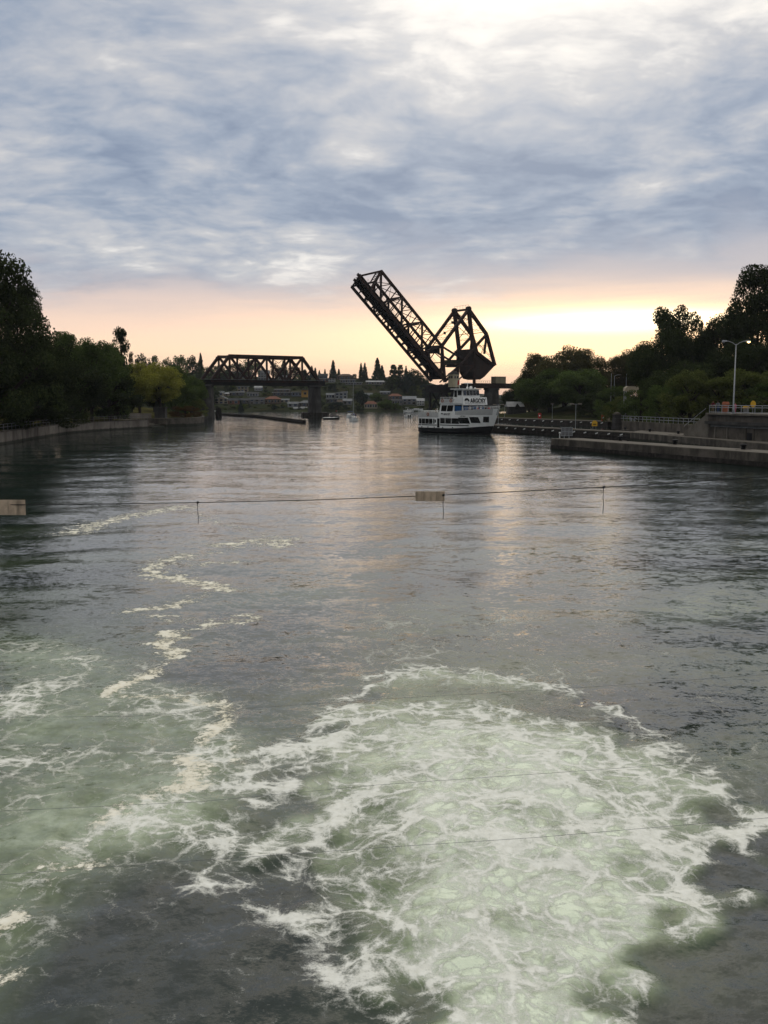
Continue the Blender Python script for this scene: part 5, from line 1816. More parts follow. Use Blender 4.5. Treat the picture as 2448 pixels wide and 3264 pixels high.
HOUSES = [
    ('cream gabled two storey house beside the stone pier with open porch', 685, 726, 1263, 1288, 'cream', 'grey', 'front', 2, 3, ''),
    ('grey roofed cream cottage just above the cream gabled house', 679, 712, 1247, 1262, 'cream', 'grey', 'gable', 1, 2, ''),
    ('small tan hip roofed house under the truss span', 714, 729, 1251, 1263, 'tan', 'pale', 'hip', 1, 1, ''),
    ('dark grey house with a slanted pale roof edge under the truss', 729, 773, 1247, 1262, 'dgrey', 'pale', 'shed', 1, 4, ''),
    ('tan two storey flat roofed house directly below the truss deck', 757, 789, 1232, 1250, 'tan', 'grey', 'flat', 2, 3, ''),
    ('light grey house with a row of white framed windows above green shrubs', 787, 822, 1250, 1264, 'lgrey', 'dark', 'gable', 1, 4, ''),
    ('red brick house with dark roof low on the slope under the truss', 727, 761, 1270, 1289, 'brick', 'dark', 'gable', 1, 2, ''),
    ('dark grey wide windowed house behind the blue green spruce', 763, 794, 1270, 1287, 'dgrey', 'dark', 'gable', 1, 3, ''),
    ('grey house with two rows of paired windows', 796, 842, 1267, 1289, 'grey', 'dark', 'gable', 2, 3, ''),
    ('red roofed brown house with a white glazed porch', 845, 892, 1264, 1288, 'brown', 'red', 'hip', 1, 5, ''),
    ('long low house with a thin white roof edge, left neighbour of the glazed one', 870, 928, 1251, 1263, 'dgrey', 'pale', 'flat', 1, 5, ''),
    ('low house with white windows and white roof edge by the yellow building', 931, 962, 1250, 1264, 'blue', 'pale', 'flat', 1, 3, ''),
    ('plain yellow cube shaped building above the shore', 961, 984, 1242, 1266, 'yellow', 'brown', 'flat', 1, 1, ''),
    ('small orange brown annex beside the yellow building', 985, 1001, 1243, 1256, 'orange', 'brown', 'flat', 1, 1, ''),
    ('grey gabled house near the shore by the pale boats', 917, 950, 1281, 1298, 'lgrey', 'grey', 'gable', 1, 2, ''),
    ('dark slate house near the shore in front of the wide pier', 953, 999, 1277, 1298, 'dgrey', 'grey', 'hip', 1, 4, ''),
    ('small cream house between red roofed house and grey gabled house', 893, 920, 1271, 1283, 'cream', 'grey', 'gable', 1, 2, ''),
    ('pale three storey apartment block seen through the truss', 823, 857, 1180, 1212, 'lgrey', 'grey', 'gable', 3, 4, 'balcony'),
    ('pale framed house on the wooded slope behind the truss diagonals', 738, 757, 1184, 1201, 'stone', 'grey', 'flat', 1, 2, ''),
    ('grey house among trees behind the middle of the truss', 759, 785, 1187, 1206, 'grey', 'grey', 'gable', 2, 2, ''),
    ('stone coloured house behind the truss between apartment block and end posts', 886, 912, 1196, 1212, 'stone', 'grey', 'gable', 1, 3, ''),
    ('blue white narrow house right under the truss deck', 811, 834, 1231, 1246, 'blue', 'pale', 'gable', 2, 2, 'balcony'),
    ('long dark red brown house under the truss deck', 873, 922, 1240, 1250, 'brown', 'dark', 'gable', 1, 5, ''),
    ('light grey low gabled house right beside the wide pier', 1040, 1066, 1253, 1270, 'lgrey', 'grey', 'gable', 1, 3, ''),
    ('big light grey house with sloping roof behind the sailboat mast', 1069, 1106, 1247, 1271, 'lgrey', 'lgrey', 'shed', 2, 3, ''),
    ('dark house with a flat white roof edge next to the wide pier', 1040, 1074, 1271, 1285, 'dgrey', 'pale', 'flat', 1, 3, ''),
    ('small tan house between the flat white roof and pale roofed garage', 1076, 1090, 1275, 1292, 'tan', 'brown', 'gable', 1, 2, ''),
    ('house with a broad pale roof just left of the sailboat mast', 1093, 1121, 1271, 1291, 'grey', 'lgrey', 'gable', 1, 2, ''),
    ('cream cottage with a red hip roof near the shore', 1162, 1202, 1279, 1302, 'cream', 'red', 'hip', 1, 5, ''),
    ('grey house half hidden behind the dark round tree', 1158, 1186, 1253, 1273, 'grey', 'grey', 'gable', 1, 2, ''),
    ('low grey roofed house in the trees under the raised leaf', 1212, 1243, 1247, 1258, 'grey', 'grey', 'gable', 1, 3, ''),
    ('brown house with a red brown roof above the bright green trees', 1238, 1281, 1255, 1275, 'brown', 'red', 'hip', 1, 4, ''),
    ('low house with a white roof line beside the pale roofed house', 1250, 1282, 1274, 1292, 'grey', 'pale', 'flat', 1, 4, ''),
    ('two storey grey house with a pale metal roof', 1284, 1326, 1263, 1290, 'grey', 'lgrey', 'gable', 2, 3, ''),
    ('white house with stacked balconies left of the bascule tower', 1329, 1352, 1270, 1293, 'white', 'pale', 'gable', 2, 3, 'balcony'),
    ('dark ridge house with a brick chimney next to the truss end', 1016, 1043, 1191, 1209, 'dgrey', 'dark', 'gable', 1, 2, 'chimney'),
    ('ridge house with a block of white framed windows', 1046, 1067, 1206, 1219, 'white', 'brown', 'flat', 2, 4, ''),
    ('flat pale roofed wing beside the white windowed ridge house', 1019, 1045, 1207, 1218, 'brick', 'pale', 'flat', 1, 3, ''),
    ('big brown house with a wide gable on the ridge line', 1074, 1127, 1192, 1212, 'brown', 'brown', 'hip', 1, 5, ''),
    ('long flat white roofed house under the big brown ridge house', 1085, 1131, 1210, 1221, 'grey', 'pale', 'flat', 1, 6, ''),
    ('long terrace house with pale roof above the sailboat mast top', 1101, 1153, 1219, 1227, 'grey', 'pale', 'flat', 1, 6, ''),
    ('long low ridge house with pale gables between the conifers', 1167, 1234, 1213, 1226, 'stone', 'pale', 'gable', 1, 8, ''),
    ('brown ridge house behind the long low one', 1210, 1244, 1202, 1215, 'brown', 'brown', 'gable', 1, 3, ''),
    ('grey wooded house left of the truss on the far slope', 655, 680, 1225, 1240, 'grey', 'dark', 'gable', 1, 2, ''),
]
for h in HOUSES:
    house(*h)
# gabled boathouse roof behind the rear guide wall
bh = thing('boathouse', 'low dark boathouse with a pale metal roof and small gable on the right bank', 'boathouse', at_y(1645, 1318, 345))
pb = at_y(1645, 1318, 345)
MB().box((0, 0, 1.2), (6.6, 6, 3.0)).build('wall', ROOFD, bh, local=True)
rf = MB().prism([(-3.6, -3.4, 2.5), (-3.6, 3.4, 2.5), (-3.6, 0, 4.3)], (7.2, 0, 0)).build('roof', mat('house_roof_pale', RC['pale'], 0.8, 0.15, 0.4), bh, local=True)
MB().prism([(-0.9, -3.6, 2.4), (0.9, -3.6, 2.4), (0, -3.6, 3.6)], (0, 2.0, 0)).build('gable', ROOFD, rf, local=True)

# ------------------------------------------------------------------ trees across the water
SK = [  # px, top, width px, base py, kind, leaf
    (1062, 1149, 27, 1208, 'cone', 'blue', 'tall pointed conifer above the white windowed ridge house'),
    (1151, 1157, 20, 1216, 'cone', 'dark', 'slim dark conifer, first of the ridge pair between two long roofs'),
    (1163, 1157, 22, 1216, 'cone', 'dark', 'slim dark conifer, second of the ridge pair between two long roofs'),
    (1203, 1142, 38, 1218, 'cone', 'dark', 'tallest ridge conifer with a bushy knob at its top'),
    (1218, 1165, 26, 1218, 'cone', 'dark', 'pointed conifer beside the tallest ridge conifer'),
    (1255, 1164, 42, 1226, 'pine', 'dark', 'windswept flat topped pine on the ridge'),
    (1276, 1165, 34, 1228, 'pine', 'dark', 'windswept pine beside the flat topped one'),
    (1294, 1167, 22, 1230, 'cone', 'dark', 'cone shaped conifer among the dense ridge trees'),
    (1318, 1177, 60, 1240, 'round', 'dark', 'broad round dark tree left of the raised leaf'),
    (1345, 1192, 55, 1245, 'round', 'dark', 'dark round tree partly behind the raised leaf'),
    (1285, 1195, 60, 1250, 'round', 'blue', 'dense blue green tree below the ridge conifers'),
    (1250, 1200, 50, 1250, 'round', 'dark', 'dense dark tree below the windswept pine'),
    (1036, 1176, 12, 1206, 'cone', 'dark', 'small pointed conifer behind the chimney house'),
    (1018, 1180, 14, 1206, 'cone', 'dark', 'small conifer just past the truss end'),
    (1005, 1172, 18, 1206, 'cone', 'dark', 'small bushy conifer behind the truss end posts'),
    (994, 1166, 20, 1206, 'cone', 'blue', 'bushy conifer seen through the truss end posts'),
    (1130, 1192, 18, 1212, 'round', 'dark', 'small round tree at the end of the big brown ridge house'),
    (1080, 1176, 16, 1205, 'cone', 'dark', 'small conifer behind the pointed ridge conifer'),
    (905, 1149, 34, 1210, 'cone', 'dark', 'tall conifer seen through the truss diagonals'),
    (880, 1158, 40, 1212, 'round', 'dark', 'round tree behind the truss beside its tall conifer'),
    (940, 1165, 46, 1214, 'round', 'dark', 'round tree behind the right half of the truss'),
    (972, 1178, 36, 1214, 'cone', 'blue', 'conifer behind the end panel of the truss'),
    (800, 1147, 70, 1210, 'round', 'mid', 'big spreading tree above the apartment block behind the truss'),
    (755, 1158, 60, 1212, 'round', 'dark', 'spreading tree behind the left half of the truss'),
    (700, 1165, 70, 1225, 'round', 'dark', 'dense dark tree behind the truss portal'),
    (641, 1127, 28, 1225, 'cone', 'dark', 'dark conifer rising above woods left of the truss'),
    (615, 1137, 50, 1230, 'round', 'dark', 'round woodland tree beside the dark conifer left of the truss'),
    (575, 1133, 56, 1235, 'round', 'mid', 'rounded woodland tree above the bank trees'),
    (535, 1142, 50, 1235, 'round', 'mid', 'woodland tree above the dark green bank tree'),
    (495, 1138, 44, 1235, 'tall', 'mid', 'woodland tree above the yellow green trees'),
    (460, 1130, 60, 1235, 'round', 'dark', 'broad woodland tree behind the ragged conifer'),
    (665, 1170, 50, 1235, 'round', 'mid', 'woodland tree at the top of the shore girder span'),
    (1152, 1245, 46, 1297, 'round', 'blue', 'dark blue green round tree right of the sailboat mast'),
    (768, 1278, 18, 1312, 'cone', 'blue', 'small blue green spruce at the shore below the truss'),
    (1075, 1282, 46, 1306, 'bush', 'blue', 'dark round shrub at the shore near the speedboat'),
    (1195, 1252, 40, 1280, 'round', 'mid', 'green tree above the red hip roofed cottage'),
    (1228, 1275, 50, 1306, 'round', 'mid', 'bright green round tree at the shore under the raised leaf'),
    (1262, 1285, 36, 1306, 'bush', 'mid', 'green shrub at the shore below the white roof line'),
]
for px, top, wp, by, kd_, lk, lb in SK:
    b_ = on_hill(px, by)
    h = (by - top) * b_.y / FPX
    tree('hill_tree', lb, 'tree', b_ - Vector((0, 0, 0.4)), wp * b_.y / FPX, h + 0.4, kd_, 1 + (px % 3), lk, 0.03, None, False)
g = random.Random(3)


def short(lb):
    ws = lb.split()
    for i, w in enumerate(ws):
        if i > 1 and w in ('under', 'beside', 'near', 'above', 'with', 'behind', 'just', 'low', 'directly', 'seen', 'between', 'left', 'right', 'half', 'in', 'on', 'next', 'among', 'just', 'by', 'low'):
            return ' '.join(ws[:i]).rstrip(',')
    return ' '.join(ws[:7]).rstrip(',')


COLW = dict(dark='dark', mid='green', blue='blue green', olive='olive', brown='brownish')
SHW = dict(round='round', bush='low', tall='oval', cone='pointed')


def near_house(px, by):
    best = min(HOUSES, key=lambda h: abs((h[1] + h[2]) / 2 - px) + 1.5 * abs(h[4] - by))
    cx = (best[1] + best[2]) / 2
    rel = 'downhill of' if by > best[4] + 3 else ('uphill of' if by < best[3] + 4 else 'beside')
    return rel + ' the ' + short(best[0])


boxes = [(h[1] - 3, h[2] + 3, h[3] - 2, h[4] + 1) for h in HOUSES]
cnt = 0
tries = 0
while cnt < 270 and tries < 5000:
    tries += 1
    px, by = g.uniform(560, 1480), g.uniform(1216, 1309)
    wp = g.uniform(16, 38)
    hp = wp * g.uniform(0.6, 1.05)
    if px > 1360 and by < 1240:
        continue
    if any(px + wp / 2 > a and px - wp / 2 < b_ and by > c + 3 and by - hp < d for a, b_, c, d in boxes):
        # allow low shrubs at the feet of houses only
        hp = 6
        wp = 14
        if any(px + wp / 2 > a and px - wp / 2 < b_ and by > c + 3 and by - hp < d - 3 for a, b_, c, d in boxes):
            continue
    b_ = on_hill(px, by)
    hh = hp * b_.y / FPX
    kd_ = g.choice(['round', 'round', 'bush', 'tall'])
    lk = g.choice(['dark', 'mid', 'blue', 'dark', 'olive'])
    tall = 'tree' if hh > 3.2 else 'shrub'
    tree('garden_' + tall, '%s %s garden %s %s' % (COLW[lk], SHW[kd_], tall, near_house(px, by)), tall, b_ - Vector((0, 0, 0.3)), wp * b_.y / FPX, hh + 0.3, kd_, 1 + cnt % 3, lk, 0.0,
         'garden trees and shrubs between the hillside houses', False)
    cnt += 1
# wooded strips at both ends of the slope
for i in range(46):
    px, by = g.uniform(380, 690), g.uniform(1225, 1300)
    b_ = on_hill(px, by)
    kd_, lk = g.choice(['round', 'tall', 'cone']), g.choice(['dark', 'mid'])
    ht_ = g.uniform(8, 13)
    tree('wood_tree', '%s %s %s woodland tree on the far slope behind the bank trees' % ('tall' if ht_ > 10.5 else 'short', COLW[lk], SHW[kd_]), 'tree', b_ - Vector((0, 0, 0.4)), g.uniform(8, 13), ht_, kd_, 1 + i % 3,
         lk, 0.0, 'woodland trees on the far slope', False)
for i in range(26):
    px, by = g.uniform(1480, 1720), g.uniform(1285, 1300)
    b_ = on_hill(px, by)
    tree('shore_tree', 'low dark tree on the far shore beyond the approach span', 'tree', b_ - Vector((0, 0, 0.4)), g.uniform(5, 9), g.uniform(2.5, 5.0), 'round', 1 + i % 3, 'dark', 0.0, 'far shore trees beyond the approach span', False)

# street lamps and shelter on the right slope
for px, top, foot, Y, arm, lb in ((1948, 1190, 1232, 262, 0, 'plain slim pole beside the small curved street lamps on the slope'), (1996, 1192, 1222, 255, 1, 'small grey street lamp with one curved arm above the tan shelter'),
                                  (1958, 1198, 1232, 268, 1, 'small grey street lamp with one curved arm next to the plain pole')):
    p = at_y(px, foot, Y)
    gz = right_z(p.x, Y) - 0.2
    h = at_y(px, top, Y).z - gz
    o = thing('slope_lamp', lb, 'street lamp', (p.x, Y, gz))
    MB().tube([(0, 0, 0), (0, 0, h)], [0.1, 0.06], 6).build('pole', GALV, o, local=True)
    if arm:
        MB().tube([(0, 0, h - 0.1), (0.6, 0, h + 0.25), (1.3, 0, h + 0.3)], 0.05, 6).build('arm', GALV, o, local=True)
        MB().hexa([(1.1, -0.15, h + 0.2), (1.9, -0.15, h + 0.2), (1.9, 0.15, h + 0.2), (1.1, 0.15, h + 0.2), (1.2, -0.1, h + 0.38), (1.8, -0.1, h + 0.36), (1.8, 0.1, h + 0.36), (1.2, 0.1, h + 0.38)]).build('lamp_head', CONCL, o, local=True)
p = at_y(2010, 1268, 222)
gz = right_z(p.x, 222) - 0.2
zt_ = at_y(2010, 1231, 222).z
o = thing('tan_shelter', 'small shelter with a pale tan curved roof on the bushy right slope', 'shelter', (p.x, 222, gz))
H = zt_ - gz
MB().prism([(-1.6, -1.0, H - 1.1), (1.5, -1.0, H - 1.1), (1.5, -1.0, H - 0.1), (-0.9, -1.0, H), (-1.45, -1.0, H - 0.35)], (0, 2.0, 0)).build('roof', mat('tan_canopy', (0.34, 0.29, 0.21), 0.7, 0.1, 1), o, local=True)
for x in (-1.3, 0.2, 1.2):
    MB().box((x, -0.8, (H - 1.1) / 2), (0.22 if x else 0.3, 0.22, H - 1.1)).build('post', GALV, o, local=True)
    MB().box((x, 0.8, (H - 1.1) / 2), (0.22, 0.22, H - 1.1)).build('post', GALV, o, local=True)

# ------------------------------------------------------------------ people
SKIN = mat('skin', (0.36, 0.21, 0.15), 0.6, 0.08)
HAIRM = {'dark': mat('dark_hair', (0.02, 0.014, 0.01), 0.7), 'brown': mat('brown_hair', (0.09, 0.045, 0.02), 0.7), 'white': mat('white_cap', (0.6, 0.6, 0.58), 0.7)}


def cloth(name, col):
    return mat('cloth_' + name, col, 0.9, 0.12, 6)


CL = dict(white=cloth('white', (0.62, 0.62, 0.60)), red=cloth('red', (0.42, 0.045, 0.04)), black=cloth('black', (0.015, 0.015, 0.018)), grey=cloth('grey', (0.16, 0.165, 0.18)),
          pink=cloth('pink', (0.55, 0.13, 0.22)), blue=cloth('blue', (0.05, 0.08, 0.2)), maroon=cloth('maroon', (0.11, 0.02, 0.022)), khaki=cloth('khaki', (0.20, 0.16, 0.10)), yellow=cloth('yellow', (0.55, 0.45, 0.10)))


def person(label, loc, rz, top, legs, hair='dark', lean=0.0, arms='rail', h=1.70, sit=False):
    """standing figure facing local -Y, one skinned body; hair is a child"""
    root = thing('person', label, 'person', loc, rz)
    k = h / 1.70
    V, E, Rr = [], [], []

    def v(p, r, par=None):
        V.append(Vector(p) * k)
        Rr.append(r * k)
        if par is not None:
            E.append((par, len(V) - 1))
        return len(V) - 1
    ly = -lean
    hip = v((0, 0, 0.92), 0.145)
    wa = v((0, ly * 0.25, 1.10), 0.125, hip)
    ch = v((0, ly * 0.62, 1.32), 0.150, wa)
    nk = v((0, ly * 0.85, 1.46), 0.058, ch)
    hd0 = v((0, ly * 0.95 - 0.01, 1.535), 0.078, nk)
    hd = v((0, ly * 1.0 - 0.02, 1.60), 0.098, hd0)
    v((0, ly * 1.05 - 0.015, 1.69), 0.070, hd)
    v((0, ly * 1.0 - 0.125, 1.60), 0.018, hd)            # nose
    for s in (-1, 1):
        sh_ = v((s * 0.17, ly * 0.68, 1.39), 0.068, ch)
        if arms == 'rail':
            el = v((s * 0.25, ly * 0.7 - 0.12, 1.16), 0.048, sh_)
            wr = v((s * 0.20, ly * 0.7 - 0.36, 1.12), 0.036, el)
            hn = v((s * 0.18, ly * 0.7 - 0.44, 1.10), 0.040, wr)
            v((s * 0.17, ly * 0.7 - 0.52, 1.06), 0.020, hn)
        else:
            el = v((s * 0.24, 0.02, 1.12), 0.048, sh_)
            wr = v((s * 0.25, -0.04, 0.87), 0.036, el)
            hn = v((s * 0.25, -0.06, 0.79), 0.040, wr)
            v((s * 0.25, -0.07, 0.70), 0.020, hn)
        th = v((s * 0.095, -0.01, 0.86), 0.098, hip)
        kn = v((s * 0.105, -0.03, 0.49), 0.066, th)
        an = v((s * 0.11, 0.02, 0.09), 0.046, kn)
        v((s * 0.12, -0.10, 0.035), 0.042, an)
    me = bpy.data.meshes.new('body')
    me.from_pydata([tuple(p) for p in V], E, [])
    ob = bpy.data.objects.new('body', me)
    COL.objects.link(ob)
    sk = ob.modifiers.new('skin', 'SKIN')
    lay = me.skin_vertices[0] if me.skin_vertices else None
    for i, r in enumerate(Rr):
        me.skin_vertices[0].data[i].radius = (r, r)
    me.skin_vertices[0].data[0].use_root = True
    ob.modifiers.new('sub', 'SUBSURF').levels = 1
    dg = bpy.context.evaluated_depsgraph_get()
    ev = ob.evaluated_get(dg)
    m2 = bpy.data.meshes.new_from_object(ev)
    bpy.data.objects.remove(ob)
    m2.materials.clear()
    for m in (CL[legs], CL[top], SKIN):
        m2.materials.append(m)
    for f in m2.polygons:
        z, x = f.center.z / k, abs(f.center.x) / k
        f.material_index = 2 if z > 1.47 or (arms == 'rail' and f.center.y / k < -lean * 0.7 - 0.33 and z > 1.0) or (arms != 'rail' and x > 0.2 and z < 0.88 and z > 0.6) else (1 if z > 0.93 else 0)
        f.use_smooth = True
    body = bpy.data.objects.new('body', m2)
    COL.objects.link(body)
    body.parent = root
    hb = MB()
    c = Vector((0, ly * 1.05 + 0.02, 1.62)) * k
    prof = [(0.098, -0.06), (0.112, 0.0), (0.105, 0.06), (0.075, 0.10), (0.03, 0.12)]
    hb.lathe(c, [(r * k, z * k) for r, z in prof], 10).build('hair', HAIRM[hair], root, True, local=True)
    return root


person('person in white top by the quay railing on the curved wall', (-65.9, 205, 2.0), 0.9, 'white', 'khaki', 'white', 0.05, 'rail')
p = on_platform(2273, -0.1)
person('person in reddish top leaning on the platform railing', p, -0.35, 'maroon', 'khaki', 'brown', 0.22)
p = on_platform(2290, -0.1)
person('person in grey jacket bending over the platform railing', p, -0.55, 'grey', 'blue', 'dark', 0.34)
p = on_platform(2343, -0.1)
person('person in pink top standing beside the street lamp post', p, 0.2, 'pink', 'pink', 'brown', 0.05, 'side', 1.45)

# ------------------------------------------------------------------ excursion ferry
SB, BW0 = at_z(1332, 1379, 0), at_z(1541, 1386.5, 0)
FV = Vector((0.62, -0.785, 0)).normalized()
frz = math.atan2(FV.y, FV.x)
# starboard stern corner lies at (-9.6, -3.2) of the boat's own axes
cs, sn = math.cos(frz), math.sin(frz)
off = Vector((-9.6 * cs + 3.2 * sn, -9.6 * sn - 3.2 * cs, 0))
FO = SB - off
fr_ = thing('excursion_ferry', 'white three deck excursion ferry with a black hull coming through the channel', 'ferry', (FO.x, FO.y, 0.0), frz)


def fb(x, z):
    """half beam of the hull"""
    zc = max(0.0, min(5.6, z))
    xe = 9.2 + 2.7 * (zc / 5.5) ** 0.9
    x0 = -1.0 + 3.6 * (zc / 5.5)
    t_ = max(0.0, min(1.0, (x - x0) / (xe - x0)))
    b_ = 3.25 * (1 - t_ ** 2.3) ** 0.85
    if z < 0.3:
        b_ *= 0.93 - 0.12 * (0.3 - z)
    st = max(0.0, min(1.0, (-8.4 - x) / 1.4))
    return max(0.015, b_ * (1 - 0.10 * st))


def zsheer(x):
    return 1.05 + 0.75 * max(0.0, (x + 1) / 11.5) ** 1.8


def xend(z):
    return 9.2 + 2.7 * (max(0.0, min(5.6, z)) / 5.5) ** 0.9


def loft(xs, zf0, zf1, nz, name, m, close_top=False):
    b_ = MB()
    for s in (-1, 1):
        vs = []
        for x in xs:
            for k in range(nz + 1):
                z = zf0(x) + (zf1(x) - zf0(x)) * k / nz
                xx = min(x, xend(z) - 0.0005) if x >= xs[-1] - 1e-6 else x * 1.0
                if x > 8.0:
                    xx = 8.0 + (x - 8.0) / (xs[-1] - 8.0) * (xend(z) - 8.0)
                vs.append((xx, s * fb(xx, z), z))
        fs = []
        for i in range(len(xs) - 1):
            for k in range(nz):
                a = i * (nz + 1) + k
                f = (a, a + nz + 1, a + nz + 2, a + 1)
                fs.append(f if s < 0 else f[::-1])
        b_.add(vs, fs)
    # transom
    x = xs[0]
    b_.quad((x, -fb(x, zf0(x)), zf0(x)), (x, -fb(x, zf1(x)), zf1(x)), (x, fb(x, zf1(x)), zf1(x)), (x, fb(x, zf0(x)), zf0(x)))
    if close_top:
        n = len(xs)
        for i in range(n - 1):
            xa, xb = xs[i], xs[i + 1]
            za, zb_ = zf1(xa), zf1(xb)
            if xb > 8.0:
                xb = min(xb, xend(zb_))
                xa = min(xa, xend(za))
            b_.quad((xa, -fb(xa, za), za), (xb, -fb(xb, zb_), zb_), (xb, fb(xb, zb_), zb_), (xa, fb(xa, za), za))
    return b_.build(name, m, fr_, smooth=False, local=True)


XS = list(np.linspace(-9.8, 8.0, 26)) + list(np.linspace(8.35, 9.6, 8))
hull = loft(XS, lambda x: -0.6, zsheer, 5, 'hull', HULLK)
for s in (-1, 1):
    pts = []
    for x in XS:
        z = zsheer(x) + 0.02
        xx = 8.0 + (x - 8.0) / 1.6 * (xend(z) - 8.0) if x > 8 else x
        pts.append((xx, s * (fb(xx, z) + 0.06), z))
    MB().tube(pts, 0.11, 6).build('rub_rail', RUBBER, fr_, local=True)
UPX = -2.9


def ztop(x):
    return 3.45 if x < UPX - 0.01 else 4.45 + 0.95 * max(0.0, (x - UPX) / 13.5) ** 1.3


XA = [x for x in XS if x <= UPX]
XA[-1] = UPX
side_aft = loft(XA, lambda x: zsheer(x) + 0.002, lambda x: 3.45, 3, 'main_deck_side', BOATW, True)
XF = [UPX] + [x for x in XS if x > UPX]
side_fwd = loft(XF, lambda x: zsheer(x) + 0.002, ztop, 6, 'bow_side', BOATW)
# upper deck planking
b_ = MB()
xs_ = list(np.linspace(UPX, 10.0, 16))
for xa, xb in zip(xs_, xs_[1:]):
    b_.quad((xa, -fb(xa, 3.5) + 0.05, 3.5), (xb, -fb(xb, 3.5) + 0.05, 3.5), (xb, fb(xb, 3.5) - 0.05, 3.5), (xa, fb(xa, 3.5) - 0.05, 3.5))
b_.build('upper_deck', GALVD, fr_, local=True)
# grey canvas bulwark round the aft upper deck, and grey panel on the bow
cb = MB()
for s in (-1, 1):
    for xa, xb in zip(XA, XA[1:]):
        cb.quad((xa, s * (fb(xa, 3.4) + 0.02), 3.36), (xb, s * (fb(xb, 3.4) + 0.02), 3.36), (xb, s * (fb(xb, 4.4) + 0.02), 4.42), (xa, s * (fb(xa, 4.4) + 0.02), 4.42))
cb.quad((-9.83, -2.9, 3.36), (-9.83, 2.9, 3.36), (-9.83, 2.9, 4.42), (-9.83, -2.9, 4.42))
cb.build('canvas_bulwark', BOATG, fr_, local=True)
gp = MB()
for s in (-1, 1):
    vs = []
    xr = np.linspace(2.2, 9.6, 16)
    for x in xr:
        for z in (4.0, 4.6, ztop(x) + 0.01):
            xx = 8.0 + (x - 8.0) / 1.6 * (xend(z) - 8.0) if x > 8 else x
            vs.append((xx + 0.012, s * (fb(xx, z) + 0.025), z))
    fs = []
    for i in range(len(xr) - 1):
        for k in range(2):
            a = i * 3 + k
            fs.append((a, a + 3, a + 4, a + 1))
    gp.add(vs, fs)
gp.build('bow_canvas', BOATG, fr_, local=True)


def side_patch(x0, x1, z0, z1, m, name, parent=None, d=0.03, slant=0.0, n=4, s=-1, flat=None):
    """panel lying on the hull side (flat: fixed half beam instead)"""
    b2 = MB()
    vs, fs = [], []
    for i in range(n + 1):
        for j, z in enumerate((z0, z1)):
            x = x0 + (x1 - x0) * i / n + slant * j
            hb_ = flat if flat is not None else fb(min(x, xend(z) - 0.02), z)
            vs.append((x + (0.0 if flat is not None else d * 0.3), s * (hb_ + d), z))
    for i in range(n):
        a = i * 2
        f = (a, a + 2, a + 3, a + 1)
        fs.append(f if s < 0 else f[::-1])
    b2.add(vs, fs)
    return b2.build(name, m, parent or fr_, local=True)


def window(x0, x1, z0, z1, slant=0.0, flat=None, glass=None, fm=None):
    for s in (-1, 1):
        f = side_patch(x0 - 0.07, x1 + 0.07, z0 - 0.07, z1 + 0.07, fm or RUBBER, 'window', None, 0.03, slant, 4, s, flat)
        side_patch(x0, x1, z0, z1, glass or GLASS, 'pane', f, 0.045, slant, 4, s, flat)


for k in range(4):
    x = -9.35 + 1.18 * k
    window(x, x + 0.92, 2.05, 3.0)
window(-4.45, -4.2, 2.1, 3.0)
window(-3.95, -3.75, 2.35, 2.85)
for s in (-1, 1):
    side_patch(-3.3, -2.55, 1.25, 3.15, BLACKP, 'boarding_door', None, 0.035, 0, 2, s)
    side_patch(-9.7, -3.4, 1.66, 1.84, BLACKP, 'side_stripe', None, 0.03, 0, 8, s)
    side_patch(-2.4, 5.6, 1.72, 1.90, BLACKP, 'side_stripe', None, 0.03, 0.0, 10, s)
for x0, x1 in ((-2.25, -0.95), (-0.65, 0.95), (1.25, 3.2)):
    window(x0, x1, 2.2, 3.2)
window(3.5, 5.9, 2.3, 3.35, -0.35)
window(6.3, 8.1, 2.45, 3.5, -0.3)
window(8.7, 9.6, 2.6, 3.6, 0.25)
# upper deck house
UW = 3.12
uh = MB()
uh.hexa([(UPX, -UW, 4.3), (4.3, -UW, 4.3), (4.3, UW, 4.3), (UPX, UW, 4.3), (UPX + 0.55, -UW, 6.3), (4.3, -UW, 6.3), (4.3, UW, 6.3), (UPX + 0.55, UW, 6.3)])
uh.build('upper_house', BOATW, fr_, local=True)
MB().box((0.75, 0, 3.9), (7.0, UW * 2 - 0.1, 0.8)).build('upper_house_base', BOATW, fr_, local=True)
for x0, x1 in ((-2.2, -0.7), (-0.35, 1.25)):
    window(x0, x1, 4.75, 5.85, 0.28, UW)
for s in (-1, 1):
    f = side_patch(1.9, 4.15, 4.55, 6.0, BLACKP, 'opening', None, 0.02, 0, 2, s, UW)
    side_patch(2.0, 4.0, 4.62, 5.75, BLUEG, 'blue_curtain', f, 0.04, 0, 2, s, UW)
for y in (-2.1, 0.0, 2.1):
    f = MB().box((4.32, y, 5.2), (0.06, 1.7, 1.25)).build('window', GALV, fr_, local=True)
    MB().box((4.36, y, 5.2), (0.04, 1.5, 1.05)).build('pane', BLUEG, f, local=True)
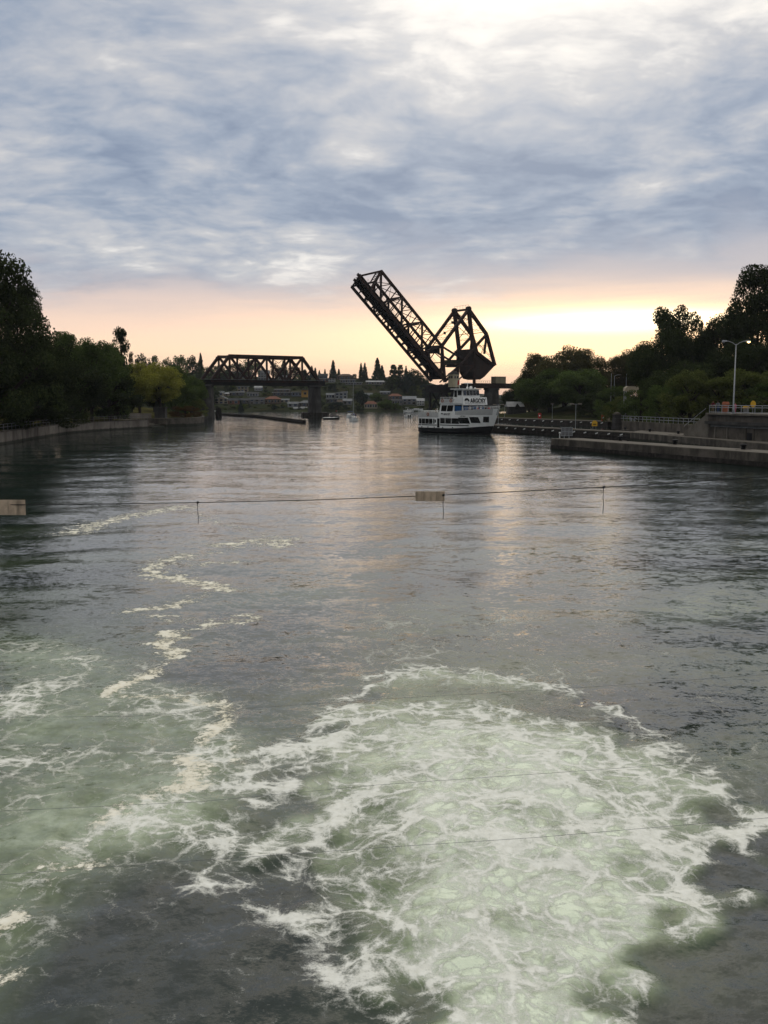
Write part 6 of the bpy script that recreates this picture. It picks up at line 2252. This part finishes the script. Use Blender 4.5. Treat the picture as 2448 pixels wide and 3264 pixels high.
# bridge deck: fascia all round with the name in front, canvas aft
MB().prism([(UPX + 0.3, -3.3, 6.3), (4.6, -3.3, 6.3), (5.0, -2.9, 6.3), (5.0, 2.9, 6.3), (4.6, 3.3, 6.3), (UPX + 0.3, 3.3, 6.3)], (0, 0, 0.14)).build('bridge_deck', BOATW, fr_, local=True)
fa_ = MB()
fa_.hexa([(1.6, -3.34, 6.28), (4.55, -3.34, 6.28), (4.55, -3.26, 6.28), (1.6, -3.26, 6.28), (2.4, -3.34, 7.55), (4.55, -3.34, 7.55), (4.55, -3.26, 7.55), (2.4, -3.26, 7.55)])
fa_.hexa([(1.6, 3.26, 6.28), (4.55, 3.26, 6.28), (4.55, 3.34, 6.28), (1.6, 3.34, 6.28), (2.4, 3.26, 7.55), (4.55, 3.26, 7.55), (4.55, 3.34, 7.55), (2.4, 3.34, 7.55)])
fa_.build('side_fascia', BOATW, fr_, local=True)
for s in (-1, 1):
    MB().hexa([(UPX + 0.35, s * 3.27 - 0.02, 6.40), (2.2, s * 3.27 - 0.02, 6.40), (2.2, s * 3.27 + 0.02, 6.40), (UPX + 0.35, s * 3.27 + 0.02, 6.40),
               (UPX + 0.55, s * 3.27 - 0.02, 7.25), (2.2, s * 3.27 - 0.02, 7.25), (2.2, s * 3.27 + 0.02, 7.25), (UPX + 0.55, s * 3.27 + 0.02, 7.25)]).build('canvas_panel', BOATG, fr_, local=True)
FX = 4.95
fas = MB().prism([(FX, -3.34, 6.0), (FX, 3.34, 6.0), (FX - 0.25, 3.34, 7.55), (FX - 0.25, -3.34, 7.55)], (-0.4, 0, 0)).build('name_fascia', BOATW, fr_, local=True)


def text_mesh(body, size, name, m, parent, mtx, bold=0.0, sx=1.0):
    cu = bpy.data.curves.new(name, 'FONT')
    cu.body = body
    cu.size = size
    cu.align_x = 'CENTER'
    cu.align_y = 'CENTER'
    cu.offset = bold
    cu.extrude = 0.01
    ob = bpy.data.objects.new(name, cu)
    COL.objects.link(ob)
    dg = bpy.context.evaluated_depsgraph_get()
    me = bpy.data.meshes.new_from_object(ob.evaluated_get(dg))
    bpy.data.objects.remove(ob)
    me.transform(Matrix.Diagonal((sx, 1, 1, 1)))
    me.transform(mtx)
    me.materials.clear()
    me.materials.append(m)
    o2 = bpy.data.objects.new(name, me)
    COL.objects.link(o2)
    o2.parent = parent
    return o2


def front_m(x, y, z, tilt=0.0):
    """text plane facing +X (forward), reading towards +Y (port, seen from ahead: left to right)"""
    return Matrix.Translation((x, y, z)) @ Matrix(((0, 0, 1, 0), (1, 0, 0, 0), (0, 1, 0, 0), (0, 0, 0, 1))) @ Matrix.Rotation(tilt, 4, 'X')


tl_ = -math.atan2(0.25, 1.55)
text_mesh('ARGOSY', 1.34, 'name_lettering', BLACKP, fr_, front_m(FX - 0.12 + 0.03, 0.72, 6.78, tl_), 0.045, 0.84)


def logo(mtx, r, parent):
    n = 20
    pts = [(r * 1.15 * math.cos(a), r * 0.95 * math.sin(a)) for a in np.linspace(-0.25, math.pi + 0.25, n)]
    low = [(-0.5 * r, -0.1 * r), (-0.1 * r, 0.25 * r), (0.35 * r, 0.12 * r), (0.75 * r, -0.28 * r)]
    poly = pts + [(-0.7 * r, 0.05 * r)] + low
    b3 = MB()
    vv = [mtx @ Vector((x, y, 0)) for x, y in poly]
    nrm_ = (mtx.to_3x3() @ Vector((0, 0, 1))) * 0.012
    b3.prism(vv, nrm_)
    b3.build('logo_emblem', BLACKP, parent, local=True)
    b3 = MB()
    for k in range(2):
        w = r * (1.1 - 0.15 * k)
        y = -r * (0.55 + 0.28 * k)
        vv = [mtx @ Vector(q) for q in ((-w, y, 0), (w, y, 0), (w, y + r * 0.1, 0), (-w, y + r * 0.1, 0))]
        b3.prism(vv, nrm_)
    b3.build('logo_waves', GALVD, parent, local=True)


logo(front_m(FX - 0.12 + 0.03, -2.4, 6.85, tl_), 0.58, fr_)


def side_m(x, y, z):
    return Matrix.Translation((x, y, z)) @ Matrix(((1, 0, 0, 0), (0, 0, -1, 0), (0, 1, 0, 0), (0, 0, 0, 1)))


sbm = side_m(-0.6, -3.30, 4.0)
MB().box((-0.7, -3.27, 4.02), (3.6, 0.05, 0.95)).build('side_sign_board', BOATW, fr_, local=True)
text_mesh('ARGOSY', 0.62, 'side_lettering', BLACKP, fr_, side_m(-0.25, -3.31, 4.05), 0.01, 0.85)
logo(side_m(-1.75, -3.31, 4.1), 0.26, fr_)
text_mesh('GOODTIME II', 0.30, 'boat_name', BLACKP, fr_, side_m(4.3, -fb(4.3, 3.75) - 0.06, 3.72) @ Matrix.Rotation(0.0, 4, 'Z'), 0.004)
# pilot house
ph = MB().hexa([(0.6, -2.3, 6.44), (3.7, -2.45, 6.44), (3.7, 2.45, 6.44), (0.6, 2.3, 6.44), (0.7, -2.2, 9.15), (3.45, -2.3, 9.15), (3.45, 2.3, 9.15), (0.7, 2.2, 9.15)]).build('pilot_house', BOATW, fr_, local=True)
for k in range(5):
    y = -1.85 + 0.925 * k
    f = MB().prism([(3.62, y - 0.38, 7.98), (3.62, y + 0.38, 7.98), (3.53, y + 0.34, 8.92), (3.53, y - 0.34, 8.92)], (0.04, 0, 0)).build('window', RUBBER, ph, local=True)
    MB().prism([(3.665, y - 0.32, 8.04), (3.665, y + 0.32, 8.04), (3.58, y + 0.28, 8.86), (3.58, y - 0.28, 8.86)], (0.02, 0, 0)).build('pane', GLASSB if k == 0 else GLASS, f, local=True)
for s in (-1, 1):
    for x0, x1 in ((0.95, 1.75), (2.1, 3.2)):
        f = side_patch(x0, x1, 7.6 if x0 < 1.5 else 8.0, 8.95, RUBBER, 'window', ph, 0.02 + 0.10, 0, 1, s, 2.24 + (0.06 if x0 > 1.5 else 0))
MB().prism([(0.1, -2.7, 9.15), (3.7, -2.8, 9.15), (4.15, -2.0, 9.15), (4.25, 0, 9.15), (4.15, 2.0, 9.15), (3.7, 2.8, 9.15), (0.1, 2.7, 9.15)], (0, 0, 0.18)).build('roof', BOATW, ph, local=True)
MB().tube([(2.0, 0.4, 9.3), (2.0, 0.4, 10.4)], [0.10, 0.05], 8).build('mast', WHITE, ph, local=True)
MB().box((2.1, 0.4, 10.45), (0.18, 2.3, 0.14)).build('radar_bar', WHITE, ph, local=True)
MB().lathe((2.5, 0.9, 9.33), [(0.3, 0), (0.34, 0.12), (0.3, 0.4), (0.12, 0.52)], 12).build('radar_dome', WHITE, ph, True, local=True)
MB().lathe((3.0, -0.6, 9.33), [(0.12, 0), (0.2, 0.1), (0.22, 0.3), (0.1, 0.4)], 10).build('search_light', WHITE, ph, True, local=True)
MB().lathe((3.0, 1.6, 9.33), [(0.2, 0), (0.22, 0.15), (0.12, 0.25)], 10).build('vent', WHITE, ph, True, local=True)
MB().tube([(1.2, -1.1, 9.3), (1.15, -1.1, 11.4)], [0.035, 0.02], 6).build('flag_staff', WHITE, ph, local=True)
MB().hexa([(1.15, -1.1, 10.2), (0.75, -1.25, 10.05), (0.77, -1.29, 10.05), (1.17, -1.14, 10.2), (1.15, -1.1, 11.2), (0.8, -1.2, 11.0), (0.82, -1.24, 11.0), (1.17, -1.14, 11.2)]).build('flag', REDP, ph, local=True)
for y in (1.4, -1.9):
    MB().tube([(1.0, y, 9.3), (1.0, y, 11.2)], 0.02, 5).build('whip_antenna', WHITE, ph, local=True)
# rails
def boat_rail(pts, h, name='hand_rail', n=None):
    P = [Vector(p) for p in pts]
    MB().tube([p + Vector((0, 0, h)) for p in P], 0.035, 6).build(name, WHITE, fr_, local=True)
    MB().tube([p + Vector((0, 0, h * 0.5)) for p in P], 0.022, 5).build(name, WHITE, fr_, local=True)
    b4 = MB()
    for p in P:
        MB().tube([p - Vector((0, 0, 0.05)), p + Vector((0, 0, h))], 0.025, 5).build('rail_post', WHITE, fr_, local=True)


for s in (-1, 1):
    pts = []
    for x in np.linspace(4.6, 9.6, 9):
        z = ztop(x)
        xx = 8.0 + (x - 8.0) / 1.6 * (xend(z) - 8.0) if x > 8 else x
        pts.append((xx, s * max(0.05, fb(xx, z) - 0.03), z))
    boat_rail(pts, 0.5)
    boat_rail([(x, s * 3.1, 4.42) for x in np.linspace(-9.7, -3.2, 7)], 0.30)
    boat_rail([(x, s * 3.2, 7.25) for x in np.linspace(UPX + 0.6, 1.6, 5)], 0.32)
    boat_rail([(x, s * 3.1, 4.5) for x in np.linspace(1.9, 4.3, 3)], 0.5)
boat_rail([(-9.75, y, 4.42) for y in np.linspace(-2.9, 2.9, 4)], 0.30)
for x in (-8.2, -6.2, -4.2, -1.5, 1.5):
    MB().lathe((x, -fb(x, 1.1) - 0.02, zsheer(x) + 0.1), [(0.10, 0), (0.08, 0.12), (0.14, 0.2), (0.14, 0.26)], 8).build('bitt', BLACKP, fr_, local=True)
def life_ring(c, r, nrm):
    u_ = Vector((0, 0, 1))
    w_ = Vector(nrm).cross(u_).normalized()
    pts_ = [Vector(c) + (u_ * math.cos(a) + w_ * math.sin(a)) * r for a in np.linspace(0, 2 * math.pi, 17)]
    MB().tube(pts_, 0.075, 6, cap=False).build('life_ring', ORNG, fr_, local=True)


for c_ in ((-1.6, -3.34, 6.85), (1.0, -3.34, 6.85), (-6.2, -3.34, 4.0)):
    life_ring(c_, 0.30, (0, -1, 0))


def fw(x, y, z):
    return Vector((FO.x + x * cs - y * sn, FO.y + x * sn + y * cs, z))


# passengers stand on the decks
for x, y, z, rz_, top, legs, hair, ar, lb in (
        (5.4, -2.5, 3.52, 2.4, 'maroon', 'black', 'dark', 'rail', 'passenger in dark red top at the side opening of the ferry'),
        (6.1, -2.3, 3.52, 2.2, 'black', 'black', 'dark', 'rail', 'passenger in black on the ferry foredeck beside the dark red one'),
        (7.3, -1.75, 3.52, 2.0, 'red', 'khaki', 'brown', 'rail', 'passenger in bright red shirt at the foredeck rail'),
        (7.6, -1.2, 3.52, 1.9, 'white', 'blue', 'white', 'rail', 'passenger in white shirt with white cap on the foredeck'),
        (8.3, -0.6, 3.52, 1.7, 'black', 'black', 'dark', 'side', 'passenger in black jacket under the lettering near the bow'),
        (8.0, 0.6, 3.52, 1.5, 'maroon', 'blue', 'brown', 'side', 'passenger in maroon jacket beside the black jacket near the bow'),
        (8.8, 0.0, 3.52, 1.5, 'red', 'blue', 'dark', 'rail', 'passenger in red jacket at the very front of the bow rail'),
        (-4.2, -2.4, 3.47, 0.2, 'white', 'blue', 'white', 'rail', 'passenger in white on the aft upper deck behind grey canvas'),
        (-5.2, -1.9, 3.47, 0.0, 'khaki', 'blue', 'dark', 'side', 'passenger in tan jacket on the aft upper deck'),
        (-3.6, -1.6, 3.47, 0.3, 'red', 'black', 'brown', 'side', 'passenger in red on the aft upper deck near the upper house')):
    q = fw(x, y, z + (0.45 if x > 0 else 0.0))
    person(lb, q, frz + rz_ - math.pi / 2 + math.pi / 2, top, legs, hair, 0.08, ar)
# raised foredeck the passengers stand on
b_ = MB()
xs_ = list(np.linspace(4.35, 10.2, 12))
for xa, xb in zip(xs_, xs_[1:]):
    b_.quad((xa, -fb(xa, 3.95) + 0.08, 3.96), (xb, -fb(xb, 3.95) + 0.04, 3.96), (xb, fb(xb, 3.95) - 0.04, 3.96), (xa, fb(xa, 3.95) - 0.08, 3.96))
b_.build('fore_deck', GALVD, fr_, local=True)


# ------------------------------------------------------------------ small boats
def small_hull(o, L, B, H, m, m2, bow=0.35):
    """hull along +X, waterline z=0"""
    xs = np.linspace(-L / 2, L / 2, 9)
    vs, fs = [], []
    for x in xs:
        t_ = max(0, (x / (L / 2)))
        hb_ = B / 2 * (1 - t_ ** 2.6)
        hb_ = max(hb_, 0.02)
        rise = bow * max(0, t_) ** 2
        for y, z in ((-hb_, H + rise), (-hb_ * 0.82, 0.05), (0, -0.25), (hb_ * 0.82, 0.05), (hb_, H + rise)):
            vs.append((x, y, z))
    for i in range(len(xs) - 1):
        for k in range(4):
            a = i * 5 + k
            fs.append((a, a + 1, a + 6, a + 5))
        fs.append((i * 5 + 4, i * 5, i * 5 + 5, i * 5 + 9))
    fs.append((0, 4, 3, 2, 1))
    b5 = MB().add(vs, fs)
    b5.build('hull', m, o, local=True)
    b6 = MB()
    for s in (0, 4):
        b6.tube([Vector(vs[i * 5 + s]) + Vector((0, 0, 0.02)) for i in range(len(xs))], 0.06, 5)
    b6.build('gunwale', m2, o, local=True)


HULW = mat('white_gelcoat', (0.80, 0.80, 0.78), 0.3, 0.05, 1, stain=(0.5, 0.48, 0.44))
p = at_z(1126, 1343, 0)
sb = thing('sailboat', 'white sailboat with bare mast and blue covered boom heading this way', 'sailboat', (p.x, p.y + 3.5, 0), -math.pi / 2 - 0.05)
small_hull(sb, 9.0, 3.1, 0.95, HULW, GALVD, 0.35)
MB().hexa([(-3, -0.95, 0.9), (2.2, -0.7, 0.95), (2.2, 0.7, 0.95), (-3, 0.95, 0.9), (-2.8, -0.8, 1.5), (1.4, -0.5, 1.4), (1.4, 0.5, 1.4), (-2.8, 0.8, 1.5)]).build('cabin', HULW, sb, local=True)
MB().tube([(1.0, 0, 1.2), (1.0, 0, 12.6)], [0.09, 0.06], 8).build('mast', GALV, sb, local=True)
MB().tube([(0.9, 0, 2.2), (0.2, 0, 2.35), (-3.6, 0, 2.2)], [0.28, 0.26, 0.16], 8).build('boom_cover', BLUEP, sb, local=True)
for q_ in ((4.5, 0, 1.3), (-4.4, 0, 1.0), (0.6, 1.4, 1.0), (0.6, -1.4, 1.0)):
    MB().tube([(1.0, 0, 12.4), q_], 0.012, 4).build('stay', GALVD, sb, local=True)
for z in (5.0, 8.6):
    MB().tube([(1.0, -0.7, z), (1.0, 0.7, z)], 0.03, 5).build('spreader', GALV, sb, local=True)
for s in (-1, 1):
    MB().tube([(4.3, 0, 1.75), (3.5, s * 0.75, 1.75), (1.5, s * 1.3, 1.65)], 0.025, 5).build('pulpit_rail', GALV, sb, local=True)
    for x, y in ((3.5, 0.75), (1.5, 1.3)):
        MB().tube([(x, s * y, 1.0), (x, s * y, 1.72)], 0.02, 5).build('stanchion', GALV, sb, local=True)
q_ = sb.location + Vector((1.0, 0, 1.0))
person('sailor in dark jacket standing on the sailboat deck', (sb.location.x + 0.75, sb.location.y - 1.6, 0.95), 0, 'black', 'blue', 'dark', 0.1, 'side')


def cabin_boat(name, label, px, py, L, B, rz, m=HULW, canvas=BLUEP, engines=0, top=True):
    p = at_z(px, py, 0)
    o = thing(name, label, 'motorboat', (p.x, p.y + 1.5, 0), rz)
    small_hull(o, L, B, 0.8, m, GALVD)
    MB().hexa([(-L * 0.15, -B * 0.36, 0.75), (L * 0.22, -B * 0.30, 0.8), (L * 0.22, B * 0.30, 0.8), (-L * 0.15, B * 0.36, 0.75), (-L * 0.15, -B * 0.32, 1.55), (L * 0.12, -B * 0.28, 1.5), (L * 0.12, B * 0.28, 1.5), (-L * 0.15, B * 0.32, 1.55)]).build('cabin', HULW, o, local=True)
    for s in (-1, 1):
        MB().box((L * 0.0, s * B * 0.335, 1.22), (L * 0.2, 0.05, 0.36)).build('window', GLASS, o, local=True)
        for x in (-L * 0.3, -L * 0.1):
            MB().tube([(x, s * B * 0.36, 0.8), (x, s * B * 0.34, 2.35)], 0.03, 5).build('canopy_post', GALV, o, local=True)
    MB().box((L * 0.135, 0, 1.25), (0.05, B * 0.5, 0.3)).build('windscreen', GLASS, o, local=True)
    MB().box((-L * 0.2, 0, 2.4), (L * 0.34, B * 0.82, 0.12)).build('canopy', canvas, o, local=True, bevel=0.04)
    for k in range(engines):
        MB().box((-L / 2 - 0.25, (k - (engines - 1) / 2) * 0.8, 0.75), (0.5, 0.48, 0.8)).build('outboard_engine', BLACKP, o, local=True, bevel=0.1)
        MB().box((-L / 2 - 0.25, (k - (engines - 1) / 2) * 0.8, 0.1), (0.2, 0.16, 0.9)).build('engine_leg', BLACKP, o, local=True)
    return o


cabin_boat('motorboat', 'small motorboat with a dark canopy just behind the sailboat', 1113, 1331, 6.0, 2.3, -math.pi / 2 - 0.3, HULW, BLUEP)
cabin_boat('motorboat', 'white cabin motorboat with two outboards going away from us', 1300, 1331, 7.0, 2.9, math.pi / 2 + 0.15, HULW, HULW, 2)
cabin_boat('motorboat', 'far motorboat with a pale canopy close to the opposite shore', 1303, 1311.5, 6.5, 2.6, 0.1, HULW, BOATG)
# moored speedboat with dark hull at the pier footing
p = at_z(1055, 1337, 0)
sp2 = thing('speedboat', 'speedboat with black hull and white deck beside the pier footing', 'speedboat', (p.x, p.y + 0.8, 0), 0.05)
small_hull(sp2, 5.9, 2.0, 0.62, HULLK, HULW, 0.25)
MB().hexa([(-2.7, -0.9, 0.62), (1.9, -0.7, 0.72), (1.9, 0.7, 0.72), (-2.7, 0.9, 0.62), (-2.6, -0.8, 0.78), (1.4, -0.45, 0.9), (1.4, 0.45, 0.9), (-2.6, 0.8, 0.78)]).build('deck', HULW, sp2, local=True)
MB().hexa([(0.1, -0.75, 0.8), (0.6, -0.65, 0.8), (0.6, 0.65, 0.8), (0.1, 0.75, 0.8), (-0.25, -0.65, 1.2), (-0.2, -0.6, 1.2), (-0.2, 0.6, 1.2), (-0.25, 0.65, 1.2)]).build('windscreen', GLASS, sp2, local=True)
pz = at_z(1066, 1329, 0)
dk_ = thing('floating_dock', 'small float with a pale slatted rack and red flag behind the speedboat', 'float', (pz.x, pz.y + 4, 0))
MB().box((0, 0, 0.15), (4.0, 2.0, 0.5)).build('float', TIMB, dk_, local=True)
for k in range(5):
    MB().box((-0.5, 0, 0.65 + 0.26 * k), (1.9, 0.08, 0.14)).build('slat', CONCL, dk_, local=True)
for x in (-1.4, 0.4):
    MB().box((x, 0.07, 0.95), (0.1, 0.1, 1.5)).build('post', GALV, dk_, local=True)
MB().tube([(0.9, 0, 0.3), (0.9, 0, 2.7)], 0.035, 5).build('flag_staff', GALV, dk_, local=True)
MB().box((0.66, 0, 2.4), (0.5, 0.03, 0.42)).build('flag', REDP, dk_, local=True)
# boats drawn up on the far shore
for px, py, L, rz_, lb in ((945, 1305, 6, 0.2, 'pale open boat lying on the shore below the dark slate house'), (968, 1303, 5, -0.3, 'white covered boat lying on the shore by the wide pier'), (1330, 1308.5, 7, 0.1, 'long white launch at the shore beyond the cabin motorboat')):
    p = on_hill(px, py)
    o = thing('rowing_boat' if px < 1000 else 'launch', lb, 'boat', (p.x, p.y - 1.0, max(0.05, p.z + 0.15)), rz_)
    small_hull(o, L, 1.9, 0.7, HULW, GALVD)
    MB().hexa([(-L * 0.35, -0.8, 0.68), (L * 0.25, -0.6, 0.72), (L * 0.25, 0.6, 0.72), (-L * 0.35, 0.8, 0.68), (-L * 0.3, -0.4, 1.1), (L * 0.15, -0.3, 1.1), (L * 0.15, 0.3, 1.1), (-L * 0.3, 0.4, 1.1)]).build('cover', BOATG, o, local=True)

# ------------------------------------------------------------------ pile wall in the channel
pw0, pw1, pw2 = Vector((-23.7, 281)), Vector((-49.5, 372)), Vector((-73, 428))
pwl = thing('pile_wall', 'long low fence of dark timber piles standing in the channel before the truss', 'pile wall', (pw0.x, pw0.y, 0))
n = 92
pm_ = MB().lathe((0, 0, -2.0), [(0.36, 0), (0.36, 2.95), (0.30, 3.05)], 8)
proto = None
rr_ = random.Random(4)


def pile(p, z, s):
    global proto
    if proto is None:
        proto = pm_.build('pile', TIMB, pwl, local=True)
        o = proto
    else:
        o = bpy.data.objects.new('pile', proto.data)
        COL.objects.link(o)
        o.parent = pwl
    o.location = (p.x - pw0.x, p.y - pw0.y, z)
    o.scale = (s, s, 1)


for k in range(n):
    p = pw0.lerp(pw1, k / (n - 1))
    pile(p, rr_.uniform(-0.06, 0.10), 1.35)
for k in range(1, 24):
    p = pw1.lerp(pw2, k / 23)
    pile(p, rr_.uniform(-0.1, 0.1), 1.1)
MB().beam((pw0.x, pw0.y, 0.55), (pw1.x, pw1.y, 0.55), 1.15, 0.3).build('waler', TIMB, pwl)
MB().beam((pw1.x, pw1.y, 0.9), (pw2.x, pw2.y, 0.9), 0.5, 0.5).build('waler', TIMB, pwl)
q_ = pw0.lerp(pw1, 0.04)
MB().tube([(q_.x, q_.y, 1.0), (q_.x, q_.y, 2.6)], 0.05, 6).build('marker_stake', TIMB, pwl)
# pile cluster with white triangle at the stone pier
p = at_z(697, 1333, 0)
dol = thing('pile_cluster', 'tall cluster of dark piles carrying a white triangle beside the stone pier', 'pile cluster', (p.x, p.y, 0))
for dx, dy, h_ in ((-0.9, 0, 3.8), (0, 0.3, 4.1), (0.9, -0.1, 3.9), (-0.4, 0.9, 3.7), (0.6, 0.9, 4.0), (0.1, -0.6, 3.6)):
    MB().tube([(dx * 1.2, dy * 1.2, -2), (dx * 0.75, dy * 0.75, h_)], [0.42, 0.36], 8).build('pile', TIMB, dol, local=True)
MB().tube([(-1.3, -0.9, 2.6), (1.3, -0.9, 2.6)], 0.09, 6).build('binding', ROPE, dol, local=True)
MB().prism([(-1.5, -1.15, 3.0), (-0.7, -1.15, 3.0), (-1.1, -1.15, 2.3)], (0, 0.06, 0)).build('triangle_mark', WHITE, dol, local=True)

# ------------------------------------------------------------------ cables across the water
def cable_pt(px, py, Y):
    return at_y(px, py, Y)


cb_ = thing('boom_cable', 'dark steel cable strung across the water carrying droppers and tan boards', 'cable', cable_pt(1224, 1585, 37))
pts = [cable_pt(px, py, Y) for px, py, Y in ((-700, 1604, 38.5), (0, 1609, 38), (300, 1607, 37.6), (630, 1602, 37.2), (1000, 1594, 36.8), (1413, 1578, 36.3), (1924, 1553, 35.6), (2052, 1546, 35.4), (2500, 1515, 34.8), (3100, 1465, 34))]
MB().tube(pts, 0.016, 6).build('cable', ROPE, cb_)
for (px, py, Y), ln in (((630, 1602, 37.2), 0.85), ((1413, 1578, 36.3), 0.95), ((1924, 1553, 35.6), 1.0)):
    t_ = cable_pt(px, py, Y)
    MB().tube([t_, t_ - Vector((0.01, 0, ln * 0.35)), t_ - Vector((-0.015, 0, ln * 0.7)), t_ - Vector((0, 0, ln))], 0.012, 5).build('dropper', ROPE, cb_)
    MB().tube([t_ - Vector((0.035, 0, 0.03)), t_ + Vector((0.045, 0, 0.03))], 0.045, 8).build('clamp', ROPE, cb_)
for px0, px1, y0, y1, Y, rz_ in ((-60, 82, 1593, 1641, 38, 0.0), (1324, 1417, 1566, 1597, 36.35, 0.03)):
    a, c = at_y(px0, (y0 + y1) / 2, Y), at_y(px1, (y0 + y1) / 2, Y)
    z0, z1 = at_y(px0, y1, Y).z, at_y(px0, y0, Y).z
    MB().box(((a.x + c.x) / 2, Y - 0.04, (z0 + z1) / 2), (c.x - a.x, 0.035, z1 - z0)).build('tan_board', BOARD, cb_)
wires = (('bird wire stretched low over the boil in front of the spill', [(-300, 2810), (600, 2745), (1224, 2701), (1700, 2670), (2330, 2617), (3000, 2560)], 10.4),
         ('thin wire over the far half of the boil', [(-300, 2600), (640, 2555), (1224, 2500), (1840, 2458), (2448, 2415), (2900, 2380)], 13.5),
         ('thinnest wire just beyond the far rim of the boil', [(-300, 2290), (420, 2283), (1224, 2228), (1880, 2190), (2448, 2150), (2900, 2120)], 19.0))
for lb, pp, Y in wires:
    o = thing('guard_wire', lb, 'wire', at_y(*pp[2], Y))
    MB().tube([at_y(px, py, Y) for px, py in pp], 0.0022 * (Y / 10.4) ** 0.5, 5).build('wire', GALVD, o)

# ------------------------------------------------------------------ evening haze over the water
hm_ = bpy.data.materials.new('haze_air')
hm_.use_nodes = True
nt_ = hm_.node_tree
nt_.nodes.remove(nt_.nodes['Principled BSDF'])
pv = nt_.nodes.new('ShaderNodeVolumePrincipled')
pv.inputs['Color'].default_value = (0.80, 0.84, 0.92, 1)
pv.inputs['Density'].default_value = 0.00006
pv.inputs['Anisotropy'].default_value = 0.2
nt_.links.new(pv.outputs[0], nt_.nodes['Material Output'].inputs['Volume'])
hz = MB().box((0, 1560, 30), (7400, 3400, 76)).build('haze', hm_)
hz['kind'] = 'stuff'
hz.display_type = 'WIRE'
